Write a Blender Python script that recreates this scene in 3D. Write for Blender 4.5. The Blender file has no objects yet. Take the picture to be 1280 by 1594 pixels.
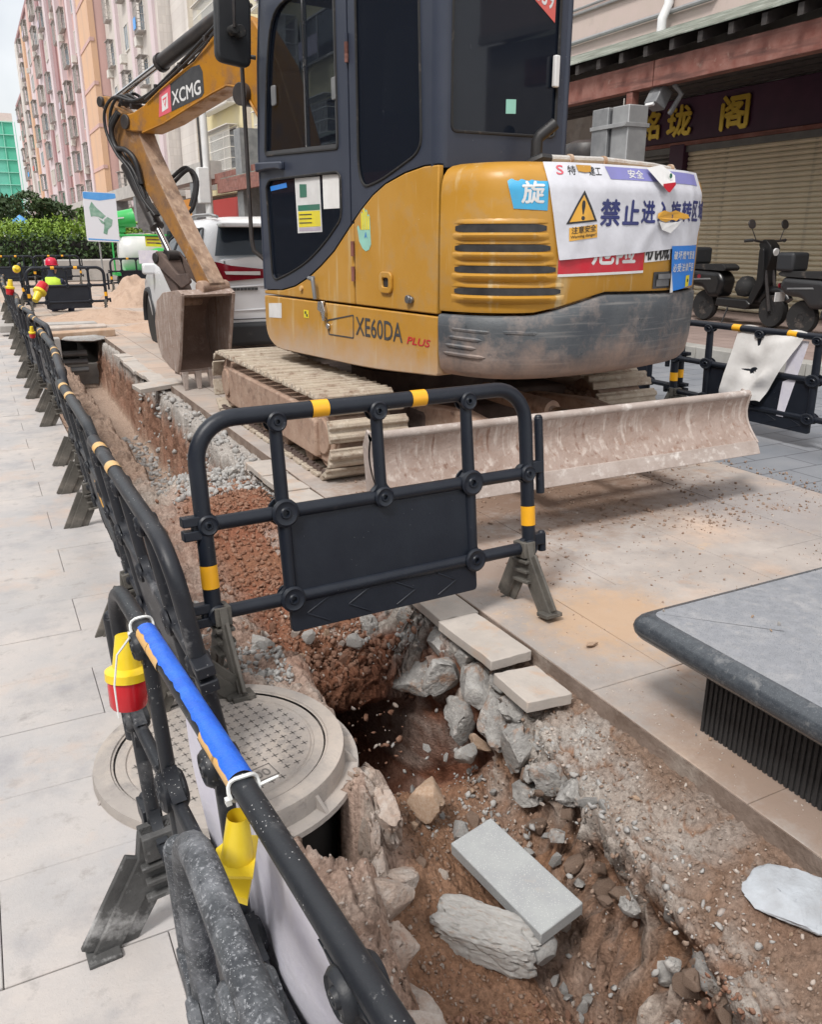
import bpy, bmesh, math, random
import numpy as np
from mathutils import Vector, Matrix
R = math.radians
PI = math.pi
random.seed(7)
rng = np.random.default_rng(7)
sc = bpy.context.scene
col = sc.collection

# ------------------------------------------------------------------ camera
cd = bpy.data.cameras.new('camera')
cd.sensor_fit = 'HORIZONTAL'
cd.angle = 2 * math.atan(0.5)
cd.clip_start = 0.02
cd.clip_end = 3000
cam = bpy.data.objects.new('camera', cd)
cam.location = (0, 0, 1.6)
cam.rotation_euler = (R(90 - 18.4), 0, R(-27.1))
col.objects.link(cam)
sc.camera = cam

# ------------------------------------------------------------------ sky and sun (bright overcast)
SUN_EL, SUN_AZ = R(55), R(238)          # azimuth clockwise from +Y
w = bpy.data.worlds.new('World')
sc.world = w
w.use_nodes = True
nt = w.node_tree
nt.nodes.clear()
sky = nt.nodes.new('ShaderNodeTexSky')
sky.sky_type = 'NISHITA'
sky.sun_disc = False
sky.sun_elevation = SUN_EL
sky.sun_rotation = SUN_AZ
sky.air_density = 1.0
sky.dust_density = 4.0
sky.ozone_density = 1.0
tcw = nt.nodes.new('ShaderNodeTexCoord')
nz = nt.nodes.new('ShaderNodeTexNoise')
nz.inputs['Scale'].default_value = 2.2
nz.inputs['Detail'].default_value = 6
mp = nt.nodes.new('ShaderNodeMapRange')
mp.inputs['From Min'].default_value = 0.25
mp.inputs['From Max'].default_value = 0.6
mp.inputs['To Min'].default_value = 0.22
mp.inputs['To Max'].default_value = 0.97
mxw = nt.nodes.new('ShaderNodeMix')
mxw.data_type = 'RGBA'
mxw.inputs['B'].default_value = (11.6, 11.6, 11.5, 1)   # cloud brightness in sky texture units
bg = nt.nodes.new('ShaderNodeBackground')
bg.inputs['Strength'].default_value = 0.085
wo = nt.nodes.new('ShaderNodeOutputWorld')
L = nt.links.new
L(tcw.outputs['Generated'], nz.inputs['Vector'])
L(nz.outputs['Fac'], mp.inputs['Value'])
L(mp.outputs['Result'], mxw.inputs['Factor'])
L(sky.outputs['Color'], mxw.inputs['A'])
L(mxw.outputs['Result'], bg.inputs['Color'])
L(bg.outputs['Background'], wo.inputs['Surface'])
sd = bpy.data.lights.new('sun', 'SUN')
sd.energy = 2.0
sd.angle = R(11)
sd.color = (1.0, 0.965, 0.92)
sun = bpy.data.objects.new('sun', sd)
sun.location = (0, 0, 30)
sun.rotation_euler = (R(90) - SUN_EL, 0, PI - SUN_AZ)
col.objects.link(sun)
sc.view_settings.view_transform = 'Standard'
sc.view_settings.look = 'None'
sc.view_settings.exposure = 0.52
sc.view_settings.gamma = 1
sc.view_settings.use_curve_mapping = False
sc.render.engine = 'CYCLES'
sc.cycles.max_bounces = 8
sc.cycles.diffuse_bounces = 3
sc.cycles.transparent_max_bounces = 16

# ------------------------------------------------------------------ materials
MT = {}
def s2l(c):
    return tuple((x / 12.92 if x <= .04045 else ((x + .055) / 1.055) ** 2.4) for x in [v / 255 for v in c])

def mat(name, base, rough=.6, metal=0., var=None, vs=3., vr=(.35, .65), dirt=None, speck=None, bump=0., bs=60., bump2=None, zdirt=None,
        streak=None, attr=None, spec=.5, vec='Object', joints=None, stretch=None, spots=None):
    """base + broad variation (var) + dirt patches (colour, scale, lo, hi) + specks (colour, scale, size) + mud low down (colour, z0, z1)"""
    m = bpy.data.materials.new(name)
    m.use_nodes = True
    t = m.node_tree
    N = t.nodes
    l = t.links.new
    p = N['Principled BSDF']
    p.inputs['Roughness'].default_value = rough
    p.inputs['Metallic'].default_value = metal
    p.inputs['Specular IOR Level'].default_value = spec
    tc = N.new('ShaderNodeTexCoord')
    if vec == 'World':
        V = N.new('ShaderNodeNewGeometry').outputs['Position']
    else:
        V = tc.outputs[vec]
    if stretch:
        mpg = N.new('ShaderNodeMapping')
        mpg.inputs['Scale'].default_value = stretch
        l(V, mpg.inputs['Vector'])
        V = mpg.outputs['Vector']
    def noise(scale, detail=5, rgh=.6):
        n = N.new('ShaderNodeTexNoise')
        n.inputs['Scale'].default_value = scale
        n.inputs['Detail'].default_value = detail
        n.inputs['Roughness'].default_value = rgh
        l(V, n.inputs['Vector'])
        return n.outputs['Fac']
    def rng_(x, a, b):
        n = N.new('ShaderNodeMapRange')
        n.inputs['From Min'].default_value = a
        n.inputs['From Max'].default_value = b
        l(x, n.inputs['Value'])
        return n.outputs['Result']
    def mix(f, a, b):
        n = N.new('ShaderNodeMix')
        n.data_type = 'RGBA'
        l(f, n.inputs['Factor'])
        for s, v in (('A', a), ('B', b)):
            if isinstance(v, (tuple, list)):
                n.inputs[s].default_value = tuple(v)[:3] + (1,)
            else:
                l(v, n.inputs[s])
        return n.outputs['Result']
    def math_(op, a, b):
        n = N.new('ShaderNodeMath')
        n.operation = op
        for i, v in enumerate((a, b)):
            if isinstance(v, (int, float)):
                n.inputs[i].default_value = v
            else:
                l(v, n.inputs[i])
        return n.outputs[0]
    c = tuple(base) + (1,)
    if attr:
        an = N.new('ShaderNodeVertexColor')
        an.layer_name = attr
        c = an.outputs['Color']
        if base is not None and base != (1, 1, 1):
            pass
    if var is not None:
        c = mix(rng_(noise(vs), *vr), c, var)
    if attr:   # fine tone variation on attribute coloured soil
        n1 = rng_(noise(55, 8, .7), .3, .72)
        mm = N.new('ShaderNodeMix'); mm.data_type = 'RGBA'; mm.blend_type = 'MULTIPLY'
        mm.inputs['Factor'].default_value = 1
        l(c, mm.inputs['A'])
        l(mix(n1, (.55, .52, .5), (1.3, 1.3, 1.3)), mm.inputs['B'])
        c = mm.outputs['Result']
    for streak in ([streak] if streak and not isinstance(streak, list) else (streak or [])):
        mg = N.new('ShaderNodeMapping')
        mg.inputs['Scale'].default_value = streak[4] if len(streak) > 4 else (1, 1, .08)
        l(tc.outputs['Object'], mg.inputs['Vector'])
        n = N.new('ShaderNodeTexNoise')
        n.inputs['Scale'].default_value = streak[1]
        n.inputs['Detail'].default_value = 4
        l(mg.outputs['Vector'], n.inputs['Vector'])
        c = mix(rng_(n.outputs['Fac'], streak[2], streak[3]), c, streak[0])
    rs = None
    for d in ([dirt] if dirt and not isinstance(dirt, list) else (dirt or [])):
        f = rng_(noise(d[1], 8, .68), d[2], d[3])
        c = mix(f, c, d[0])
        rs = f if rs is None else math_('MAXIMUM', rs, f)
    if zdirt:
        sp = N.new('ShaderNodeSeparateXYZ')
        l(tc.outputs['Object'], sp.inputs['Vector'])
        z = math_('ADD', sp.outputs['Z'], math_('MULTIPLY', math_('SUBTRACT', noise(zdirt[3] if len(zdirt) > 3 else 5, 8, .7), .5), zdirt[4] if len(zdirt) > 4 else .5))
        f = rng_(z, zdirt[2], zdirt[1])
        c = mix(f, c, zdirt[0])
        rs = f if rs is None else math_('MAXIMUM', rs, f)
    for q in (spots or []):      # a stain with its own place: (colour, (x, y), radius, strength)
        pos = N.new('ShaderNodeNewGeometry').outputs['Position']
        vd = N.new('ShaderNodeVectorMath'); vd.operation = 'MULTIPLY_ADD'
        l(pos, vd.inputs[0])
        vd.inputs[1].default_value = (1 / q[2], 1 / q[2] * (q[4] if len(q) > 4 else 1), 0)
        vd.inputs[2].default_value = (-q[1][0] / q[2], -q[1][1] / q[2] * (q[4] if len(q) > 4 else 1), 0)
        vl = N.new('ShaderNodeVectorMath'); vl.operation = 'LENGTH'
        l(vd.outputs[0], vl.inputs[0])
        f = math_('ADD', rng_(vl.outputs['Value'], 1.0, .2), math_('MULTIPLY', math_('SUBTRACT', noise(7, 9, .75), .5), 2.2))
        f = math_('MULTIPLY', rng_(f, .12, .85), math_('MULTIPLY', rng_(vl.outputs['Value'], 1.25, .6), q[3]))
        c = mix(f, c, q[0])
    for s in ([speck] if speck and not isinstance(speck, list) else (speck or [])):
        vo = N.new('ShaderNodeTexVoronoi')
        vo.inputs['Scale'].default_value = s[1]
        l(V, vo.inputs['Vector'])
        f = math_('LESS_THAN', vo.outputs['Distance'], s[2])
        if len(s) > 3:
            f = math_('MULTIPLY', f, math_('GREATER_THAN', noise(s[1] * .08, 2), s[3]))
        c = mix(f, c, s[0])
    if joints:   # (column width, row height, joint width, dark colour, stagger)
        br = N.new('ShaderNodeTexBrick')
        br.offset = joints[4]
        br.inputs['Scale'].default_value = 1
        br.inputs['Mortar Size'].default_value = joints[2]
        br.inputs['Brick Width'].default_value = joints[0]
        br.inputs['Row Height'].default_value = joints[1]
        br.inputs['Color1'].default_value = (1, 1, 1, 1)
        br.inputs['Color2'].default_value = (.86, .86, .87, 1)
        br.inputs['Mortar'].default_value = tuple(joints[3]) + (1,)
        if len(joints) > 5:
            mg = N.new('ShaderNodeMapping')
            mg.inputs['Rotation'].default_value = joints[5]
            l(tc.outputs['Object'], mg.inputs['Vector'])
            l(mg.outputs['Vector'], br.inputs['Vector'])
        else:
            l(tc.outputs['Object'], br.inputs['Vector'])
        mm = N.new('ShaderNodeMix'); mm.data_type = 'RGBA'; mm.blend_type = 'MULTIPLY'
        mm.inputs['Factor'].default_value = 1
        if isinstance(c, tuple):
            mm.inputs['A'].default_value = c
        else:
            l(c, mm.inputs['A'])
        l(br.outputs['Color'], mm.inputs['B'])
        c = mm.outputs['Result']
    if isinstance(c, tuple):
        p.inputs['Base Color'].default_value = c
    else:
        l(c, p.inputs['Base Color'])
    if rs is not None and rough < .75:
        n = N.new('ShaderNodeMapRange')
        n.inputs['To Min'].default_value = rough
        n.inputs['To Max'].default_value = .9
        l(rs, n.inputs['Value'])
        l(n.outputs['Result'], p.inputs['Roughness'])
    if bump:
        b = N.new('ShaderNodeBump')
        b.inputs['Strength'].default_value = bump
        b.inputs['Distance'].default_value = .01
        l(noise(bs, 8, .65), b.inputs['Height'])
        if bump2:
            b2 = N.new('ShaderNodeBump')
            b2.inputs['Strength'].default_value = bump2[0]
            b2.inputs['Distance'].default_value = bump2[2]
            l(noise(bump2[1], 6, .6), b2.inputs['Height'])
            l(b2.outputs['Normal'], b.inputs['Normal'])
        l(b.outputs['Normal'], p.inputs['Normal'])
    MT[name] = m
    return m

def glass(name, tint, gloss=.12, rough=.03, see=.6):
    m = bpy.data.materials.new(name)
    m.use_nodes = True
    t = m.node_tree
    N = t.nodes
    l = t.links.new
    N.clear()
    o = N.new('ShaderNodeOutputMaterial')
    tr = N.new('ShaderNodeBsdfTransparent')
    tr.inputs['Color'].default_value = tuple(tint) + (1,)
    pr = N.new('ShaderNodeBsdfPrincipled')
    pr.inputs['Base Color'].default_value = (.012, .016, .024, 1)
    pr.inputs['Roughness'].default_value = rough
    pr.inputs['Specular IOR Level'].default_value = .35
    mx = N.new('ShaderNodeMixShader')
    fr = N.new('ShaderNodeLayerWeight')
    fr.inputs['Blend'].default_value = .08
    mr = N.new('ShaderNodeMapRange')
    mr.inputs['To Min'].default_value = 1 - see
    mr.inputs['To Max'].default_value = 1
    l(fr.outputs['Fresnel'], mr.inputs['Value'])
    # dust specks and smears on the pane
    tc = N.new('ShaderNodeTexCoord')
    mg = N.new('ShaderNodeMapping')
    mg.inputs['Scale'].default_value = (1, 1, .25)
    n = N.new('ShaderNodeTexNoise')
    n.inputs['Scale'].default_value = 28
    n.inputs['Detail'].default_value = 8
    n.inputs['Roughness'].default_value = .75
    l(tc.outputs['Object'], mg.inputs['Vector'])
    l(mg.outputs['Vector'], n.inputs['Vector'])
    m2 = N.new('ShaderNodeMapRange')
    m2.inputs['From Min'].default_value = .66
    m2.inputs['From Max'].default_value = .78
    l(n.outputs['Fac'], m2.inputs['Value'])
    mc = N.new('ShaderNodeMix'); mc.data_type = 'RGBA'
    mc.inputs['A'].default_value = (.012, .016, .026, 1)
    mc.inputs['B'].default_value = (.13, .13, .15, 1)
    l(m2.outputs['Result'], mc.inputs['Factor'])
    l(mc.outputs['Result'], pr.inputs['Base Color'])
    l(mr.outputs['Result'], mx.inputs['Fac'])
    l(tr.outputs['BSDF'], mx.inputs[1])
    l(pr.outputs['BSDF'], mx.inputs[2])
    l(mx.outputs['Shader'], o.inputs['Surface'])
    MT[name] = m
    return m

DUST = (.46, .37, .31)
MUD = (.30, .19, .14)
mat('yellow', (.46, .23, .028), .34, spec=.32, var=(.50, .265, .05), vs=2, dirt=[((.40, .27, .13), 3.5, .52, .80), ((.07, .05, .04), 14, .69, .76)], streak=((.55, .40, .20), 12, .60, .74, (1, 1, .10)), speck=[((.6, .55, .45), 30, .05, .55), ((.10, .07, .05), 55, .05, .55)], zdirt=(DUST, .62, .98, 6, .35), bump=.04, bs=25)
mat('yellow_boom', (.43, .19, .012), .45, spec=.3, var=(.35, .15, .02), vs=3, dirt=[((.20, .11, .06), 5, .52, .72), ((.07, .05, .045), 9, .62, .76)], bump=.08, bs=30)
mat('yellow_stick', (.34, .16, .035), .55, var=(.24, .13, .06), vs=4, dirt=[((.13, .08, .06), 5, .45, .7), ((.42, .28, .2), 7, .6, .75)], bump=.2, bs=40)
mat('stick_worn', (.34, .22, .15), .5, var=(.46, .33, .25), vs=5, dirt=((.12, .08, .06), 6, .5, .72), streak=((.5, .36, .26), 22, .5, .62, (1, 1, .12)), bump=.3, bs=50)
mat('cab_grey', (.030, .038, .060), .40, spec=.4, var=(.040, .048, .072), vs=2, dirt=((.22, .2, .19), 9, .66, .9), speck=((.4, .4, .42), 45, .06, .6), bump=.05, bs=90)
mat('bumper_grey', (.062, .072, .086), .5, var=(.10, .11, .12), vs=3, dirt=[((.33, .27, .24), 5, .5, .78), ((.04, .045, .05), 8, .62, .72)], zdirt=((.40, .28, .22), .72, 1.02, 4, .62), streak=((.2, .2, .2), 6, .55, .75, (.3, .3, 9)), bump=.25, bs=60)
mat('mud_steel', (.285, .21, .175), .70, var=(.35, .275, .24), vs=7, dirt=[((.24, .145, .105), 16, .56, .72), ((.46, .39, .35), 22, .58, .72)], streak=[((.46, .39, .35), 26, .54, .68, (1, 1, .10)), ((.20, .12, .09), 30, .60, .72, (1, 1, .08))], bump=.45, bs=50, bump2=(.5, 9, .02))
mat('bucket_inner', (.20, .13, .10), .8, var=(.26, .18, .145), vs=4, dirt=((.34, .26, .22), 7, .55, .75), bump=.5, bs=45)
mat('blade_edge', (.42, .36, .33), .6, var=(.33, .27, .24), vs=8, dirt=((.62, .58, .55), 12, .55, .7), bump=.4, bs=60)
mat('track_pad', (.46, .40, .32), .85, vec='World', var=(.36, .29, .23), vs=7, dirt=[((.56, .51, .43), 14, .52, .7), ((.20, .13, .09), 11, .54, .70)], bump=.7, bs=40)
mat('track_mud', (.33, .215, .16), .88, vec='World', var=(.42, .30, .23), vs=7, dirt=[((.17, .105, .078), 9, .52, .70), ((.48, .39, .32), 16, .58, .72)], bump=.5, bs=45)
mat('under_dark', (.07, .05, .045), .85, var=(.14, .10, .085), vs=5, bump=.5, bs=40)
mat('black_steel', (.025, .024, .026), .45, var=(.05, .042, .04), vs=6, dirt=((.16, .11, .09), 8, .6, .8), bump=.15, bs=60)
mat('hose_black', (.018, .018, .02), .5, dirt=((.12, .09, .08), 12, .58, .8), bump=.15, bs=90)
mat('chrome', (.55, .55, .56), .22, 1., dirt=((.2, .17, .15), 10, .58, .75))
mat('barrier_black', (.008, .011, .019), .42, spec=.38, var=(.013, .017, .026), vs=6, dirt=((.17, .16, .16), 7, .66, .9), speck=((.4, .4, .4), 60, .05, .58), bump=.10, bs=70)
mat('barrier_dusty', (.010, .012, .018), .46, spec=.4, var=(.02, .022, .028), vs=6, dirt=[((.30, .30, .31), 7, .57, .78)], speck=[((.6, .6, .6), 80, .09, .5)], bump=.12, bs=70)
mat('barrier_splash', (.012, .014, .019), .45, spec=.4, var=(.022, .025, .03), vs=5, dirt=[((.16, .16, .165), 8, .56, .82), ((.26, .26, .26), 70, .62, .74)], speck=[((.5, .5, .49), 60, .07, .60), ((.38, .38, .38), 170, .14, .55)], bump=.14, bs=70)
mat('barrier_mottled', (.03, .034, .042), .58, var=(.07, .077, .086), vs=40, dirt=[((.20, .21, .23), 18, .46, .68), ((.27, .28, .30), 200, .54, .66)], speck=[((.42, .43, .45), 330, .16, .52)], bump=.25, bs=160)
mat('foot_plastic', (.075, .07, .062), .7, var=(.13, .12, .105), vs=7, dirt=((.26, .23, .2), 9, .56, .8), bump=.35, bs=60)
mat('foot_dusty', (.05, .05, .05), .7, var=(.10, .10, .10), vs=7, dirt=((.42, .42, .42), 9, .52, .7), bump=.35, bs=60)
mat('band_yellow', (.85, .42, .015), .35, var=(.78, .38, .02), vs=20, dirt=((.5, .35, .16), 25, .62, .8))
mat('band_worn', (.70, .40, .12), .5, var=(.62, .42, .2), vs=12, dirt=((.35, .3, .26), 20, .52, .7))
mat('tape_blue', (.012, .11, .62), .3, var=(.02, .15, .70), vs=30, dirt=((.6, .66, .75), 26, .70, .76), bump=.4, bs=40)
mat('tie_white', (.72, .73, .72), .45)
mat('lamp_yellow', (.78, .55, .015), .35, var=(.82, .62, .04), vs=12)
mat('lamp_red', (.50, .012, .02), .22, var=(.58, .02, .03), vs=8)
mat('paper_white', (.72, .71, .78), .7, var=(.62, .61, .72), vs=8, bump=.3, bs=25)
mat('paper_dirty', (.78, .775, .77), .7, var=(.70, .69, .68), vs=6, dirt=((.45, .40, .35), 6, .68, .8), bump=.3, bs=30)
SPOT = [((.215, .14, .10), (3.1, 4.45), 1.9, .95, 1.35), ((.50, .33, .20), (2.3, 2.55), .55, .7), ((.31, .22, .17), (2.2, 3.4), .6, .7), ((.25, .24, .25), (4.3, 3.4), .9, .5), ((.30, .21, .16), (1.95, 1.3), .22, .8, .22)]
mat('tile_pale', (.365, .325, .30), .85, spots=SPOT, vec='World', var=(.30, .275, .26), vs=2.0, dirt=[((.46, .415, .385), 1.3, .45, .7), ((.26, .24, .23), 5, .54, .76), ((.36, .26, .20), 3.2, .56, .70), ((.52, .40, .32), 1.0, .50, .68), ((.56, .38, .22), 1.7, .64, .74), ((.24, .19, .17), 22, .66, .76)], speck=[((.3, .28, .26), 160, .10, .55), ((.22, .17, .15), 70, .09, .6)], bump=.22, bs=90)
mat('tile_left', (.405, .39, .385), .85, vec='World', var=(.40, .39, .395), vs=1.4, dirt=[((.52, .475, .445), 1.1, .42, .66), ((.29, .285, .30), 2.6, .52, .76), ((.50, .40, .34), 1.5, .54, .70), ((.33, .31, .30), 11, .56, .70), ((.30, .28, .27), 24, .64, .76)], streak=((.42, .41, .41), 9, .52, .7, (.5, 2.2, 1)), speck=[((.3, .29, .28), 170, .12, .55), ((.27, .25, .24), 60, .06, .6)], bump=.22, bs=90)
mat('joint_dark', (.34, .315, .295), .95, bump=.3, bs=80)
mat('pave_far', (.46, .43, .39), .85, var=(.40, .37, .345), vs=1.2, dirt=((.54, .46, .39), 1.5, .5, .72), bump=.15, bs=60, joints=(.72, .36, .006, (.5, .47, .45), .5))
mat('pave_dusty', (.44, .39, .345), .88, var=(.37, .32, .285), vs=1.3, dirt=[((.50, .37, .29), .8, .40, .62), ((.30, .27, .25), 3, .54, .76), ((.42, .28, .21), 9, .60, .74)], bump=.25, bs=50, joints=(.74, .36, .006, (.5, .47, .45), 0, (0, 0, R(90))))
mat('road_pavers', (.185, .20, .225), .75, var=(.24, .25, .27), vs=1.3, dirt=((.40, .35, .31), 1.5, .6, .8), bump=.2, bs=60, joints=(.6, .3, .008, (.5, .5, .52), .5))
mat('shop_pavers', (.27, .20, .175), .85, var=(.33, .25, .22), vs=1.2, bump=.2, bs=50, joints=(.3, .3, .008, (.55, .52, .5), 0))
mat('kerb_stone', (.36, .35, .33), .85, var=(.28, .27, .25), vs=3, bump=.3, bs=60)
mat('soil', (1, 1, 1), .95, attr='soil', bump=1.0, bs=80, bump2=(.8, 26, .02), spec=.2)
mat('kerb_dirt', (.17, .125, .10), .95, vec='World', var=(.28, .22, .185), vs=7, dirt=((.36, .31, .27), 4, .56, .72), bump=.6, bs=50, spec=.2)
mat('plaster_tan', (.50, .43, .36), .8, var=(.44, .38, .32), vs=.3, joints=(3.6, 3.2, .9, (.18, .2, .23), 0, (R(90), 0, R(90))))
mat('clod_red', (.23, .115, .075), .95, var=(.32, .19, .135), vs=18, bump=.8, bs=90, spec=.2)
mat('clod_brown', (.25, .165, .12), .95, var=(.33, .25, .2), vs=14, bump=.8, bs=90, spec=.2)
mat('rock_grey', (.43, .42, .405), .92, var=(.31, .305, .30), vs=10, dirt=((.40, .31, .26), 5, .55, .75), bump=.7, bs=60, spec=.25)
mat('rock_pale', (.52, .47, .43), .92, var=(.44, .37, .32), vs=6, dirt=((.40, .27, .20), 5, .56, .75), bump=.7, bs=50, spec=.25)
mat('rock_tan', (.42, .28, .19), .92, var=(.5, .38, .29), vs=8, bump=.6, bs=60, spec=.25)
mat('rock_white', (.56, .55, .53), .9, var=(.46, .44, .42), vs=9, dirt=((.42, .31, .24), 5, .55, .72), bump=.8, bs=60, spec=.25)
mat('lump_grey', (.42, .41, .395), .95, vec='World', var=(.27, .26, .25), vs=22, dirt=[((.52, .50, .475), 30, .54, .66), ((.33, .215, .155), 9, .54, .66)], bump=1., bs=70, bump2=(.7, 26, .015), spec=.2)
mat('lump_pink', (.47, .395, .345), .95, vec='World', var=(.38, .28, .225), vs=9, dirt=[((.54, .49, .45), 10, .50, .66), ((.36, .21, .15), 7, .56, .70)], bump=1., bs=70, bump2=(.7, 26, .015), spec=.2)
mat('concrete_flat', (.45, .48, .52), .88, vec='World', var=(.36, .375, .40), vs=16, dirt=((.38, .26, .2), 9, .62, .74), bump=.4, bs=50)
mat('slab_grey', (.36, .375, .375), .75, var=(.30, .31, .32), vs=7, speck=((.5, .5, .5), 160, .2), dirt=((.45, .39, .33), 5, .6, .8), bump=.15, bs=120)
mat('tile_edge', (.47, .425, .385), .85, vec='World', var=(.40, .365, .335), vs=8, dirt=[((.48, .33, .23), 5, .52, .72), ((.33, .31, .29), 9, .6, .78)], bump=.25, bs=80)
mat('iron_cover', (.40, .365, .335), .8, var=(.33, .30, .28), vs=6, dirt=[((.48, .42, .37), 4, .45, .65), ((.26, .24, .23), 14, .55, .7)], bump=.35, bs=90)
mat('iron_groove', (.15, .14, .13), .85, var=(.2, .18, .17), vs=20)
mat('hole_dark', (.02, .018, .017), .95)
mat('granite', (.27, .285, .315), .32, vec='World', var=(.22, .235, .26), vs=30, dirt=[((.36, .355, .36), 7, .50, .80), ((.34, .335, .34), 26, .56, .74), ((.44, .30, .23), 3.1, .70, .76)], speck=[((.07, .075, .085), 230, .22), ((.40, .42, .43), 190, .15)], bump=.05, bs=150)
mat('granite_edge', (.045, .052, .062), .22, vec='World', var=(.07, .08, .092), vs=40, dirt=((.26, .26, .26), 14, .58, .78), speck=[((.16, .17, .19), 260, .2)])
mat('granite_rib', (.028, .028, .03), .75, var=(.045, .045, .046), vs=6, dirt=((.15, .145, .14), 12, .55, .78), speck=((.25, .25, .25), 200, .1), bump=.5, bs=120)
mat('white_paint', (.74, .75, .77), .22, var=(.70, .71, .735), vs=2, dirt=((.55, .52, .5), 3, .62, .85))
mat('tail_red', (.16, .006, .018), .18, var=(.22, .01, .02), vs=20)
mat('tail_clear', (.6, .6, .6), .15)
mat('rubber', (.016, .016, .017), .75, dirt=((.16, .13, .11), 9, .56, .78), bump=.25, bs=60)
mat('rim_metal', (.22, .22, .23), .35, .8)
mat('plastic_dark', (.022, .024, .028), .55, dirt=((.12, .11, .1), 8, .6, .82), bump=.05, bs=60)
mat('scooter_black', (.010, .010, .011), .30, dirt=((.06, .056, .052), 6, .60, .85))
mat('scooter_grey', (.025, .025, .027), .35, dirt=((.08, .076, .072), 6, .6, .85))
mat('shutter', (.66, .58, .42), .55, var=(.58, .51, .37), vs=2, dirt=((.25, .22, .17), 4, .58, .8), bump=.05)
mat('shutter_dark', (.10, .10, .095), .5, var=(.14, .14, .13), vs=3)
mat('sign_maroon', (.034, .006, .026), .55, var=(.055, .012, .036), vs=2)
mat('gold', (.62, .42, .06), .3, .55)
mat('beam_red', (.19, .062, .045), .7, var=(.27, .125, .10), vs=4, dirt=((.34, .24, .2), 6, .6, .76), streak=((.12, .05, .04), 9, .55, .7, (1, .1, 1)), bump=.2, bs=30)
mat('steel_grey', (.16, .165, .175), .5, .2, var=(.24, .245, .25), vs=4, dirt=((.3, .3, .3), 6, .6, .75))
mat('steel_pale', (.34, .345, .35), .45, .3, var=(.28, .285, .29), vs=5, dirt=((.5, .5, .5), 8, .66, .75))
mat('dark_wood', (.028, .024, .024), .8, var=(.05, .044, .042), vs=6)
mat('canopy_sheet', (.20, .235, .20), .6, var=(.09, .10, .08), vs=3, dirt=((.42, .44, .40), 2.2, .5, .7), bump=.3, bs=15)
mat('wall_pink', (.66, .55, .515), .7, var=(.62, .53, .48), vs=2, joints=(.2, .08, .004, (.8, .78, .77), 0, (R(90), 0, R(90))), speck=((.68, .6, .56), 22, .14), dirt=((.42, .36, .33), .8, .6, .8))
mat('wall_white', (.66, .62, .58), .8, var=(.58, .54, .51), vs=.5, joints=(.5, .25, .02, (.86, .85, .84), 0, (R(90), 0, R(90))), streak=((.50, .46, .43), .5, .52, .75))
mat('wall_cream', (.70, .62, .36), .8, var=(.66, .60, .42), vs=.4, joints=(.4, .2, .015, (.9, .88, .84), 0, (R(90), 0, R(90))))
mat('wall_rose', (.56, .36, .33), .8, var=(.50, .33, .31), vs=.4, streak=((.44, .31, .29), .4, .54, .75))
mat('wall_peach', (.60, .38, .24), .8, var=(.55, .36, .25), vs=.4, streak=((.46, .32, .24), .5, .56, .76))
mat('wall_mauve', (.30, .17, .18), .8, var=(.34, .2, .2), vs=.5)
mat('wall_lilac', (.60, .50, .52), .8, var=(.54, .46, .48), vs=.5, streak=((.45, .4, .4), .5, .54, .75))
mat('cage_grey', (.30, .28, .27), .6, var=(.4, .37, .35), vs=2)
mat('cage_white', (.68, .66, .62), .6)
mat('curtain_pale', (.50, .46, .42), .8, var=(.36, .33, .30), vs=2)
mat('curtain_blue', (.20, .26, .32), .6, var=(.12, .15, .18), vs=2)
mat('window_dark', (.05, .055, .06), .15, var=(.12, .12, .125), vs=.7)
mat('ac_white', (.62, .60, .56), .6, var=(.55, .52, .48), vs=2)
mat('net_green', (.06, .40, .25), .8, var=(.10, .46, .33), vs=.06, streak=((.16, .50, .40), .12, .5, .7), joints=(6, 3, .12, (.9, .95, .93), 0, (R(90), 0, 0)))
mat('net_low', (.20, .34, .28), .8, var=(.3, .42, .36), vs=.1)
mat('net_bar', (.30, .62, .50), .8, var=(.2, .5, .4), vs=.2)
mat('concrete_wall', (.36, .345, .33), .85, var=(.44, .42, .40), vs=1.5, dirt=((.26, .25, .24), 2, .55, .75), bump=.3, bs=25)
mat('leaf', (.055, .11, .022), .6, var=(.10, .17, .03), vs=1.2)
mat('leaf_light', (.16, .27, .03), .6, var=(.24, .36, .05), vs=1.5)
mat('leaf_dark', (.03, .06, .02), .6, var=(.05, .09, .025), vs=1)
mat('bark', (.10, .07, .05), .9)
mat('fog_green', (.03, .40, .075), .35, var=(.05, .46, .12), vs=3, dirt=((.3, .32, .28), 5, .62, .8))
mat('plastic_white', (.70, .70, .70), .4, var=(.62, .63, .64), vs=3)
mat('board_white', (.70, .72, .78), .5)
mat('print_blue', (.06, .28, .70), .5, var=(.12, .38, .78), vs=2)
mat('print_green', (.14, .30, .22), .6, var=(.3, .45, .38), vs=8)
mat('sign_orange', (.60, .25, .04), .5)
mat('sign_red', (.42, .04, .035), .5)
mat('sign_purple', (.4, .2, .5), .5)
mat('skin', (.36, .20, .13), .6)
mat('cloth_navy', (.02, .025, .05), .9, bump=.3, bs=60)
mat('vest_lime', (.55, .75, .06), .7, var=(.45, .66, .05), vs=9)
mat('vest_stripe', (.6, .62, .6), .4)
mat('helmet_red', (.60, .02, .06), .3)
mat('sand', (.42, .30, .225), .95, var=(.50, .38, .30), vs=3, dirt=((.33, .22, .16), 3, .5, .7), bump=1., bs=25, bump2=(.8, 6, .05), spec=.2)
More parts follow.
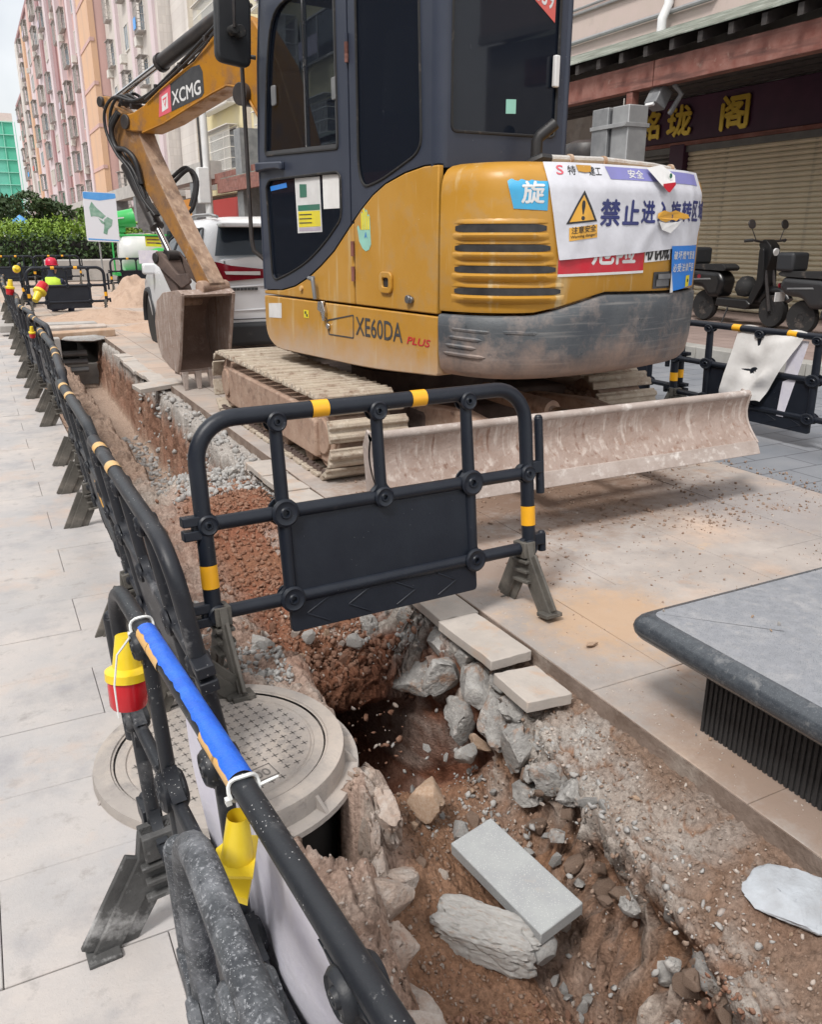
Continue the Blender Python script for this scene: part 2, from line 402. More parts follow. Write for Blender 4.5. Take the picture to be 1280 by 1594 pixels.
# flat print colours
for n_, c_, r_ in (('ink_navy', (.025, .035, .17), .5), ('ink_black', (.018, .018, .02), .5), ('ink_white', (.72, .72, .72), .5), ('ink_red', (.55, .012, .03), .5),
                   ('ink_purple', (.22, .22, .52), .5), ('ink_amber', (.80, .42, .05), .5), ('ink_pink', (.70, .12, .16), .5), ('ink_green', (.02, .16, .10), .5),
                   ('ink_yellow', (.80, .68, .02), .5), ('ink_mint', (.30, .62, .52), .5), ('ink_lilac', (.48, .42, .50), .5), ('ink_banner', (.68, .69, .75), .45),
                   ('ink_cyan', (.05, .40, .70), .5), ('ink_blue', (.02, .22, .72), .45), ('ink_salmon', (.68, .12, .10), .5), ('ink_leaf', (.05, .42, .16), .5), ('ink_char', (.045, .047, .052), .5)):
    mat(n_, c_, r_, var=tuple(min(1, x * .82 + .03) for x in c_), vs=9, bump=.12, bs=22)
glass('cab_glass', (.42, .46, .50), see=.55)
glass('cab_glass_dark', (.16, .19, .24), see=.25)
glass('car_glass', (.3, .36, .4), see=.4)
# ------------------------------------------------------------------ mesh helpers
def vnoise(x, y, seed=0):
    x = np.asarray(x, float); y = np.asarray(y, float)
    xi = np.floor(x).astype(np.int64); yi = np.floor(y).astype(np.int64)
    fx = x - xi; fy = y - yi
    fx = fx * fx * (3 - 2 * fx); fy = fy * fy * (3 - 2 * fy)
    def h(a, b):
        n = (a * 374761393 + b * 668265263 + seed * 1442695041) & 0x7fffffff
        n = ((n ^ (n >> 13)) * 1274126177) & 0x7fffffff
        return ((n ^ (n >> 16)) & 0xffff) / 65535.
    return (h(xi, yi) * (1 - fx) + h(xi + 1, yi) * fx) * (1 - fy) + (h(xi, yi + 1) * (1 - fx) + h(xi + 1, yi + 1) * fx) * fy

def fbm(x, y, seed=0, octv=4, gain=.5):
    s = 0; a = 1; t = 0
    for o in range(octv):
        s = s + a * (vnoise(x * 2 ** o, y * 2 ** o, seed + o * 17) - .5)
        t += a; a *= gain
    return s / t * 2

class MB:
    def __init__(self, M=None):
        self.v = []; self.f = []; self.mi = []; self.cur = 0; self.M = M
    def add(self, vs, fs):
        b = len(self.v)
        if self.M is not None:
            vs = [tuple(self.M @ Vector(p)) for p in vs]
        self.v += [tuple(p) for p in vs]
        self.f += [tuple(b + i for i in f) for f in fs]
        self.mi += [self.cur] * len(fs)
        return self
    def box(self, x0, x1, y0, y1, z0, z1):
        return self.add([(x0, y0, z0), (x1, y0, z0), (x1, y1, z0), (x0, y1, z0), (x0, y0, z1), (x1, y0, z1), (x1, y1, z1), (x0, y1, z1)],
                        [(0, 3, 2, 1), (4, 5, 6, 7), (0, 1, 5, 4), (1, 2, 6, 5), (2, 3, 7, 6), (3, 0, 4, 7)])
    def obox(self, c, s, rot=None, taper=1.):
        m = rot or Matrix.Identity(3)
        vs = []
        for k in (-.5, .5):
            t = taper if k > 0 else 1
            for a, b in ((-.5, -.5), (.5, -.5), (.5, .5), (-.5, .5)):
                vs.append(Vector(c) + m @ Vector((a * s[0] * t, b * s[1] * t, k * s[2])))
        return self.add(vs, [(0, 3, 2, 1), (4, 5, 6, 7), (0, 1, 5, 4), (1, 2, 6, 5), (2, 3, 7, 6), (3, 0, 4, 7)])
    def cyl(self, p0, p1, r0, r1=None, n=12, caps=True):
        r1 = r0 if r1 is None else r1
        p0 = Vector(p0); p1 = Vector(p1)
        d = (p1 - p0).normalized()
        a = d.orthogonal().normalized(); b = d.cross(a)
        vs = []
        for p, r in ((p0, r0), (p1, r1)):
            for i in range(n):
                t = 2 * PI * i / n
                vs.append(p + (a * math.cos(t) + b * math.sin(t)) * r)
        fs = [(i, (i + 1) % n, n + (i + 1) % n, n + i) for i in range(n)]
        if caps:
            fs += [tuple(range(n - 1, -1, -1)), tuple(range(n, 2 * n))]
        return self.add(vs, fs)
    def tube(self, path, r, n=8, closed=False, caps=True):
        P = [Vector(p) for p in path]
        k = len(P)
        rs = r if isinstance(r, (list, tuple)) else [r] * k
        vs = []
        up = None
        for i, p in enumerate(P):
            if closed:
                d = (P[(i + 1) % k] - P[i - 1]).normalized()
            else:
                d = (P[min(i + 1, k - 1)] - P[max(i - 1, 0)]).normalized()
            if up is None:
                up = d.orthogonal().normalized()
            up = (up - d * up.dot(d)).normalized()
            b = d.cross(up)
            for j in range(n):
                t = 2 * PI * j / n
                vs.append(p + (up * math.cos(t) + b * math.sin(t)) * rs[i])
        fs = []
        for i in range(k if closed else k - 1):
            i2 = (i + 1) % k
            for j in range(n):
                j2 = (j + 1) % n
                fs.append((i * n + j, i * n + j2, i2 * n + j2, i2 * n + j))
        if not closed and caps:
            fs += [tuple(range(n - 1, -1, -1)), tuple(range((k - 1) * n, k * n))]
        return self.add(vs, fs)
    def prism(self, poly, d0, d1, fr):
        """poly of (a, b), extruded from depth d0 to d1; fr(a, b, d) -> point"""
        n = len(poly)
        vs = [fr(a, b, d0) for a, b in poly] + [fr(a, b, d1) for a, b in poly]
        fs = [tuple(range(n - 1, -1, -1)), tuple(range(n, 2 * n))] + [(i, (i + 1) % n, n + (i + 1) % n, n + i) for i in range(n)]
        return self.add(vs, fs)
    def plate(self, outer, holes, d0, d1, fr):
        bm = bmesh.new()
        for lp in [outer] + holes:
            vs = [bm.verts.new((a, b, 0)) for a, b in lp]
            for i in range(len(vs)):
                bm.edges.new((vs[i], vs[(i + 1) % len(vs)]))
        bmesh.ops.triangle_fill(bm, edges=bm.edges[:], use_beauty=True)
        bm.verts.index_update()
        pts = [(v.co.x, v.co.y) for v in bm.verts]
        tri = [tuple(v.index for v in f.verts) for f in bm.faces]
        ed = [(e.verts[0].index, e.verts[1].index) for e in bm.edges if len(e.link_faces) == 1]
        bm.free()
        n = len(pts)
        vs = [fr(a, b, d0) for a, b in pts] + [fr(a, b, d1) for a, b in pts]
        fs = [t for t in tri] + [tuple(n + i for i in reversed(t)) for t in tri] + [(a, b, n + b, n + a) for a, b in ed]
        return self.add(vs, fs)
    def lathe(self, prof, n=24, origin=(0, 0, 0), axis='Z', caps=True):
        vs = []
        for r, z in prof:
            for i in range(n):
                t = 2 * PI * i / n
                a, b = r * math.cos(t), r * math.sin(t)
                p = {'Z': (a, b, z), 'X': (z, a, b), 'Y': (a, z, b)}[axis]
                vs.append((p[0] + origin[0], p[1] + origin[1], p[2] + origin[2]))
        fs = []
        for k in range(len(prof) - 1):
            for i in range(n):
                j = (i + 1) % n
                fs.append((k * n + i, k * n + j, (k + 1) * n + j, (k + 1) * n + i))
        if caps:
            fs += [tuple(range(n - 1, -1, -1)), tuple(range((len(prof) - 1) * n, len(prof) * n))]
        return self.add(vs, fs)
    def grid(self, P):
        P = np.asarray(P)
        m, n = P.shape[:2]
        return self.add([tuple(p) for p in P.reshape(-1, 3)], [(i * n + j, i * n + j + 1, (i + 1) * n + j + 1, (i + 1) * n + j) for i in range(m - 1) for j in range(n - 1)])
    def build(self, name, mats, parent=None, smooth=35, bevel=0, seg=2, loc=None, recalc=True):
        me = bpy.data.meshes.new(name)
        me.from_pydata(self.v, [], self.f)
        for m in (mats if isinstance(mats, (list, tuple)) else [mats]):
            me.materials.append(MT[m])
        if any(self.mi):
            me.polygons.foreach_set('material_index', self.mi)
        if recalc:
            bm = bmesh.new(); bm.from_mesh(me)
            bmesh.ops.recalc_face_normals(bm, faces=bm.faces[:])
            bm.to_mesh(me); bm.free()
        return link(name, me, parent, smooth, bevel, seg, loc)

def link(name, me, parent=None, smooth=35, bevel=0, seg=2, loc=None):
    if smooth:
        me.shade_smooth()
        me.set_sharp_from_angle(angle=R(smooth))
    o = bpy.data.objects.new(name, me)
    col.objects.link(o)
    if parent is not None:
        o.parent = parent
    if loc is not None:
        o.location = loc
    if bevel:
        b = o.modifiers.new('bevel', 'BEVEL')
        b.width = bevel; b.segments = seg; b.limit_method = 'ANGLE'; b.angle_limit = R(38)
        b.harden_normals = False
    return o

def tag(o, label=None, cat=None, group=None, kind=None):
    if label: o['label'] = label
    if cat: o['category'] = cat
    if group: o['group'] = group
    if kind: o['kind'] = kind
    return o
def thing(name, label, cat, loc=(0, 0, 0), rz=0., group=None):
    o = bpy.data.objects.new(name, None)
    o.empty_display_size = .1
    o.location = loc
    o.rotation_euler = (0, 0, rz)
    col.objects.link(o)
    return tag(o, label, cat, group)
def struct(o): return tag(o, kind='structure')
def stuff(o): return tag(o, kind='stuff')
def copy_tree(o, parent=None):
    c = o.copy()
    col.objects.link(c)
    if parent is not None:
        c.parent = parent
    for ch in [x for x in kids.get(o.name, [])]:
        copy_tree(ch, c)
    return c
kids = {}
def index_kids():
    kids.clear()
    for o in bpy.data.objects:
        if o.parent:
            kids.setdefault(o.parent.name, []).append(o)

def text(name, s, m, parent, fr, x0, x1, y0, y1, bold=0., depth=.0015, lift=0., fit=True, sub=0):
    """flat lettering stretched into the rectangle x0..x1, y0..y1 and laid on a surface by fr(x, y, d)"""
    cu = bpy.data.curves.new('lettering', 'FONT')
    cu.body = s
    cu.size = 1
    cu.resolution_u = 3
    o = bpy.data.objects.new('lettering', cu)
    col.objects.link(o)
    dg = bpy.context.evaluated_depsgraph_get()
    me = bpy.data.meshes.new_from_object(o.evaluated_get(dg))
    bpy.data.objects.remove(o)
    bpy.data.curves.remove(cu)
    if sub:
        bm = bmesh.new(); bm.from_mesh(me)
        bmesh.ops.triangulate(bm, faces=bm.faces[:])
        for _ in range(sub):
            bmesh.ops.subdivide_edges(bm, edges=[e for e in bm.edges if e.calc_length() > .12], cuts=1)
            bmesh.ops.triangulate(bm, faces=bm.faces[:])
        bm.to_mesh(me); bm.free()
    n = len(me.vertices)
    if n == 0: return None
    co = np.empty(n * 3); me.vertices.foreach_get('co', co); co = co.reshape(-1, 3)
    fs = [tuple(p.vertices) for p in me.polygons]
    bpy.data.meshes.remove(me)
    mn = co.min(0); mx = co.max(0)
    A_ = x0 + (co[:, 0] - mn[0]) / max(mx[0] - mn[0], 1e-6) * (x1 - x0)
    B_ = y0 + (co[:, 1] - mn[1]) / max(mx[1] - mn[1], 1e-6) * (y1 - y0)
    # heavier strokes: the same lettering laid a few times, slightly shifted
    hgt = (y1 - y0) * bold; wid = abs(x1 - x0) / max(len(s), 1) * bold * .9
    sh_ = [(0, 0)] if bold <= 0 else [(0, 0), (wid, 0), (-wid, 0), (0, hgt), (0, -hgt)]
    V = []; Fc = []
    for k, (dx, dy) in enumerate(sh_):
        for a, c in zip(A_, B_):
            p = Vector(fr(a + dx, c + dy, lift))
            V.append(p)
        Fc += [tuple(k * n + i for i in f) for f in fs]
    me = bpy.data.meshes.new(name)
    me.from_pydata(V, [], Fc)
    if len(sh_) > 1:      # keep the copies a hair apart
        nn_ = Vector((0, 0, 0))
        for p in me.polygons[:200]: nn_ += p.normal * p.area
        nn_ = nn_.normalized() if nn_.length > 1e-9 else Vector((0, 0, 1))
        for k in range(1, len(sh_)):
            for i in range(n): me.vertices[k * n + i].co -= nn_ * (.00018 * k)
    me.materials.append(MT[m])
    return link(name, me, parent, smooth=0)

def smooth_path(P, k=6):
    P = [Vector(p) for p in P]
    Q = [P[0] * 2 - P[1]] + P + [P[-1] * 2 - P[-2]]
    out = []
    for i in range(1, len(Q) - 2):
        a, b_, c, d = Q[i - 1], Q[i], Q[i + 1], Q[i + 2]
        for j in range(k):
            t = j / k
            out.append(.5 * ((2 * b_) + (c - a) * t + (2 * a - 5 * b_ + 4 * c - d) * t * t + (3 * b_ - a - 3 * c + d) * t ** 3))
    return out + [P[-1]]

def worley(x, y, seed=0, full=False):
    x = np.asarray(x, float); y = np.asarray(y, float)
    xi = np.floor(x).astype(np.int64); yi = np.floor(y).astype(np.int64)
    f1 = np.full(x.shape, 9.); f2 = np.full(x.shape, 9.); idv = np.zeros(x.shape); tx = np.zeros(x.shape); ty = np.zeros(x.shape)
    def h(a, b, k):
        n = (a * 374761393 + b * 668265263 + (seed * 31 + k) * 1442695041) & 0x7fffffff
        n = ((n ^ (n >> 13)) * 1274126177) & 0x7fffffff
        return ((n ^ (n >> 16)) & 0xffff) / 65535.
    for i in (-1, 0, 1):
        for j in (-1, 0, 1):
            cx, cy = xi + i, yi + j
            ox, oy = cx + .15 + .7 * h(cx, cy, 1) - x, cy + .15 + .7 * h(cx, cy, 2) - y
            d = np.hypot(ox, oy)
            n_ = d < f1
            tx = np.where(n_, ox, tx); ty = np.where(n_, oy, ty)
            f2 = np.where(n_, f1, np.minimum(f2, d)); idv = np.where(n_, h(cx, cy, 3), idv); f1 = np.where(n_, d, f1)
    return (f1, f2, idv, tx, ty) if full else (f1, f2, idv)

def rock_mesh(name, m, seed, flat=.75, cuts=9, sub=2):
    r = np.random.default_rng(seed)
    bm = bmesh.new()
    bmesh.ops.create_icosphere(bm, subdivisions=sub, radius=1)
    P = [r.normal(size=3) for _ in range(cuts)]
    P = [(p / np.linalg.norm(p), r.uniform(.45, .85)) for p in P]
    sc3 = np.array([1, r.uniform(.6, .9), r.uniform(.5, .8) * flat])
    for v in bm.verts:
        c = np.array(v.co)
        for nrm, d in P:
            k = c @ nrm
            if k > d: c = c - nrm * (k - d)
        k_ = float(fbm(np.array([c[0] * 2.2 + seed]), np.array([c[1] * 2.2 + c[2] * 1.7]), seed, 3)[0]) if sub > 2 else 0.
        c = c * (1 + r.normal() * (.03 if sub < 3 else .008) + .10 * k_)
        v.co = Vector(c * sc3)
    me = bpy.data.meshes.new(name)
    bm.to_mesh(me); bm.free()
    me.materials.append(MT[m])
    me.shade_smooth(); me.set_sharp_from_angle(angle=R(28))
    return me

def lump_mesh(name, m, seed, pw=2.6, rough=.30, sub=4, cuts=16):
    """rough aggregate lump: blocky base with several octaves of relief and cracks"""
    bm = bmesh.new()
    bmesh.ops.create_icosphere(bm, subdivisions=sub, radius=1)
    C_ = np.array([v.co[:] for v in bm.verts])
    k = (np.abs(C_) ** pw).sum(1) ** (-1 / pw)
    C_ = C_ * k[:, None]
    o = seed * 3.7
    n3 = lambda f, sd: (fbm(C_[:, 0] * f + o, C_[:, 1] * f + o, sd, 3) + fbm(C_[:, 1] * f - o, C_[:, 2] * f + o, sd + 1, 3) + fbm(C_[:, 2] * f + o, C_[:, 0] * f - o, sd + 2, 3)) / 1.7
    f1, f2, idv = worley(C_[:, 0] * 1.6 + o + C_[:, 2] * .9, C_[:, 1] * 1.6 + C_[:, 2] * 1.3 - o, seed)
    d = 1 + rough * n3(1.1, seed) + rough * .5 * n3(3.2, seed + 5) + rough * .22 * n3(8, seed + 9) + rough * .35 * (idv - .5) - rough * .4 * np.exp(-((f2 - f1) / .10) ** 2)
    C_ = C_ * d[:, None]
    r = np.random.default_rng(seed + 900)      # fracture faces
    for _ in range(cuts):
        nv = r.normal(size=3); nv /= np.linalg.norm(nv)
        dd = r.uniform(.55, .95)
        k = C_ @ nv - dd
        C_ = C_ - nv * np.where(k > 0, k, 0)[:, None] * .92
    C_ = C_ * (1 + .035 * n3(9, seed + 21) + .02 * n3(19, seed + 25))[:, None]
    for v, c in zip(bm.verts, C_): v.co = Vector(c)
    me = bpy.data.meshes.new(name)
    bm.to_mesh(me); bm.free()
    me.materials.append(MT[m])
    me.shade_smooth(); me.set_sharp_from_angle(angle=R(33))
    return me

def scatter_mesh(name, m, pts, sizes, seed=0, label=None, parent=None, sub=1):
    """many small stones joined into one mesh"""
    r = np.random.default_rng(seed)
    tm = []
    for k in range(6):
        me = rock_mesh('tmp', m, seed * 10 + k, sub=sub)
        v = np.empty(len(me.vertices) * 3); me.vertices.foreach_get('co', v)
        f = np.empty(len(me.polygons) * 3, int); me.polygons.foreach_get('vertices', f)
        tm.append((v.reshape(-1, 3), f.reshape(-1, 3)))
        bpy.data.meshes.remove(me)
    V = []; Fc = []; b = 0
    for (p, s) in zip(pts, sizes):
        v, f = tm[r.integers(6)]
        q = r.normal(size=4); q /= np.linalg.norm(q)
        w_, x, y, z = q
        Q = np.array([[1 - 2 * (y * y + z * z), 2 * (x * y - z * w_), 2 * (x * z + y * w_)], [2 * (x * y + z * w_), 1 - 2 * (x * x + z * z), 2 * (y * z - x * w_)], [2 * (x * z - y * w_), 2 * (y * z + x * w_), 1 - 2 * (x * x + y * y)]])
        V.append(v @ Q.T * s + np.asarray(p)); Fc.append(f + b); b += len(v)
    V = np.concatenate(V); Fc = np.concatenate(Fc)
    me = bpy.data.meshes.new(name)
    me.vertices.add(len(V)); me.vertices.foreach_set('co', V.astype(np.float32).ravel())
    me.loops.add(len(Fc) * 3); me.loops.foreach_set('vertex_index', Fc.astype(np.int32).ravel())
    me.polygons.add(len(Fc)); me.polygons.foreach_set('loop_start', np.arange(0, len(Fc) * 3, 3, dtype=np.int32))
    me.update(calc_edges=True)
    me.materials.append(MT[m])
    o = link(name, me, parent, smooth=0)
    return stuff(o)

def rect(cx, cy, hx, hy, r, n=4):
    out = []
    for k, (sx, sy) in enumerate(((1, 1), (-1, 1), (-1, -1), (1, -1))):
        for i in range(n + 1):
            t = PI / 2 * (k + i / n)
            out.append((cx + sx * (hx - r) + r * math.cos(t), cy + sy * (hy - r) + r * math.sin(t)))
    return out
def rounded(pts, r, n=4):
    """polygon with rounded corners"""
    out = []
    k = len(pts)
    for i in range(k):
        p = Vector(pts[i]).to_2d(); a = Vector(pts[i - 1]).to_2d(); b = Vector(pts[(i + 1) % k]).to_2d()
        rr = r[i] if isinstance(r, (list, tuple)) else r
        d1 = min(rr, (a - p).length * .49); d2 = min(rr, (b - p).length * .49)
        p1 = p + (a - p).normalized() * d1; p2 = p + (b - p).normalized() * d2
        if rr <= 0:
            out.append(tuple(p)); continue
        for j in range(n + 1):
            t = j / n
            q = p1 * (1 - t) ** 2 + p * 2 * t * (1 - t) + p2 * t * t
            out.append(tuple(q))
    return out
def XYZ(a, b, d): return (a, b, d)
# ------------------------------------------------------------------ ground sheets
def sheet(name, x0, x1, y0, y1, z, m, nx=1, ny=1):
    b = MB()
    b.grid([[(x0 + (x1 - x0) * j / nx, y0 + (y1 - y0) * i / ny, z) for j in range(nx + 1)] for i in range(ny + 1)])
    return struct(b.build(name, m, smooth=0))
struct(MB().box(-900, 900, -60, 1800, -3.2, -3.0).build('ground', 'concrete_wall', smooth=0))
b = MB(); b.box(-40, .53, -12, 20.5, -.6, -.05)
left_pavement = struct(b.build('left_pavement', 'joint_dark', smooth=0))
sheet('left_pavement_far', -40, .53, 20.5, 400, 0, 'pave_far')
sheet('left_pavement_side', -40, -1.26, -12, 20.5, 0, 'pave_far')
b = MB(); b.box(1.83, 4.79, -12, 20, -.9, -.05)
right_pavement = struct(b.build('right_pavement', 'joint_dark', smooth=0))
sheet('right_pavement_far', 1.83, 4.79, 7.9, 16.6, -.002, 'pave_dusty')
sheet('dusty_ground', .53, 40, 15.7, 400, -.012, 'pave_dusty', 1, 1)
b = MB(); b.box(4.79, 8.9, -12, 15.7, -.3, -.004)
struct(b.build('road', 'road_pavers', smooth=0))
# kerb stones of the shop side, each a stone
kb = struct(MB().box(8.93, 9.17, -12, 60, -.3, .02).build('shop_kerb', 'joint_dark', smooth=0))
km = None
for k in range(34):
    y = -4 + k * .9
    o = MB().box(8.9, 9.2, y, y + .892, -.05, .15).build('kerb_stone', 'kerb_stone', kb, bevel=.012) if km is None else None
    if km is None:
        km = o; y00 = y
    else:
        o = km.copy(); col.objects.link(o); o.location = (0, y - y00, 0)
b = MB(); b.box(9.2, 40, -12, 400, -.3, .145)
struct(b.build('shop_pavement', 'shop_pavers', smooth=0))

# paving tiles, one object each, a little uneven
def tile_set(parent, m, x_edges, rows, dx, stagger, zj=.004, seed=1):
    r = np.random.default_rng(seed)
    me_cache = {}
    for i, (y0, y1) in enumerate(rows):
        off = stagger if i % 2 else 0.
        x = x_edges[0] - (dx - off if off else 0)
        while x < x_edges[1] - .01:
            a, c = max(x, x_edges[0]), min(x + dx, x_edges[1])
            x += dx
            if c - a < .03: continue
            key = (round(c - a, 3), round(y1 - y0, 3))
            if key not in me_cache:
                g = .0022
                o = MB().box(g / 2, c - a - g / 2, g / 2, y1 - y0 - g / 2, -.048, 0).build('paving_tile', m, parent, smooth=0, bevel=.002, seg=1)
                me_cache[key] = o
            else:
                o = me_cache[key].copy(); col.objects.link(o)
            o.location = (a, y0, float(r.normal() * .0012))
            o.rotation_euler = (float(r.normal() * .0012), float(r.normal() * .0012), 0)
p_ = .3633
rows = [(2.77 + p_ * k, 2.77 + p_ * (k + 1)) for k in range(-10, 49)]
# leave room for the manhole ring: tiles there are trimmed by the ring's own collar
tile_set(left_pavement, 'tile_left', (-1.26, .53), rows, .7266, .3633, seed=3)
rows = [(1.37 + .725 * k, 1.37 + .725 * (k + 1)) for k in range(-4, 9)]
tile_set(right_pavement, 'tile_pale', (1.83, 4.79), rows, .37, 0, seed=4)

# ------------------------------------------------------------------ the open trench
XA, XB = .50, 1.845
ys = np.concatenate([np.arange(-3, .3, .06), np.arange(.3, 3.75, .0095), np.arange(3.75, 4.2, .0125), np.arange(4.2, 6.6, .02), np.arange(6.6, 15.72, .05)])
DXG = .0095
xs = np.arange(XA, XB + 1e-6, DXG)
ip = lambda y, a, b: np.interp(y, a, b)
NU = 232
_xl = np.interp(ys, [-3, .8, 1.1, 1.4, 1.75, 2.0, 2.9, 3.2, 5, 6, 16], [.56, .56, .58, .62, .76, .86, .92, .80, .80, .93, .95])
_xr = np.interp(ys, [-3, .8, 1.3, 2.0, 2.2, 2.5, 3.0, 3.5, 4.5, 6, 9, 16], [1.22, 1.30, 1.42, 1.52, 1.56, 1.60, 1.60, 1.60, 1.60, 1.56, 1.66, 1.76])
uu = np.linspace(0, 1, NU)
GX = np.stack([np.interp(uu, [0, .14, .30, .52, .86, 1], [XA, a - .06, a + .20, b_ - .24, b_ + .10, XB]) for a, b_ in zip(_xl, _xr)])
GY = np.broadcast_to(ys[:, None], GX.shape).copy()
xl = ip(GY, [-3, .8, 1.1, 1.4, 1.75, 2.0, 2.9, 3.2, 5, 6, 16], [.56, .56, .58, .62, .76, .86, .92, .80, .80, .93, .95])
xr = ip(GY, [-3, .8, 1.3, 2.0, 2.2, 2.5, 3.0, 3.5, 4.5, 6, 9, 16], [1.22, 1.30, 1.42, 1.52, 1.56, 1.60, 1.60, 1.60, 1.60, 1.56, 1.66, 1.76])
xl = xl + .05 * fbm(GY * 3, GX * 2, 5) + .025 * fbm(GY * 11, GX * 5, 6)
xr = xr + .06 * fbm(GY * 2.6, GX * 2, 15) + .045 * fbm(GY * 9, GX * 4, 16)
fl = ip(GY, [-3, .6, 1.2, 1.7, 2.1, 2.36, 2.46, 2.60, 2.97, 3.05, 3.12, 3.35, 3.8, 4.6, 5.2, 5.6, 5.95, 6.3, 14.5, 15.7], [-.66, -.60, -.52, -.44, -.41, -.40, -.48, -1.06, -1.06, -.38, -.29, -.20, -.11, .02, .03, .04, -.30, -.86, -.86, -.86])
pitx = np.exp(-((GX - 1.30) / .27) ** 6)                          # the dark pit under the red bank
flat_ = ip(GY, [-3, 2.1, 2.36, 2.6, 2.97, 3.05, 3.12, 16], [0, 0, 0, 1, 1, 1, 0, 0])
fl = fl * (1 - flat_ * (1 - pitx)) + flat_ * (1 - pitx) * ip(GY, [2.1, 2.6, 3.1], [-.38, -.32, -.24])
near = ip(GY, [2.3, 2.5], [1, 0])
fl = fl - .10 * ip(GY, [1.5, 1.9], [1, 0]) * np.clip((GX - 1.15) / .15, 0, 1)
fl = fl + near * (.13 * np.clip((1.05 - GX) / .3, 0, 1) - .10 * np.clip((GX - 1.12) / .25, 0, 1))
fl = fl + near * .07 * np.exp(-((GX - .98) ** 2 + (GY - 1.97) ** 2) / .02)
wl = ip(GY, [1, 2, 3, 5, 6, 16], [.16, .12, .25, .25, .14, .10])
wr = ip(GY, [1, 1.6, 2, 2.4, 2.9, 3.2, 5, 6, 16], [.10, .10, .12, .09, .09, .18, .2, .16, .10])
sm = lambda t: np.clip(t, 0, 1) ** 2 * (3 - 2 * np.clip(t, 0, 1))
left_top = -.035 + .02 * fbm(GX * 9, GY * 9, 31)
right_top = ip(GX, [1.3, 1.6, 1.75, 1.845], [-.15, -.10, -.075, -.07]) + .028 * fbm(GX * 8, GY * 6, 33)
t_l = sm((GX - xl) / wl)
t_r = sm((xr + .05 - GX) / wr)
Z = left_top * (1 - t_l) + fl * t_l
Z = np.where(GX > 1.15, right_top * (1 - t_r) + Z * t_r, Z)
# manhole shaft and the gap under the ring
mh = np.hypot(GX - .50, GY - 2.33)
Z = np.where(mh < .415, np.minimum(Z, -1.1), Z)
gap = np.hypot((GX - .725) / .155, (GY - 1.885) / .14) + .25 * fbm(GX * 12, GY * 12, 44)
Z = np.where((gap < 1) & (GX > .58), np.minimum(Z, -1.0), Z)
rim = np.exp(-((mh - .475) / .045) ** 2) * (GY > 1.8) * (GX > .55)
Z = Z + rim * (.05 + .05 * fbm(GX * 14, GY * 14, 45, 3))
# lumps: soil clods, broken concrete along the walls
n1 = fbm(GX * 5, GY * 5, 51, 5)
n2 = fbm(GX * 20, GY * 20, 52, 3)
wall = np.clip(t_r * (1 - t_r) * 4, 0, 1) * (GX > 1.15)
Z0 = Z.copy()
wu = GY + .03 * fbm(GY * 8, GX * 8, 81, 3); wv = GX - .85 * Z0 + .03 * fbm(GY * 8, GX * 8, 82, 3)
def chunks(size, seed):
    f1, f2, idv, tx, ty = worley(wu / size, wv / size, seed, True)
    a1 = (idv * 7.31) % 1 - .5; a2 = (idv * 13.7) % 1 - .5       # every piece is a tilted broken face
    return (idv - .5) * 1.0 + 2.4 * a1 * tx + 2.4 * a2 * ty - .9 * np.exp(-((f2 - f1) / .09) ** 2), f2 - f1
cA, eA = chunks(.115, 1)
cB, eB = chunks(.052, 2)
cC, eC = chunks(.024, 3)
edge_ = np.exp(-((GX - xr - .02) / .10) ** 2) * (GX > 1.2) * (GY < 6)
lb = np.clip(1 - t_l, 0, 1) * (GX < 1.1)
soilm = np.clip(1 - wall - edge_ - lb, 0, 1)
rough_ = np.clip(wall + .8 * edge_, 0, 1)
Z = Z + .022 * n1 + .008 * n2
bank = np.exp(-((GY - 3.12) / .13) ** 2) * (GX > .95) * (GX < 1.62)
Z = Z + bank * (.030 * cB + .022 * cC + .05 * fbm(GX * 7, GY * 7, 86, 3))
Z = Z + rough_ * (.024 * cA + .016 * cB + .006 * cC) + lb * (.024 * cA + .014 * cB + .006 * cC + .03 * fbm(GX * 6, GY * 6, 85, 3)) + soilm * (.006 * cB + .0065 * cC) * (.5 + vnoise(GX * 3, GY * 3, 83)) * (GY < 6.5)
bumpX = rough_ * (.034 * cA + .030 * cB + .011 * cC) + rough_ * .05 * fbm(GY * 4.5, GX * 3, 84, 2)
bumpX = bumpX * (1 - .8 * pitx * (GY > 2.4) * (GY < 3.1) * (Z0 < -.35))
far = (GY > 5.7)
Z = np.where(GX < .53, np.minimum(Z, -.052), Z)
Z = np.where((GX < .62) & (GX >= .53), np.minimum(Z, .0), Z)
Z = np.where(GX > 1.80, np.minimum(Z, -.058), Z)
Z = np.where(GX > 1.60, np.minimum(Z, -.03), Z)
X2 = GX - wall * bumpX + .004 * n2
X2 = X2 + .09 * np.exp(-((Z + .34) / .13) ** 2) * np.clip((GX - 1.15) / .1, 0, 1) * (t_r < .98) * ip(GY, [.4, .7, 1.9, 2.3], [0, 1, 1, 0])
Y2 = GY + .006 * fbm(GX * 30, GY * 30, 62, 2)
# undercut: the back wall of the pit runs in under its lip
lip = pitx * np.exp(-((GY - 3.0) / .06) ** 2) * np.clip((-Z - .42) / .3, 0, 1)
Y2 = Y2 + lip * .60
X2 = X2 + .26 * np.exp(-((GY - 2.68) / .24) ** 4) * np.clip((-Z - .36) / .16, 0, 1) * np.clip((GX - 1.40) / .14, 0, 1)
Y2 = Y2 + pitx * np.clip((GY - 2.72) / .2, 0, 1) * np.clip((-Z - .75) / .2, 0, 1) * .30 * np.exp(-((GY - 2.95) / .25) ** 2)
Y2 = Y2 - bank * (.05 * cB + .03 * cC)
Y2 = Y2 - pitx * .07 * np.exp(-((GY - 3.12) / .05) ** 2)
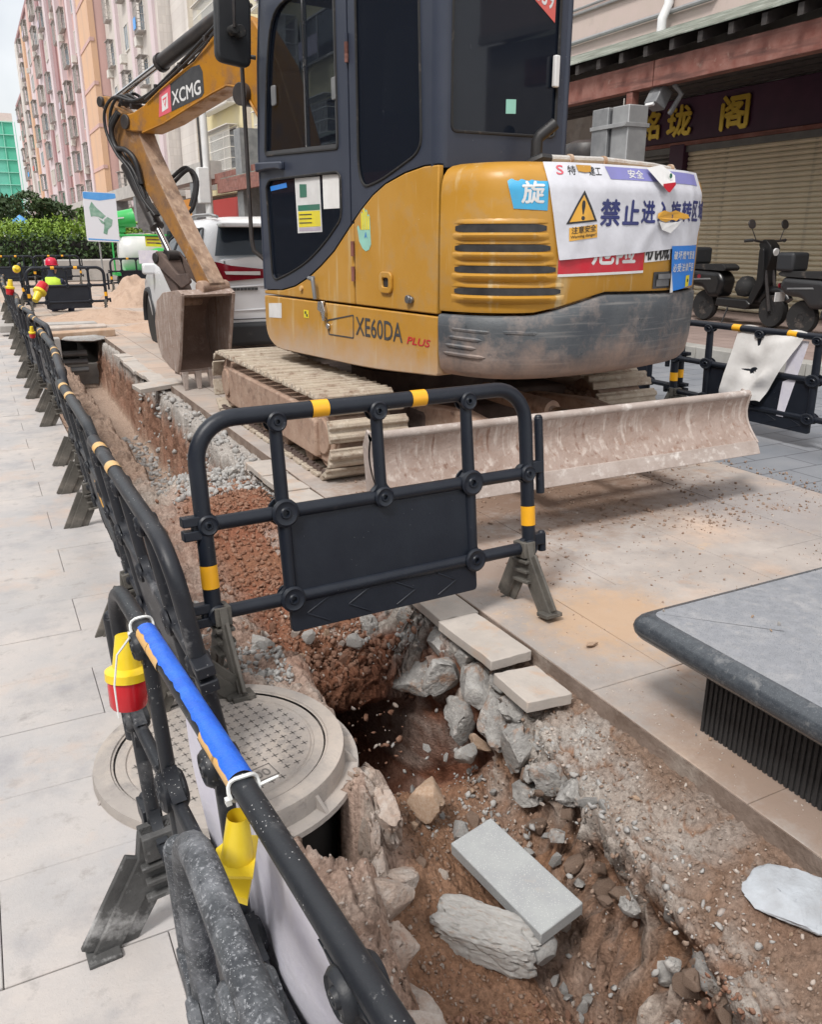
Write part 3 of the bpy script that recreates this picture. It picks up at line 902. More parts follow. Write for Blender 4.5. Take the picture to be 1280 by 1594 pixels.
# soil colours
def C3(*c): return np.array(c)
red = C3(.27, .115, .07); brown = C3(.275, .155, .095); pink = C3(.48, .36, .30); grey = C3(.42, .405, .385); dgrey = C3(.23, .21, .195); pale = C3(.50, .44, .39)
colr = np.broadcast_to(brown, GX.shape + (3,)).copy()
def over(c, a):
    global colr
    a = np.clip(a, 0, 1)[..., None]
    colr = colr * (1 - a) + c * a
nn = fbm(GX * 3.2, GY * 3.2, 71, 4); nm = fbm(GX * 12, GY * 12, 72, 3)
over(red, ip(GY, [2.35, 2.6, 5.3, 5.6], [0, 1, 1, 0]) * (.8 + .5 * nn))
over(red, (ip(GY, [.9, 1.25], [1, 0]) * .7 + .35 * nn) * (GX > .75))
over(C3(.33, .21, .145), ip(GY, [1.0, 1.4, 2.3, 2.5], [0, .25, .25, 0]) + nm * .3)
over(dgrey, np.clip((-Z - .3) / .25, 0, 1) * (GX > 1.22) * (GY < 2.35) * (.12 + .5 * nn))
over(pink, lb * (.75 + .4 * nm))
over(pale, lb * np.clip(nn * 1.6, 0, 1))
over(pink, np.exp(-((mh - .52) / .10) ** 4) * (GY > 1.7) * (GX > .6) * np.clip(.9 + .5 * nm, 0, 1) * np.clip((Z + .45) / .1, 0, 1))
over(pale, np.exp(-((mh - .50) / .06) ** 4) * (GY > 1.7) * (GX > .6) * np.clip(nm * 1.6 + .2, 0, .8))
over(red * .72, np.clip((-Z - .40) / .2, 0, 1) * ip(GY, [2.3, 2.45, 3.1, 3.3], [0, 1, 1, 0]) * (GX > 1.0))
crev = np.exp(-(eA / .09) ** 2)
up = np.clip((Z + .24 + .12 * (cA - .1) + .08 * nn) / .08, 0, 1) * (GX > 1.28) * (1 - np.clip(ip(GY, [3.9, 4.6, 5.2, 5.6], [0, 1, 1, 0]) * 1., 0, 1) * (GX < 1.62))
over(grey, up * (.9 + .4 * nm))
over(pale, up * np.clip(nn * 1.4, 0, .5))
over(C3(.255, .175, .13), np.clip((GX - xr - .02) / .09, 0, 1) * np.clip(.82 + 1.2 * fbm(GX * 5, GY * 4, 75, 3), 0, .95) * (GY < 2.6))
over(C3(.25, .155, .11), np.clip((GX - 1.50) / .1, 0, 1) * np.exp(-((GY - 1.15) / .16) ** 2) * np.clip(.7 + nn, 0, 1))
over(C3(.52, .48, .44), edge_ * np.clip(cA * .9 + .15, 0, .75) * (GY < 3.4))
over(C3(.50, .425, .375), np.exp(-((GX - xr + .01) / .05) ** 2) * np.clip((Z + .2) / .05, 0, 1) * (GY < 1.9) * np.clip(.75 + .6 * nm, 0, .9))
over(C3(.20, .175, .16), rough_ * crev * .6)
over(pale, np.exp(-((GY - 5.5) / .28) ** 2) * (.9 + .4 * nm))
farm = np.clip((GY - 5.9) / .3, 0, 1)
over(C3(.40, .29, .225), farm * .9)
wallf = farm * np.clip((-Z - .16) / .1, 0, 1) * (GX > 1.3)
over(C3(.30, .17, .12), wallf * (.85 + .5 * fbm(GX * 3, GY * 9, 77, 3)))
over(grey, farm * np.clip((Z + .28 + .1 * nm) / .1, 0, 1) * (GX > 1.3) * .9)
over(C3(.46, .35, .28), farm * np.clip((-Z - .75) / .1, 0, 1))
me = bpy.data.meshes.new('trench')
m_, n_ = GX.shape
V = np.stack([X2, Y2, Z], -1).reshape(-1, 3).astype(np.float32)
idx = np.arange(m_ * n_).reshape(m_, n_)
Fq = np.stack([idx[:-1, :-1], idx[:-1, 1:], idx[1:, 1:], idx[1:, :-1]], -1).reshape(-1, 4)
me.vertices.add(len(V)); me.vertices.foreach_set('co', V.ravel())
me.loops.add(len(Fq) * 4); me.loops.foreach_set('vertex_index', Fq.astype(np.int32).ravel())
me.polygons.add(len(Fq)); me.polygons.foreach_set('loop_start', np.arange(0, len(Fq) * 4, 4, dtype=np.int32))
me.update(calc_edges=True)
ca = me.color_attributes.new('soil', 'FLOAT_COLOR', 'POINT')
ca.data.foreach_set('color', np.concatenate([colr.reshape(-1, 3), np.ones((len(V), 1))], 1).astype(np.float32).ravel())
me.materials.append(MT['soil'])
me.shade_smooth()
trench = bpy.data.objects.new('trench', me)
col.objects.link(trench)
struct(trench)
def ground_z(x, y):
    i = int(np.clip(np.searchsorted(ys, y), 0, len(ys) - 1)); j = int(np.clip(np.searchsorted(GX[i], x), 0, NU - 1))
    return float(Z[i, j])
# far end of the trench
struct(MB().box(.52, 1.85, 15.6, 15.8, -1.2, -.5).build('trench_end', 'concrete_wall', smooth=0))
# ------------------------------------------------------------------ plastic barriers
ZB, ZM, ZT, HX, RR = .27, .60, .965, .725, .15
TR = .026
def arc_path():
    p = [(-HX, 0, ZB)]
    p += [(-HX, 0, ZB + (ZT - RR - ZB) * t) for t in (.5, 1)]
    for i in range(1, 8):
        t = PI / 2 * i / 8
        p.append((-HX + RR - RR * math.cos(t), 0, ZT - RR + RR * math.sin(t)))
    p += [(-HX + RR, 0, ZT), (0, 0, ZT)]
    q = [(-a, b, c) for a, b, c in p[:-1]]
    return p + q[::-1]
def boss(b, x, z, r, k_=1.):
    for s in (-1, 1):
        b.lathe([(r, 0), (r, .008), (r * .82, .014), (r * .72, .011), (r * .42, .011), (r * .34, .016), (r * .24, .016), (r * .20, .002)], 18, axis='Y')
        vs = b.v[-18 * 8:]
        b.v[-18 * 8:] = [(x + p[0], s * (.019 * k_ + p[1]), z + p[2]) for p in vs]
def web(b, x, z, s, sx, sz):
    """gusset where two tubes meet: a curved fillet plate"""
    n = 6
    pts = [(x, z)]
    for i in range(n + 1):
        t = PI / 2 * i / n
        pts.append((x + sx * s * (1 - math.sin(t)), z + sz * s * (1 - math.cos(t))))
    b.prism(pts, -.013, .013, lambda a, c, d: (a, d, c))
def make_barrier(label, m_frame, m_foot, m_band, group=None, feet=(-.7, .7), bands=((-.24, 't'), (.19, 't'), (-1, 'p'), (1, 'p')), pins=True, chevron=True, TR=.031):
    k_ = TR / .026
    t = thing('plastic_barrier', label, 'barrier', group=group)
    b = MB()
    b.tube(arc_path(), TR, 12)
    for z in (ZB, ZM):
        b.tube([(-HX, 0, z), (HX, 0, z)], .0225 * k_, 10)
    for x in (-.42, .42):
        b.tube([(x, 0, ZB), (x, 0, ZM), (x, 0, ZT)], [.0205 * k_, .023 * k_, .0205 * k_], 10)
    b.tube([(0, 0, ZM), (0, 0, ZT)], .0205 * k_, 10)
    for x in (-.42, 0, .42):
        for sx in (-1, 1):
            web(b, x + sx * .014 * k_, ZT - .02, .055, sx, -1)
            web(b, x + sx * .018, ZM + .018, .05, sx, 1)
    for sx in (-1, 1):
        for z, sz in ((ZM, 1), (ZM, -1), (ZB, 1)):
            web(b, sx * (HX - .018), z + sz * .018, .055, -sx, sz)
            web(b, sx * (.42 + .018), z + sz * .018, .05, sx, sz)
    b.build('frame', m_frame, t, smooth=50)
    for x, z, r_ in [(sx * .42, zz, rr_) for sx in (-1, 1) for zz, rr_ in ((ZM, .054), (ZB, .050), (ZT - .03, .038))] + [(0, ZM, .042), (0, ZT - .03, .038)] + [(sx * (HX - .01), zz, .038) for sx in (-1, 1) for zz in (ZM, ZB)]:
        b = MB(); boss(b, x, z, r_ * (.45 + .46 * k_), k_); b.build('boss', m_frame, t, smooth=40)
    b = MB()
    b.prism(rounded([(-.405, ZB + .012), (.405, ZB + .012), (.405, ZM - .012), (-.405, ZM - .012)], .03), -.007, .007, lambda a, c, d: (a, d, c))
    b.build('panel', m_frame, t, bevel=.003)
    b = MB()
    b.prism(rounded([(-.43, ZB - .135), (.43, ZB - .135), (.43, ZB - .01), (-.43, ZB - .01)], .02), -.012, .012, lambda a, c, d: (a, d, c))
    if chevron:
        for x, dr in ((-.32, -1), (-.14, -1), (.08, 1), (.28, 1)):
            for k in (-1, 1):
                p0 = Vector((x - dr * .05, 0, ZB - .072)); p1 = Vector((x + dr * .045, 0, ZB - .072 + k * .048))
                p0.x, p1.x = p1.x, p0.x
                for s in (-1, 1):
                    d = (p1 - p0).normalized(); nrm = Vector((-d.z, 0, d.x)) * .0035
                    q = [p0 + nrm, p1 + nrm, p1 - nrm, p0 - nrm]
                    b.prism([(v.x, v.z) for v in q], s * .011, s * .0155, lambda a, c, d_: (a, d_, c))
    b.build('skirt', m_frame, t, bevel=.003)
    for a, k in bands:
        b = MB()
        if k == 't':
            b.cyl((a - .034, 0, ZT), (a + .034, 0, ZT), TR + .0016, n=16, caps=False)
        else:
            b.cyl((a * HX, 0, .37), (a * HX, 0, .455), TR + .0016, n=16, caps=False)
        b.build('reflective_band', m_band, t, smooth=60)
    if pins:
        for z, l0, l1 in ((ZM + .02, .12, .21), (ZB + .03, .06, .02)):
            b = MB()
            b.obox((HX + .045, 0, z), (.07, .045, .05))
            b.cyl((HX + .072, 0, z - l0), (HX + .072, 0, z + l1), .0195, n=12)
            b.cyl((HX + .072, 0, z + l1), (HX + .072, 0, z + l1 + .012), .0195, .012, n=12)
            b.build('hinge_pin', m_frame, t, bevel=.003)
        for z in (ZM + .02, ZB + .03):
            b = MB(); b.obox((-HX - .045, 0, z), (.07, .05, .035)); b.obox((-HX - .045, 0, z - .05), (.07, .05, .035)); b.obox((-HX - .03, 0, z - .025), (.03, .03, .06))
            b.build('hinge_socket', m_frame, t, bevel=.004)
    for x in feet:
        b = MB()
        S_, H_ = .19, .30
        leg = [(-S_, 0), (-S_ + .055, 0), (-.055, .125), (.055, .125), (S_ - .055, 0), (S_, 0), (S_, .022), (.058, .235), (.045, H_), (-.045, H_), (-.058, .235), (-S_, .022)]
        b.prism(leg, -.015, .015, lambda a, c, d: (d, a, c))
        def bar(p, q, w_, tk):
            p = Vector((0, *p)); q = Vector((0, *q)); d = (q - p)
            rot = d.to_track_quat('Z', 'X').to_matrix()
            b.obox((p + q) / 2, (tk, w_, d.length), rot)
        for s in (-1, 1):
            bar((s * .052, .235), (s * (S_ - .004), .018), .014, .07)
            bar((s * .05, .125), (s * (S_ - .06), .006), .012, .07)
            b.obox((0, s * (S_ - .02), .009), (.085, .075, .018))
        b.obox((0, 0, .17), (.068, .10, .014)); b.obox((0, 0, .125), (.066, .11, .014)); b.obox((0, 0, .215), (.07, .11, .014))
        b.obox((0, 0, .265), (.062, .085, .07))
        b.build('foot', m_foot, t, bevel=.003, loc=(x, 0, 0))
    return t
def place(t, x, y, rz, lean=0., s=(1, 1, 1), z=0.):
    t.location = (x, y, z); t.rotation_euler = (R(lean), 0, R(rz)); t.scale = s
    return t

P_ = make_barrier('clean black plastic barrier standing across the trench, in front of the excavator track', 'barrier_black', 'foot_plastic', 'band_yellow')
place(P_, 1.34, 2.80, 2.0, -7, (1.0, 1, 1.03))
A_ = make_barrier('scuffed black plastic barrier beside the manhole with blue tape wound along its top rail', 'barrier_splash', 'foot_dusty', 'band_worn', feet=(-.5, .70), bands=((.37, 't'), (.30, 't'), (.0, 't'), (-.06, 't')), chevron=False, TR=.0165)
place(A_, .257, 1.00, 93.6, -3, (1, 1, .965))
N_ = make_barrier('mottled grey white barrier nearest the viewer, its top rail crusted with cement splashes', 'barrier_mottled', 'foot_dusty', 'band_worn', feet=(-.6,), bands=(), chevron=False, TR=.0195)
place(N_, .172, .185, 90.5, -2, (1, 1, .965))
# blue tape, ties on barrier A (pieces of that barrier)
b = MB()
n = 40
TR = .0165
rows_ = []
for i in range(n + 1):
    x = .405 - i / n * .50
    half = .75 + .18 * math.sin(i * 1.7) * (i % 3 == 0) + (.25 if i > 30 else 0)
    rows_.append([(x, math.sin(-1.25 + (half + 1.25) * j / 10) * (TR + .003), ZT + math.cos(-1.25 + (half + 1.25) * j / 10) * (TR + .003)) for j in range(11)])
b.grid(rows_)
b.build('blue_tape', 'tape_blue', A_, smooth=60)
for x in (.435, -.105):
    b = MB()
    b.tube([(x + .004 * math.sin(k), math.cos(2 * PI * k / 18) * (TR + .004), ZT + math.sin(2 * PI * k / 18) * (TR + .004)) for k in range(18)], .0028, 6, closed=True)
    b.obox((x, TR + .006, ZT - .012), (.009, .007, .009))
    if x > 0:
        b.tube([(x, .02, ZT - .012), (x + .01, .05, ZT - .05), (x + .005, .065, ZT - .11), (x - .01, .07, ZT - .17)], [.0022, .002, .002, .0014], 6)
    else:
        b.tube([(x, -.02, ZT - .005), (x - .004, -.036, ZT + .0), (x - .008, -.045, ZT + .004)], [.0025, .0022, .0016], 6)
    b.build('cable_tie', 'tie_white', A_)
b = MB()
b.grid([[(.31 - .70 * i / 20, -.030 + .006 * math.sin(i * .9 + j * .5), ZT - .07 - .52 * j / 12 - .03 * (i / 20) * math.sin(j)) for j in range(13)] for i in range(21)])
ob = b.build('paper_sheet', 'paper_white', None, smooth=60)
ob.matrix_world = Matrix.LocRotScale(Vector(A_.location), A_.rotation_euler, Vector(A_.scale))
tag(ob, 'pale lilac paper sheet hanging behind the blue taped barrier', 'paper sheet')

# row along the trench
ROW = 'black barriers lined up along the left edge of the trench'
words = ['first', 'second', 'third', 'fourth', 'fifth', 'sixth', 'seventh', 'eighth', 'ninth', 'tenth', 'eleventh', 'twelfth', 'thirteenth', 'fourteenth']
C_ = make_barrier('first dusty barrier of the trench side row, beside the manhole cover', 'barrier_dusty', 'foot_plastic', 'band_worn', ROW, feet=(-.05, .72), bands=((.42, 't'), (.12, 't')), TR=.0235)
D_ = make_barrier('second barrier of the trench side row, white paint specks and orange arrows on it', 'barrier_splash', 'foot_plastic', 'band_worn', ROW, feet=(.72,), bands=((.42, 't'), (.12, 't')), TR=.0235)
for k, x in enumerate((-.22, .02)):   # orange arrow stickers
    b = MB()
    b.prism([(x - .09, .36), (x + .02, .36), (x + .09, .435), (x + .02, .51), (x - .09, .51), (x - .03, .435)], .0075, .009, lambda a, c, d: (a, d, c))
    b.build('arrow_sticker', 'band_yellow', D_, smooth=0)
index_kids()
place(C_, .46, 2.68, 90.5, -9, (1, 1, .915))
place(D_, .47, 4.20, 90.0, -9, (1, 1, .905))
rr = np.random.default_rng(5)
for k in range(2, 13):
    t = copy_tree(C_ if k % 3 else D_)
    t['label'] = words[k] + ' barrier of the dusty black row along the trench, counted from the manhole'
    place(t, .49 + .012 * k + float(rr.normal()) * .02, 4.20 + 1.51 * (k - 1), 90 + float(rr.normal()) * 2.0, -6 + float(rr.normal()) * 3, (1, 1, .91 + float(rr.normal()) * .01))
# barriers further off
far_specs = [(1.78, 19.9, 1, -2, 'black barrier standing across the far end of the trench in front of the crouching worker'),
             (4.6, 28.0, 3, 0, 'black barrier set in front of the poster board near the white tank'),
             (6.1, 28.0, 3, 0, 'black barrier behind the sand heap, next to the white tank'),
             (1.2, 33.5, -4, 0, 'distant black barrier across the pavement in front of the hedge, farther than the worker'),
             (2.75, 33.6, 2, 0, 'distant black barrier in front of the hedge corner by the concrete planter'),
             (1.1, 23.3, 86, -4, 'black barrier standing lengthwise behind the worker')]
index_kids()
for x, y, rz, ln, lb in far_specs:
    t = copy_tree(P_)
    t['label'] = lb; t['group'] = 'black barriers around the far works'
    place(t, x, y, rz, ln, (1.08, 1, 1.03))
t = copy_tree(P_)
t['label'] = 'black barrier by the road with a torn white sheet hung over its rail'
place(t, 5.72, 4.80, 91, -2, (1.28, 1, .915))
RB = t
t = copy_tree(P_)
t['label'] = 'black barrier beyond the sheet draped one, mostly hidden behind the excavator'
place(t, 5.85, 6.78, 93, -2, (1.28, 1, .915))
t = copy_tree(P_)
t['label'] = 'fallen black barrier lying flat on the pavement beyond the stone bench'
t.location = (5.12, 3.02, .04); t.rotation_euler = (R(86), 0, R(8))
# torn white sheet over the right barrier
bx = []
for i in range(25):
    row_ = []
    for j in range(19):
        u, v = i / 24, j / 18
        zt = .90 - .66 * v * (1 - .1 * u)
        y = 5.02 - u * (.66 - .22 * v) + .12 * v
        x = 5.665 - .035 * math.sin(u * 7 + v * 4) * v - .03 * v - .04 * vnoise(u * 5, v * 6, 3) + .02
        row_.append((x, y, zt + .02 * math.sin(u * 9)))
    bx.append(row_)
b = MB(); b.grid(bx)
o = b.build('draped_sheet', 'paper_dirty', None, smooth=60)
tag(o, 'crumpled torn white sheet draped over the barrier by the road', 'plastic sheet')
b = MB()
b.grid([[(5.70, 4.52 - .17 * u + .04 * v, .84 - .62 * v + .0 * u) for u in (0, .5 * (1 - .6 * v), 1 - .6 * v)] for v in (0, .25, .5, .75, 1)])
tag(b.build('paper_strip', 'paper_white', None, smooth=0), 'narrow white strip of sheet hanging right of the crumpled one', 'plastic sheet')

# warning lamps
def lamp(label, group=None):
    t = thing('warning_lamp', label, 'warning lamp', group=group)
    MB().lathe([(.012, .0), (.024, -.0), (.034, -.075), (.052, -.085), (.052, -.105), (.046, -.107)], 20, caps=True).build('lamp_base', 'lamp_yellow', t, smooth=40)
    MB().lathe([(.046, -.106), (.047, -.12), (.044, -.17), (.040, -.178), (.0, -.180)], 20, caps=False).build('lamp_lens', 'lamp_red', t, smooth=50)
    return t
l1 = lamp('yellow and red warning lamp hanging under the blue taped rail')
l1.location = (.158, 1.50, .885); l1.rotation_euler = (R(-6), R(4), 0); l1.scale = (.80,) * 3
index_kids()
for k, (x, y, z, rx, ry, sc_, lb) in enumerate([(.60, 10.9, .90, 150, 35, 1.45, 'warning lamp tilted up on top of the row, red lens skyward, nearest the plank bridge'),
                                (.44, 13.0, 1.06, 4, 8, 1.15, 'warning lamp hanging on the pavement side of the row, yellow cone over red'),
                                (.72, 17.0, 1.10, 75, 20, 1.3, 'warning lamp lying sideways on the row beyond the tilted one'),
                                (.43, 9.0, .78, 14, 0, .62, 'small warning lamp low on the row, mostly its red lens in view'),
                                (.50, 21.0, 1.22, 40, 0, 1.2, 'farthest warning lamp, near the end of the row')]):
    t = copy_tree(l1); t['label'] = lb; t['group'] = 'warning lamps on the barrier row'
    t.location = (x, y, z); t.rotation_euler = (R(rx), R(ry), 0); t.scale = (sc_,) * 3
t = thing('broken_lamp', 'broken yellow warning lamp holder with its lens gone, under the blue taped barrier', 'warning lamp')
b = MB(); b.lathe([(.019, 0), (.030, -.095), (.029, -.095)], 18, caps=False); b.build('lamp_base', 'lamp_yellow', t, smooth=40)
b = MB(); b.prism([(-.05, -.03), (.05, -.035), (.055, .01), (.02, .04), (-.045, .035)], -.098, -.092, XYZ); b.build('lamp_flange', 'lamp_yellow', t)
b = MB(); b.prism([(-.045, -.02), (.04, -.03), (.05, .01), (.01, .028), (-.03, .02)], -.165, -.15, lambda a, c, d: (a + .012, c, d + a * .25)); b.build('lamp_shard', 'lamp_yellow', t)
b = MB(); b.tube([(.01, 0, -.09), (.012, .003, -.12), (.02, 0, -.15)], .006, 6); b.tube([(.03, 0, -.09), (.034, .0, -.13), (.03, .0, -.15)], .005, 6); b.build('lamp_core', 'rock_tan', t)
t.location = (.200, .875, .905); t.rotation_euler = (R(4), R(-3), R(70)); t.scale = (.72,) * 3

# ------------------------------------------------------------------ manhole
t = thing('manhole_cover', 'dusty round iron manhole cover with cross pattern in a raised ring frame', 'manhole cover', (.50, 2.33, 0))
b = MB()
b.lathe([(.395, .030), (.345, .036), (.342, .030), (.336, .030)], 72, caps=False)
b.lathe([(.395, .030), (.398, .018), (.400, -.036), (.442, -.039), (.444, -.056), (.36, -.060)], 72, caps=False)
b.build('ring_frame', 'iron_cover', t, smooth=30)
for k in range(10):
    a = k * 2 * PI / 10 + .2
    b = MB()
    c_, s_ = math.cos(a), math.sin(a)
    b.prism([(.398, .008), (.438, -.038), (.398, -.038)], -.006, .006, lambda p, q, d: (p * c_ - d * s_, p * s_ + d * c_, q))
    b.build('rib', 'iron_cover', t, smooth=0)
b = MB(); b.lathe([(.334, .010), (.330, .026), (.300, .027), (.296, .022), (.290, .022), (.286, .027), (.0, .027)], 72, caps=False); b.build('cover', 'iron_cover', t, smooth=30)
b = MB()
for i in range(-8, 9):
    for j in range(-8, 9):
        x, y = i * .037, j * .037
        if math.hypot(x, y) > .272 or (j in (-6, -5) and abs(i) < 3): continue
        a = R(12)
        for w_, h_ in ((.024, .0045), (.0045, .024)):
            q = [(x - w_ / 2, y - h_ / 2), (x + w_ / 2, y - h_ / 2), (x + w_ / 2, y + h_ / 2), (x - w_ / 2, y + h_ / 2)]
            q = [(u * math.cos(a) - v * math.sin(a), u * math.sin(a) + v * math.cos(a)) for u, v in q]
            b.add([(u, v, .0278) for u, v in q], [(0, 1, 2, 3)])
b.build('cross_pattern', 'iron_groove', t, smooth=0)
a0 = R(12)
rot2 = lambda a, c, d: (a * math.cos(a0) - c * math.sin(a0), a * math.sin(a0) + c * math.cos(a0), .0284 + d)
b = MB()
for x0, x1, y0, y1 in ((-.075, .075, -.175, -.171), (-.075, .075, -.239, -.235), (-.075, -.071, -.239, -.171), (.071, .075, -.239, -.171)):
    b.add([rot2(x0, y0, 0), rot2(x1, y0, 0), rot2(x1, y1, 0), rot2(x0, y1, 0)], [(0, 1, 2, 3)])
b.build('plate_outline', 'iron_groove', t, smooth=0)
text('lettering', 'A400', 'iron_groove', t, rot2, -.058, .058, -.224, -.187, .01)
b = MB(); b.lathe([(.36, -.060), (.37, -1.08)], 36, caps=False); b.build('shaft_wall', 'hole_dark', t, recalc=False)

# ------------------------------------------------------------------ stone bench
t = thing('stone_bench', 'dark grey granite bench slab with rounded edge on a black ribbed plinth', 'bench', (0, 0, 0))
ZBT = .40
b = MB()
prof = [(0, ZBT), (.0, ZBT - .09)]
x0, x1, y0, y1 = 1.82, 4.2, -.9, 1.93
# rounded-nose slab, front face towards the trench and far end
n = 8
e = .050
loops = []
for k in range(n + 1):
    tt = PI / 2 - PI * k / n
    ins = e * (1 - math.cos(tt)); z = ZBT - e + e * math.sin(tt)
    loops.append([(x, y, z) for x, y in rounded([(x0 + ins, y0), (x1, y0), (x1, y1 - ins), (x0 + ins, y1 - ins)], [0, 0, 0, .05], 4)])
m = len(loops[0])
vs = [p for l_ in loops for p in l_]
b.cur = 1
b.add(vs, [(k * m + i, k * m + (i + 1) % m, (k + 1) * m + (i + 1) % m, (k + 1) * m + i) for k in range(n) for i in range(m)])
b.cur = 0
b.add(loops[0], [tuple(range(m))]); b.cur = 1; b.add(loops[-1], [tuple(range(m))[::-1]]); b.cur = 0
b.build('bench_slab', ['granite', 'granite_edge'], t, smooth=50)
b = MB()
b.add([(1.87, 1.885, ZBT + .0012), (1.8735, 1.882, ZBT + .0012), (2.16, 1.58, ZBT + .0012), (2.157, 1.58, ZBT + .0012)], [(0, 1, 2, 3)])
b.build('joint', 'ink_black', t, smooth=0)
b = MB(); b.box(2.0, 4.0, -.9, 1.72, 0, ZBT - .09); b.build('plinth', 'granite_rib', t, smooth=0)
rib = MB(); rib.box(-.006, .0, 0, .011, 0, ZBT - .095)
first = None
for k in range(86):
    y = 1.708 - k * .020
    if first is None:
        first = rib.build('plinth_rib', 'granite_rib', t, smooth=0); o = first
    else:
        o = first.copy(); col.objects.link(o)
    o.location = (1.999, y, .001)
for k in range(12):
    o = first.copy(); col.objects.link(o); o.location = (2.01 + k * .02, 1.72, .001); o.rotation_euler = (0, 0, R(-90))

# ------------------------------------------------------------------ loose border tiles on the lip of the trench
def tile_thing(label, x, y, z, lx, ly, rz, rx=0, ry=0, th=.045, m='tile_edge'):
    b = MB(); q = np.random.default_rng(int(abs(x * 977 + y * 131) * 10)); poly = []
    for (a0, c0), (a1, c1) in zip([(-1, -1), (1, -1), (1, 1), (-1, 1)], [(1, -1), (1, 1), (-1, 1), (-1, -1)]):
        for k in range(6):
            u = k / 6; chip = (.0018 * q.normal() + (.010 * q.random() if q.random() < .12 else 0)) * (m == 'tile_edge')
            px, py = (a0 + (a1 - a0) * u) * lx / 2, (c0 + (c1 - c0) * u) * ly / 2
            poly.append((px * (1 - abs(chip) / (lx / 2)), py * (1 - abs(chip) / (ly / 2))))
    b.prism(poly, -th, 0, XYZ)
    o = b.build('border_tile', m, None, bevel=.004)
    o.location = (x, y, z); o.rotation_euler = (R(rx), R(ry), R(rz))
    tag(o, label, 'paving tile', 'loose border tiles along the trench lip')
    return o
tile_thing('pale border tile farthest up the trench lip, half under the clean barrier', 1.715, 3.09, .004, .20, .43, 0, 1)
tile_thing('pale border tile in the middle of the three on the trench lip', 1.705, 2.66, .004, .20, .43, .5, -1)
tile_thing('short broken pale tile at the end of the three, slightly tilted', 1.665, 2.245, .0, .20, .255, -3, -2, 3)
for k in range(6):
    tile_thing('pale border tile of the lip beside the excavator track, %s past the clean barrier' % words[k], 1.72, 3.53 + .435 * k, .0, .20, .43, float(rr.normal()) * 1.2, float(rr.normal()))
for k in range(6):
    tile_thing('%s dusty border tile along the far lip beyond the bucket' % words[k], 1.74 + .02 * float(rr.normal()), 10.2 + .46 * k, .01, .20, .43, float(rr.normal()) * 4, float(rr.normal()) * 2)
tile_thing('loose white slab sticking out over the far trench lip by the bucket', 1.70, 9.72, .02, .5, .3, 8, 3, -4, .05)
# kerb strip of the right pavement
b = MB()
b.box(1.826, 1.832, -12, 16.5, -.2, -.002)
struct(b.build('trench_kerb', 'kerb_dirt', smooth=0))
o = tile_thing('grey paving slab tipped into the trench, resting on a pale boulder', 1.255, 1.735, -.305, .175, .43, 8, 4, -7, .05, 'slab_grey')
o['category'] = 'paving slab'; del o['group']

# ------------------------------------------------------------------ stones
def stone(name, m, seed, x, y, z, s, label, group=None, rot=None, flat=.75, sub=3, sc=None, lump=None):
    me = lump_mesh(name, m, seed, *lump) if lump else rock_mesh(name, m, seed, flat, 14, sub)
    o = bpy.data.objects.new(name, me); col.objects.link(o)
    o.location = (x, y, z); o.scale = sc or (s, s, s)
    r_ = np.random.default_rng(seed)
    o.rotation_euler = rot or tuple(r_.uniform(0, 6, 3))
    if label: tag(o, label, 'stone', group)
    return o
stone('boulder', 'rock_white', 11, 1.09, 1.645, -.40, 1, 'long pale boulder lying in the trench under the tipped slab', rot=(.15, .05, -.82), sc=(.165, .070, .068), lump=(4.5, .22, 5, 0))
stone('boulder', 'rock_grey', 12, 1.235, 1.545, -.43, 1, 'grey block wedged between the boulder and the tipped slab', rot=(.2, 0, .5), sc=(.075, .06, .09))
stone('boulder', 'rock_white', 13, 1.50, 2.44, -.38, 1, 'pointed pale stone at the right rim of the dark pit', rot=(.3, .6, .8), sc=(.11, .075, .10))
stone('boulder', 'rock_tan', 14, 1.19, 2.20, -.32, 1, 'rounded tan clod on the near rim of the dark pit', rot=(.3, .2, .4), sc=(.085, .07, .075), lump=(2.5, .3, 4))
stone('boulder', 'rock_grey', 18, 1.235, 2.03, -.36, 1, 'grey white stone half buried below the tan clod', rot=(.2, .5, 1.2), sc=(.085, .06, .09))
stone('boulder', 'rock_tan', 21, 2.055, 2.37, .015, 1, 'orange brown stone lying alone on the pavement by the barrier foot', rot=(.1, .1, .2), sc=(.038, .025, .02))
stone('boulder', 'rock_tan', 29, 1.58, 2.47, -.38, 1, 'brown stone tucked behind the pointed pale stone', rot=(.4, .6, .1), sc=(.07, .06, .07))
stone('boulder', 'clod_red', 25, 1.24, 2.78, -1.0, 1, 'larger red clod lying at the bottom of the dark pit', sc=(.09, .08, .08))
stone('boulder', 'clod_red', 26, 1.36, 2.72, -1.0, 1, 'smaller red clod at the bottom of the dark pit', sc=(.06, .06, .06))
LG = 'lumps of broken concrete in the trench wall'
lr = np.random.default_rng(77)
LP = [(1.66, 3.26, -.12, .085), (1.60, 3.10, -.19, .10), (1.63, 2.92, -.13, .085), (1.57, 2.80, -.22, .12), (1.64, 2.72, -.11, .07), (1.60, 2.58, -.16, .11), (1.66, 2.47, -.10, .075), (1.585, 2.40, -.22, .10),
      (1.63, 2.28, -.13, .09), (1.57, 2.20, -.22, .12), (1.63, 2.08, -.13, .075), (1.585, 1.96, -.20, .10), (1.545, 1.84, -.17, .07), (1.54, 1.72, -.26, .085), (1.50, 1.60, -.19, .065), (1.50, 1.46, -.28, .10),
      (1.46, 1.30, -.20, .075), (1.44, 1.14, -.26, .10), (1.40, 1.0, -.2, .08), (1.55, 2.98, -.33, .11), (1.60, 2.66, -.36, .10), (1.53, 2.10, -.35, .075)]
words += ['fifteenth', 'sixteenth', 'seventeenth', 'eighteenth', 'nineteenth', 'twentieth', 'twenty-first', 'twenty-second']
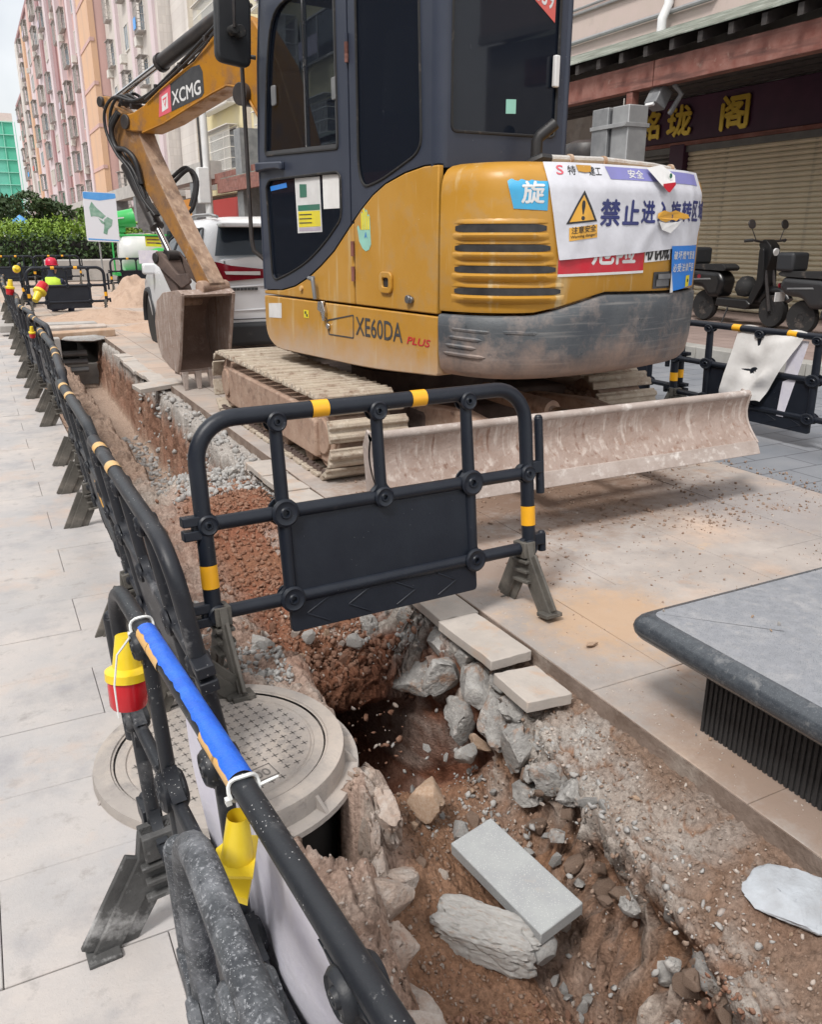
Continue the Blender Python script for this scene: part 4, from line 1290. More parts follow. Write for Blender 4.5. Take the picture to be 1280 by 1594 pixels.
nth = {k: i for i, k in enumerate(sorted(range(len(LP)), key=lambda k: -LP[k][1]))}
for k, (x, y, z, s_) in enumerate(LP):
    stone('concrete_lump', 'lump_grey', 200 + k, x + .025 + (.055 if y < 1.75 else 0), y, z - .01, s_, words[nth[k]] + ' lump of broken concrete in the right trench wall, counted from the clean barrier', LG, sc=(s_ * .9, s_ * float(lr.uniform(.8, 1.3)), s_ * float(lr.uniform(.65, 1.0))), lump=(2.8, .42, 4))
for k, (x, y, z, s_) in enumerate([(1.48, 3.35, -.20, .06), (1.15, 3.30, -.16, .04), (1.34, 3.22, -.20, .045), (1.02, 3.12, -.17, .045), (.90, 3.2, -.10, .07), (.87, 3.05, -.06, .07)]):
    stone('concrete_lump', 'rock_white', 260 + k, x, y, z, s_, 'whitish lump of concrete on the red earth bank', 'whitish lumps on the red bank', sc=(s_, s_ * .8, s_ * .7), lump=(3., .4, 4))
CG = 'clods of brown earth in the right wall of the trench'
for k in range(34):
    y = float(lr.uniform(.95, 2.15)); x = float(np.interp(y, [.8, 1.3, 2.0, 2.2], [1.30, 1.42, 1.52, 1.56])) - float(lr.uniform(-.02, .10)); z = float(lr.uniform(-.44, -.20)); s_ = float(lr.uniform(.018, .045))
    stone('earth_clod', 'clod_brown' if k % 3 else 'lump_grey', 340 + k, x + .085, y, z, s_, ('clod of brown earth' if k % 3 else 'grey clod') + ' sticking out of the right trench wall', CG + (', grey' if k % 3 == 0 else ''), sc=(s_ * .8, s_, s_ * .85), lump=(3.2, .50, 3))
MG = 'crusted mortar lumps along the left lip of the trench'
MP = [(.69, 1.50, -.14, .085, .13, .075), (.65, 1.20, -.13, .08, .14, .07), (.78, 1.68, -.16, .07, .07, .08), (.915, 1.97, -.16, .055, .085, .13), (.725, 1.38, -.26, .065, .12, .08), (.955, 2.12, -.17, .05, .085, .13), (.62, .96, -.13, .08, .11, .07), (.985, 2.25, -.22, .04, .08, .12), (.90, 1.83, -.30, .05, .06, .10), (.868, 2.05, -.15, .035, .085, .13), (.853, 1.94, -.19, .035, .08, .14), (.84, 1.86, -.27, .035, .07, .12)]
nthm = {k: i for i, k in enumerate(sorted(range(len(MP)), key=lambda k: -MP[k][1]))}
for k, (x, y, z, sx, sy, sz) in enumerate(MP):
    stone('mortar_lump', 'lump_pink', 300 + k, x, y, z, 1, words[nthm[k]] + ' crusted pinkish mortar lump along the left lip, counted from the manhole', MG, rot=(float(lr.normal()) * .2, float(lr.normal()) * .2, float(lr.normal()) * .3), sc=(sx, sy, sz), lump=(2.6, .42, 5))
# flat concrete spill on the shelf
stone('concrete_spill', 'concrete_flat', 401, 1.685, 1.10, -.062, 1, 'flat pale patch of spilled concrete on the shelf below the bench', rot=(-.05, -.10, .5), sc=(.125, .115, .026), lump=(3.6, .5, 5))
GRP = 'broken stones strewn in the trench'
protos = {}
for m in ('rock_grey', 'rock_pale', 'rock_tan', 'rock_white', 'clod_red', 'clod_brown'):
    protos[m] = [rock_mesh('rubble_stone', m, 100 + k + 7 * len(protos), .85, 9, 1) for k in range(4)]
NAMES = {'rock_grey': 'angular grey stone among the rubble in the trench', 'rock_pale': 'pale pinkish stone among the rubble in the trench', 'rock_tan': 'tan stone among the rubble in the trench',
         'rock_white': 'small whitish stone among the rubble in the trench', 'clod_red': 'clod of red earth in the trench', 'clod_brown': 'clod of brown earth in the trench'}
zones = [  # x0 x1 y0 y1 n materials size
    (.85, 1.45, .85, 1.45, 46, ('clod_red', 'clod_red', 'rock_tan', 'clod_brown'), (.010, .030)),
    (1.27, 1.40, 1.44, 1.58, 10, ('rock_grey', 'rock_grey', 'rock_pale'), (.022, .045)),
    (1.42, 1.56, 1.65, 2.05, 26, ('rock_grey', 'rock_grey', 'rock_pale'), (.016, .045)),
    (1.0, 1.5, 2.12, 2.42, 30, ('rock_grey', 'rock_pale', 'rock_tan', 'clod_brown'), (.016, .05)),
    (.9, 1.4, 1.6, 2.1, 22, ('clod_brown', 'clod_brown', 'rock_pale', 'clod_red'), (.012, .034)),
    (1.15, 1.42, 2.62, 2.84, 6, ('clod_red', 'clod_brown'), (.03, .06)),
    (.88, 1.55, 3.15, 3.7, 44, ('rock_pale', 'clod_red', 'clod_red', 'rock_tan', 'clod_red'), (.014, .05)),
    (1.5, 1.78, .7, 1.9, 26, ('rock_pale', 'rock_pale', 'rock_tan'), (.008, .022)),
    (1.45, 1.60, 2.2, 3.4, 16, ('rock_grey', 'rock_grey'), (.02, .05)),
    (.95, 1.6, 5.2, 5.75, 22, ('rock_grey', 'rock_pale', 'rock_white'), (.03, .075))]
cnt = 0
for x0, x1, y0, y1, n, ms, (s0, s1) in zones:
    for _ in range(n):
        x, y = rr.uniform(x0, x1), rr.uniform(y0, y1)
        m = ms[rr.integers(len(ms))]
        s = s0 + (s1 - s0) * rr.random() ** 2.2
        if math.hypot(x - .5, y - 2.33) < .46: continue
        o = bpy.data.objects.new('rubble_stone', protos[m][rr.integers(4)])
        col.objects.link(o)
        o.location = (x, y, ground_z(x, y) + s * .25)
        o.scale = (s, s * rr.uniform(.7, 1), s * rr.uniform(.6, .9)); o.rotation_euler = tuple(rr.uniform(0, 6, 3))
        tag(o, NAMES[m], 'stone', GRP + ', ' + m.replace('_', ' '))
        cnt += 1
def scatter(name, m, zs, seed):
    r = np.random.default_rng(seed)
    P = []; Sz = []
    for x0, x1, y0, y1, n, s0, s1 in zs:
        for _ in range(n):
            x, y = r.uniform(x0, x1), r.uniform(y0, y1)
            if math.hypot(x - .5, y - 2.33) < .45: continue
            s = s0 + (s1 - s0) * r.random() ** 3
            if r.random() > np.clip(2.2 * float(vnoise(np.array([x * 2.4]), np.array([y * 2.4]), 19)[0]) - .45, .08, 1): continue
            z = ground_z(x, y) if XA < x < XB and y < 15.7 else 0
            P.append((x, y, z + s * .2)); Sz.append(s)
    return scatter_mesh(name, m, P, Sz, seed)
scatter('red_crumbs', 'clod_red', [(.85, 1.6, 3.0, 5.4, 6000, .004, .028), (.85, 1.4, .6, 1.45, 2600, .003, .015), (1.05, 1.5, 3.08, 3.25, 500, .006, .03)], 3)
scatter('brown_crumbs', 'clod_brown', [(.8, 1.5, .6, 2.4, 3600, .003, .015), (1.45, 1.8, .6, 2.4, 1500, .003, .012), (2.0, 5.0, 3.2, 5.2, 3600, .004, .022), (2.0, 4.4, 2.5, 3.4, 600, .003, .012), (1.9, 3.4, 1.9, 2.6, 120, .003, .009)], 4)
scatter('grey_rubble', 'rock_grey', [(1.40, 1.60, 1.0, 3.5, 500, .004, .022), (.9, 1.65, 5.1, 5.8, 1500, .008, .045), (1.35, 1.8, 5.8, 11, 1200, .008, .06), (.62, .9, 2.75, 3.6, 900, .006, .03), (.86, 1.5, 2.1, 2.45, 160, .005, .02)], 5)
scatter('pale_rubble', 'rock_pale', [(.55, .9, .8, 1.95, 500, .003, .012), (1.5, 1.8, .6, 2.3, 420, .003, .013), (1.0, 1.6, 3.0, 3.7, 500, .004, .022), (1.86, 2.02, .8, 3.0, 260, .002, .008), (2.0, 2.5, 1.2, 1.75, 24, .003, .009), (1.9, 4.8, 2.2, 5.5, 500, .003, .012)], 6)
for x, y, s, m in ((1.97, 1.83, .012, 'rock_tan'), (1.98, 1.66, .012, 'rock_tan'), (1.955, 1.70, .008, 'rock_white'), (1.93, 1.52, .009, 'rock_tan')):
    stone('pebble', m, int(x * 1000 + y * 100), x, y, .006, s, 'small pebble lying at the foot of the black plinth', 'pebbles by the bench plinth', sub=1)
for x, y, s, m in ((2.18, 1.62, .012, 'rock_white'), (2.15, 1.70, .011, 'rock_tan'), (2.12, 1.60, .009, 'rock_tan'), (1.92, 1.87, .008, 'rock_pale')):
    stone('pebble', m, int(x * 1000 + y * 170), x, y, ZBT + .005, s, 'small pebble lying on the granite bench slab', 'pebbles on the bench', sub=1)
# ------------------------------------------------------------------ excavator
ex = thing('excavator', 'mud stained yellow crawler excavator with dark grey cab, warning banner pasted on its rear', 'excavator', (3.3, 6.2, 0))
UR = Matrix.Rotation(R(7.5), 4, 'Z')
# --- tracks: pads are sub-parts of a track
def track(x0, x1):
    h, rad, ya, yb = .29, .275, -.92, 1.62
    per = [(rad * 0 + 0, 0)]
    path = []
    N_ = 36
    Ltot = 2 * (yb - ya) + 2 * PI * rad
    def at(s):
        s %= Ltot
        if s < yb - ya: return ya + s, h + rad, 0.
        s -= yb - ya
        if s < PI * rad:
            t = s / rad
            return yb + rad * math.sin(t), h + rad * math.cos(t), -t
        s -= PI * rad
        if s < yb - ya: return yb - s, h - rad, PI
        s -= yb - ya
        t = s / rad
        return ya - rad * math.sin(t), h - rad * math.cos(t), PI - t
    b = MB()
    xm = (x0 + x1) / 2
    b.prism([(ya - .20, h), (ya - .12, h - .19), (yb + .1, h - .19), (yb + .2, h), (yb + .1, h + .15), (ya - .05, h + .15)], x0 + .07, x1 - .07, lambda a, c, d: (d, a, c))
    b.prism([(ya + .05, h - .16), (yb - .25, h - .16), (yb - .25, h + .17), (ya + .35, h + .17), (ya + .05, h + .10)], x0 + .02, x0 + .075, lambda a, c, d: (d, a, c))
    b.prism([(ya + .05, h - .16), (yb - .25, h - .16), (yb - .25, h + .17), (ya + .35, h + .17), (ya + .05, h + .10)], x1 - .075, x1 - .02, lambda a, c, d: (d, a, c))
    tr = b.build('track', 'track_mud', ex, bevel=.015)
    for y, r_ in ((ya, .235), (yb, .235)):
        b = MB(); b.lathe([(r_, x0 + .09), (r_, x1 - .09)], 20, axis='X'); b.lathe([(.13, x0 + .05), (.12, x1 - .05)], 16, axis='X')
        vs = b.v; b.v = [(p[0], p[1] + y, p[2] + h) for p in vs]
        b.build('sprocket' if y > 0 else 'idler', 'track_mud', tr, bevel=.008)
    for k in range(4):
        b = MB(); b.lathe([(.085, x0 + .08), (.085, x1 - .08)], 14, axis='X')
        y = ya + .35 + k * .55; b.v = [(p[0], p[1] + y, p[2] + .115) for p in b.v]
        b.build('roller', 'track_mud', tr)
    W = x1 - x0
    prof = [(-.078, -.014), (.076, -.014), (.078, .006), (.060, .010), (.048, .034), (.020, .036), (.008, .012), (-.016, .010), (-.026, .028), (-.052, .028), (-.062, .010), (-.078, .006)]
    b = MB(); b.prism(prof, -W / 2, W / 2, lambda a, c, d: (d, a, c))
    pad = b.build('track_pad', 'track_pad', tr, smooth=0, bevel=.005, seg=1)
    for k in range(N_):
        y, z, ang = at(k * Ltot / N_ + .03)
        o = pad if k == 0 else pad.copy()
        if k: col.objects.link(o)
        o.location = (xm, y, z); o.rotation_euler = (ang + float(rr.normal()) * .03, 0, 0)
    return tr
T1 = track(-1.35, -.76)
T2 = track(.90, 1.50)
# mud ledge beside the left track with lug marks
b = MB(); b.obox((0, 0, 0), (.03, .035, .03), Matrix.Rotation(.4, 3, 'Z')); lug = b.build('lug', 'under_dark', T1, smooth=0)
for k in range(40):
    o = lug if k == 0 else lug.copy()
    if k: col.objects.link(o)
    o.location = (-1.305, -1.02 + .07 * k + float(rr.normal()) * .008, .045)
# --- undercarriage, blade
b = MB(); b.box(-.8, .95, -.75, 1.35, .18, .46); b.box(-.55, .75, -1.05, -.75, .2, .42)
b.build('chassis', 'under_dark', ex, bevel=.04)
b = MB(); b.lathe([(.62, .46), (.62, .60), (.56, .60), (.56, .70)], 32); b.build('turntable', 'under_dark', ex)
b = MB()
for x in (-.48, .55):
    b.prism([(-.8, .22), (-.8, .44), (-1.5, .50), (-2.38, .42), (-2.38, .34), (-1.5, .36)], x - .06, x + .06, lambda a, c, d: (d, a, c))
b.cyl((-.48, -2.35, .48), (.55, -2.35, .48), .05)
b.build('blade_arm', 'track_mud', ex, bevel=.015)
b = MB(); b.cyl((.05, -.9, .50), (.05, -1.75, .50), .065, n=14); b.build('blade_cylinder', 'track_mud', ex)
b = MB(); b.cyl((.05, -1.75, .50), (.05, -2.36, .50), .032, n=12); b.build('cylinder_rod', 'chrome', ex)
prof = []
for k in range(9):
    t = k / 8
    prof.append((-2.655 + .0 - .012 - .085 * math.sin(PI * t) * -1 + .10 * t * t, .375 + .285 * t))
back = [(y + .032, z) for y, z in prof[::-1]]
b = MB(); b.prism(prof + back, -1.66, .98, lambda a, c, d: (d, a, c))
bl = b.build('dozer_blade', 'mud_steel', ex, bevel=.006)
b = MB(); b.prism([(-2.705, .305), (-2.675, .302), (-2.635, .385), (-2.665, .385)], -1.66, .98, lambda a, c, d: (d, a, c)); b.build('cutting_edge', 'blade_edge', bl, bevel=.004)
b = MB(); b.cyl((-1.66, -2.548, .663), (.98, -2.548, .663), .024, n=12); b.build('top_lip', 'blade_edge', bl)
for x in (-1.66, .968):
    b = MB(); b.prism([(y - .012, z) for y, z in prof] + [(-2.50, .69), (-2.45, .60), (-2.50, .33)], x, x + .014, lambda a, c, d: (d, a, c)); b.build('end_plate', 'blade_edge', bl, bevel=.003)
# --- upper structure
OUT = [(-.965, 1.03), (-.965, -1.40), (-.96, -1.52), (-.935, -1.68), (-.87, -1.84), (-.74, -1.97), (-.53, -2.06), (-.25, -2.10), (.05, -2.11), (.35, -2.09), (.65, -2.035), (.92, -1.93), (1.12, -1.79), (1.25, -1.6), (1.31, -1.35), (1.32, -1.0), (1.32, -.2)]
SS = [0.]
for p, q in zip(OUT, OUT[1:]): SS.append(SS[-1] + math.hypot(q[0] - p[0], q[1] - p[1]))
SX = np.array(SS) - SS[1]
OX = np.array([p[0] for p in OUT]); OY = np.array([p[1] for p in OUT])
def outl(s):
    # smoothed outline position
    k = np.array([-.06, 0, .06])
    x = np.interp(s + k, SX, OX).mean(); y = np.interp(s + k, SX, OY).mean()
    return x, y
def rs(s, z, off=0.):
    x, y = outl(s); x1, y1 = outl(s + .02); x0, y0 = outl(s - .02)
    tx, ty = x1 - x0, y1 - y0; L_ = math.hypot(tx, ty)
    nx, ny = ty / L_, -tx / L_
    if nx * (x - 0) + ny * (y + .9) < 0: nx, ny = -nx, -ny
    return (x + nx * off, y + ny * off, z)
uM = UR
def wrinkle(s, z):
    f = float(vnoise(s * 5 + z * 2, z * 7, 8)) * .010
    for s0, z0, sl, w_, h_ in ((1.0, 1.6, .5, .05, .007), (1.35, 1.58, -.35, .04, .008), (1.62, 1.65, .8, .05, .010), (1.9, 1.62, -.6, .05, .009), (2.1, 1.8, .2, .06, .008), (1.2, 1.9, -.2, .05, .006)):
        d_ = (s - s0) - sl * (z - z0)
        f += h_ * math.exp(-(d_ / w_) ** 2) * math.exp(-((z - z0) / .22) ** 2)
    return f
def side(a, c, d): return (-.965 - d, a, c)
SEND = float(SX[-1])
b = MB(uM); b.prism(rounded([(1.03, 1.135), (1.03, .80), (.84, .70), (-.7, .715), (-1.488, .765), (-1.488, 1.135)], [.02, .1, .15, .3, .02, .01]), 0, -2.2, side)
sill = b.build('sill_frame', 'yellow', ex, bevel=.018)
b = MB(uM); b.prism([(-1.40, .80), (-1.72, .82), (-1.72, 1.1), (-1.40, 1.1)], -.16, -2.0, side); b.build('rear_deck', 'under_dark', ex)
b = MB(uM); b.plate(rounded([(-.075, 1.012), (-.472, 1.078), (-.466, .905), (-.09, .90)], .015), [rounded([(-.085, 1.002), (-.463, 1.068), (-.458, .914), (-.098, .909)], .012)], .0005, .003, side); b.build('service_flap', 'ink_char', sill, smooth=0)
ts = lambda y0, sl=0.: (lambda a, c, d: side(y0 - a, c - sl * a, d))
# model lettering on the sill
text('lettering', 'XE60DA', 'ink_char', sill, lambda a, c, d: tuple(uM @ Vector(side(-.50 - a, c, .003))), 0, .60, .937, 1.065, .018)
text('lettering', 'PLUS', 'ink_red', sill, lambda a, c, d: tuple(uM @ Vector(side(-1.155 - a - (c - .94) * .4, c, .003))), 0, .25, .938, .985, .03)
for nm, m_, q in (('sticker', 'ink_white', [(.945, 1.073), (.70, 1.088), (.71, .965), (.955, .953)]), ('sticker', 'ink_yellow', [(.305, 1.06), (.225, 1.06), (.225, 1.0), (.305, 1.0)])):
    b = MB(uM); b.prism(q, .0005, .0025, side); b.build(nm, m_, sill, smooth=0)
b = MB(uM); b.prism([(.285, 1.05), (.262, 1.05), (.262, 1.03), (.285, 1.03)], .003, .004, side); b.prism([(.262, 1.03), (.240, 1.03), (.240, 1.01), (.262, 1.01)], .003, .004, side); b.build('mark', 'ink_black', sill, smooth=0)
b = MB(uM)
b.prism(rounded([(.02, 1.14), (-.05, 1.15), (-.085, 1.07), (-.075, 1.0), (-.045, 1.0), (-.03, 1.06), (.03, 1.08)], .012), .0, .03, side); b.build('lock_hasp', 'chrome', sill, bevel=.004)
b = MB(uM); b.cyl(side(-.105, .965, 0), side(-.105, .965, .02), .022, n=14); b.build('padlock', 'chrome', sill, bevel=.004)
# front fill panel and side door under the cab curve
curve = [(1.02, 1.178), (.671, 1.193), (.435, 1.234), (.21, 1.307), (0, 1.399), (-.207, 1.507), (-.445, 1.675)]
b = MB(uM); b.prism([(1.02, 1.15)] + curve + [(-.487, 1.70), (-.487, 1.15)], 0, -.04, side)
fp = b.build('side_panel', 'yellow', ex, bevel=.008)
b = MB(uM); b.tube([side(.115, 1.31, -.01), side(.115, 1.31, .045), side(.05, 1.305, .05), side(.042, 1.29, .05), side(.035, 1.16, .04)], .016, 8); b.build('grab_bar', 'steel_grey', fp)
b = MB(uM); b.cyl(side(.32, 1.225, 0), side(.32, 1.225, .018), .02, n=12); b.build('lock_knob', 'band_worn', fp)
dtop = [(-.50, 1.715), (-.60, 1.785), (-.747, 1.869), (-.906, 1.933), (-1.129, 1.985), (-1.336, 2.012), (-1.485, 2.012)]
b = MB(uM); b.prism([(-.50, 1.15)] + dtop + [(-1.485, 1.15)], 0, -.04, side)
dr = b.build('side_door', 'yellow', ex, bevel=.008)
b = MB(uM)
o_, i_ = rect(-.917, 1.318, .075, .07, .04), rect(-.917, 1.318, .038, .03, .015)
b.plate(o_, [i_], 0, .02, side); b.build('handle_bezel', 'yellow', dr, bevel=.006)
b = MB(uM); b.prism(i_, .001, .003, side); b.build('handle_recess', 'ink_black', dr, smooth=0)
b = MB(uM); b.cyl(side(-1.19, 1.225, 0), side(-1.19, 1.225, .028), .027, n=14); b.cyl(side(-1.215, 1.222, 0), side(-1.215, 1.222, .022), .022, n=12); b.build('door_lock', 'rim_metal', dr, bevel=.004)
for z in (1.53, 1.36):
    b = MB(uM); b.cyl(side(-.493, z - .05, .012), side(-.493, z + .05, .012), .013, n=10); b.build('hinge', 'beam_red', dr)
# hand shaped sticker
hp = [(-.56, 1.60), (-.545, 1.66), (-.535, 1.69), (-.55, 1.705), (-.575, 1.67), (-.59, 1.675), (-.588, 1.775), (-.60, 1.79), (-.613, 1.775), (-.616, 1.80), (-.628, 1.815), (-.641, 1.80), (-.645, 1.79), (-.657, 1.805), (-.67, 1.79), (-.672, 1.765), (-.685, 1.775), (-.698, 1.76), (-.705, 1.64), (-.71, 1.58), (-.685, 1.545), (-.64, 1.535), (-.60, 1.555)]
hp = [(a - .01, c - .02) for a, c in hp]
b = MB(uM); b.prism([(a * 1.02 + .0125, c) for a, c in hp], .0005, .002, side); hs = b.build('hand_sticker', 'ink_mint', dr, smooth=0)
b = MB(uM)
for a0, a1, z0, z1 in ((-.601, -.621, 1.655, 1.762), (-.627, -.648, 1.655, 1.785), (-.655, -.678, 1.655, 1.772), (-.685, -.706, 1.655, 1.742)):
    b.prism([(a0, z0), (a1, z0), (a1, z1), (a0, z1)], .0025, .0035, side)
b.build('finger_print', 'ink_yellow', dr, smooth=0)
text('lettering', 'A', 'ink_blue', dr, lambda a, c, d: tuple(uM @ Vector(side(-.64 - a, c, .0038))), 0, .035, 1.60, 1.64, .01)
# --- rear hood (yellow)
def zb(s): return float(np.interp(s, [0, .74, .90, 1.25, 1.8, SEND], [1.158, 1.165, 1.195, 1.275, 1.262, 1.25]))
def loft(b, s0, s1, n, rows, zfun):
    P = []
    for t, off in rows:
        P.append([rs(s0 + (s1 - s0) * i / n, zfun(s0 + (s1 - s0) * i / n, t), off) for i in range(n + 1)])
    b.grid(P)
    return P
ZTOP = 2.02
b = MB(uM)
rows_ = [(0, -.03), (.004, -.004), (.02, 0), (.5, .004), (.80, .0), (.87, -.008), (.92, -.022), (.96, -.05), (.985, -.09), (1.0, -.15)]
P = loft(b, .105, SEND, 64, rows_, lambda s, t: (zb(s) + .012) + (ZTOP - zb(s) - .012) * t)
top = P[-1]
b.add(top + [(1.0, -.2, ZTOP), (-.5, -1.3, ZTOP)], [tuple(range(len(top) + 2))])
x_, y_ = OUT[1]
hood = b.build('engine_hood', 'yellow', ex, smooth=45, recalc=True)
# louvres: a bulged shelf below every dark slot
slots = [(.235, .80, 1.655, .046), (.235, .83, 1.545, .042), (.235, .87, 1.425, .042), (.235, .91, 1.30, .042)]
for k, (a0, a1, zc, hh) in enumerate(slots):
    b = MB(uM)
    n = 24
    b.grid([[rs(a0 + (a1 - a0) * i / n, zc + hh / 2 * t * (1 - .5 * (abs(i / n - .5) * 2) ** 8) + (.0), .007) for i in range(n + 1)] for t in (-1, 1)])
    b.build('vent_slot', 'ink_black', hood, smooth=60)
    b = MB(uM)
    up = [(-.012, .0), (.0, .012), (.012, .016), (.03, .010), (.045, 0)]
    for sg, z0 in ((-1, zc - hh / 2), (1, zc + hh / 2)):
        rowsg = []
        prof_ = [(0, .004), (.004, .016), (.014, .032), (.030, .028), (.050, 0.001)] if sg < 0 else [(0, .004), (.002, .010), (.010, .011), (.022, .005), (.03, .001)]
        for dz, off in prof_:
            rowsg.append([rs(a0 - .03 + (a1 - a0 + .06) * i / n, z0 + sg * dz, off * min(1, 6 * min(i, n - i) / n + .05)) for i in range(n + 1)])
        b.grid(rowsg)
    b.build('vent_lip', 'yellow', hood, smooth=60)
# --- bumper
b = MB(uM)
rows_ = [(0, -.14), (.0, -.10), (.03, -.05), (.12, -.012), (.35, .006), (.8, .014), (.96, .012), (.99, .0), (1.0, -.03)]
loft(b, .105, SEND - .35, 64, rows_, lambda s, t: .772 + (zb(s) - .774) * t)
bump = b.build('counterweight', 'bumper_grey', ex, smooth=50)
b = MB(uM)
for s0, s1, z in ((.20, .50, 1.075), (.19, .44, 1.025), (.17, .40, .975), (.15, .46, .925), (.55, .78, 1.07)):
    b.tube([rs(s0 + (s1 - s0) * i / 8, z - .01 * i / 8, .008) for i in range(9)], [.003] + [.012] * 7 + [.003], 6)
b.build('bumper_rib', 'bumper_grey', bump)
# tail light recess
b = MB(uM); b.grid([[rs(s, z, .006) for s in np.linspace(1.70, 1.90, 6)] for z in (1.292, 1.395)]); tl = b.build('lamp_bezel', 'ink_char', hood, smooth=0)
b = MB(uM); b.grid([[rs(s, z, .012 + .01 * (z > 1.35)) for s in np.linspace(1.73, 1.885, 6)] for z in (1.305, 1.345, 1.352, 1.382)]); b.build('work_lamp', 'steel_grey', hood, smooth=0)
# --- paper and plastic signs pasted on the hood
def patch(name, quad, m, parent, off=.006, n=16, k=8, wav=0., seed=0):
    """quad of (s, z): bottom-left, bottom-right, top-right, top-left"""
    (a, b_, c, d) = quad
    P = []
    for i in range(k + 1):
        v = i / k
        row = []
        for j in range(n + 1):
            u = j / n
            s = (a[0] * (1 - u) + b_[0] * u) * (1 - v) + (d[0] * (1 - u) + c[0] * u) * v
            z = (a[1] * (1 - u) + b_[1] * u) * (1 - v) + (d[1] * (1 - u) + c[1] * u) * v
            zz = min(z, 2.6)
            row.append(rs(s, zz, off + (wrinkle(s, zz) if off > .0099 and off < .0205 else 0) + 0 * wav * float(vnoise(s * 9, z * 9 + seed, 5)) - max(0, (zz - 1.88)) * .42 * (zz > 1.88)))
        P.append(row)
    m_ = MB(uM); m_.grid(P)
    return m_.build(name, m, parent, smooth=60)
def rtext(s, m, parent, s0, s1, z0, z1, off, bold=.02, skew=0., sub=1, tz=0.):
    return text('lettering', s, m, parent, lambda a, c, d: tuple(uM @ Vector(rs(a + skew * (c - z0), c + tz * (a - s0), off + (wrinkle(a, c) if .0099 < off < .0205 else 0) - max(0, c - 1.88) * .42))), s0, s1, z0, z1, bold, sub=sub)
pl = patch('blue_sticker', [(.60, 1.76), (.80, 1.75), (.80, 1.955), (.555, 1.92)], 'ink_cyan', hood, .004)
rtext('旋', 'ink_white', pl, .645, .775, 1.79, 1.905, .0065, .03)
red = patch('danger_sign', [(.885, 1.385), (1.585, 1.395), (1.585, 1.56), (.885, 1.56)], 'ink_red', hood, .005)
patch('sign_border', [(.885, 1.383), (1.586, 1.393), (1.586, 1.408), (.885, 1.398)], 'ink_white', hood, .0065, 20, 1)
rtext('危险', 'ink_white', red, 1.13, 1.50, 1.45, 1.60, .0065, .03)
bk = patch('torn_poster', [(1.592, 1.455), (1.88, 1.468), (1.88, 1.60), (1.592, 1.60)], 'ink_white', hood, .005)
rtext('机械', 'ink_black', bk, 1.60, 1.86, 1.47, 1.60, .0068, .035)
ban = patch('warning_banner', [(.882, 1.478), (2.32, 1.56), (2.33, 2.015), (.775, 2.012)], 'ink_banner', hood, .010, 50, 22, .006)
BO = .0125
patch('banner_strip', [(1.24, 1.93), (2.25, 1.93), (2.25, 2.0), (1.21, 2.0)], 'ink_purple', ban, BO, 30, 3)
rtext('特', 'ink_black', ban, .93, .985, 1.945, 1.995, BO, .01)
rtext('建工', 'ink_black', ban, 1.08, 1.17, 1.945, 1.995, BO, .01)
rtext('S', 'ink_pink', ban, .855, .90, 1.945, 1.995, BO, .03)
rtext('安全', 'ink_white', ban, 1.40, 1.54, 1.942, 1.99, BO + .002, .02)
def tri(o, off, m, nm):
    cx, cz = 1.02, 1.737
    pts = [(1.030, 1.862), (1.142, 1.695), (.915, 1.675)]
    g = [(cx + (a - cx) * o, cz + (c - cz) * o) for a, c in pts]
    # fine fan so that it follows the curved hood
    m_ = MB(uM)
    rows_ = []
    for i in range(9):
        v = i / 8
        l_ = [g[2][t] * (1 - v) + g[0][t] * v for t in (0, 1)]; r_ = [g[1][t] * (1 - v) + g[0][t] * v for t in (0, 1)]
        rows_.append([rs(l_[0] * (1 - u) + r_[0] * u, l_[1] * (1 - u) + r_[1] * u, off + wrinkle(l_[0] * (1 - u) + r_[0] * u, l_[1] * (1 - u) + r_[1] * u)) for u in np.linspace(0, 1, 9)])
    m_.grid(rows_)
    return m_.build(nm, m, ban, smooth=60)
tri(1.0, BO, 'ink_black', 'warning_triangle'); tri(.80, BO + .0015, 'ink_amber', 'warning_triangle')
rtext('!', 'ink_black', ban, 1.018, 1.042, 1.702, 1.805, BO + .003, .03)
patch('yellow_label', [(.942, 1.583), (1.148, 1.605), (1.144, 1.678), (.938, 1.656)], 'ink_amber', ban, BO, 10, 3)
rtext('注意安全', 'ink_black', ban, .955, 1.135, 1.622, 1.660, BO + .002, .012, tz=.1)
rtext('Warning danger!', 'ink_black', ban, .950, 1.140, 1.592, 1.613, BO + .002, .006, tz=.1)
for k, (ch, s0, s1, z0, z1) in enumerate((('禁', 1.165, 1.315, 1.672, 1.815), ('止', 1.345, 1.485, 1.680, 1.815), ('进', 1.51, 1.64, 1.69, 1.815), ('入', 1.665, 1.79, 1.70, 1.815), ('旋', 1.815, 1.94, 1.70, 1.82), ('转', 1.965, 2.085, 1.705, 1.825), ('区', 2.11, 2.23, 1.71, 1.83), ('域', 2.25, 2.37, 1.715, 1.835))):
    rtext(ch, 'ink_navy', ban, s0, s1, z0, z1, BO + .001, .035)
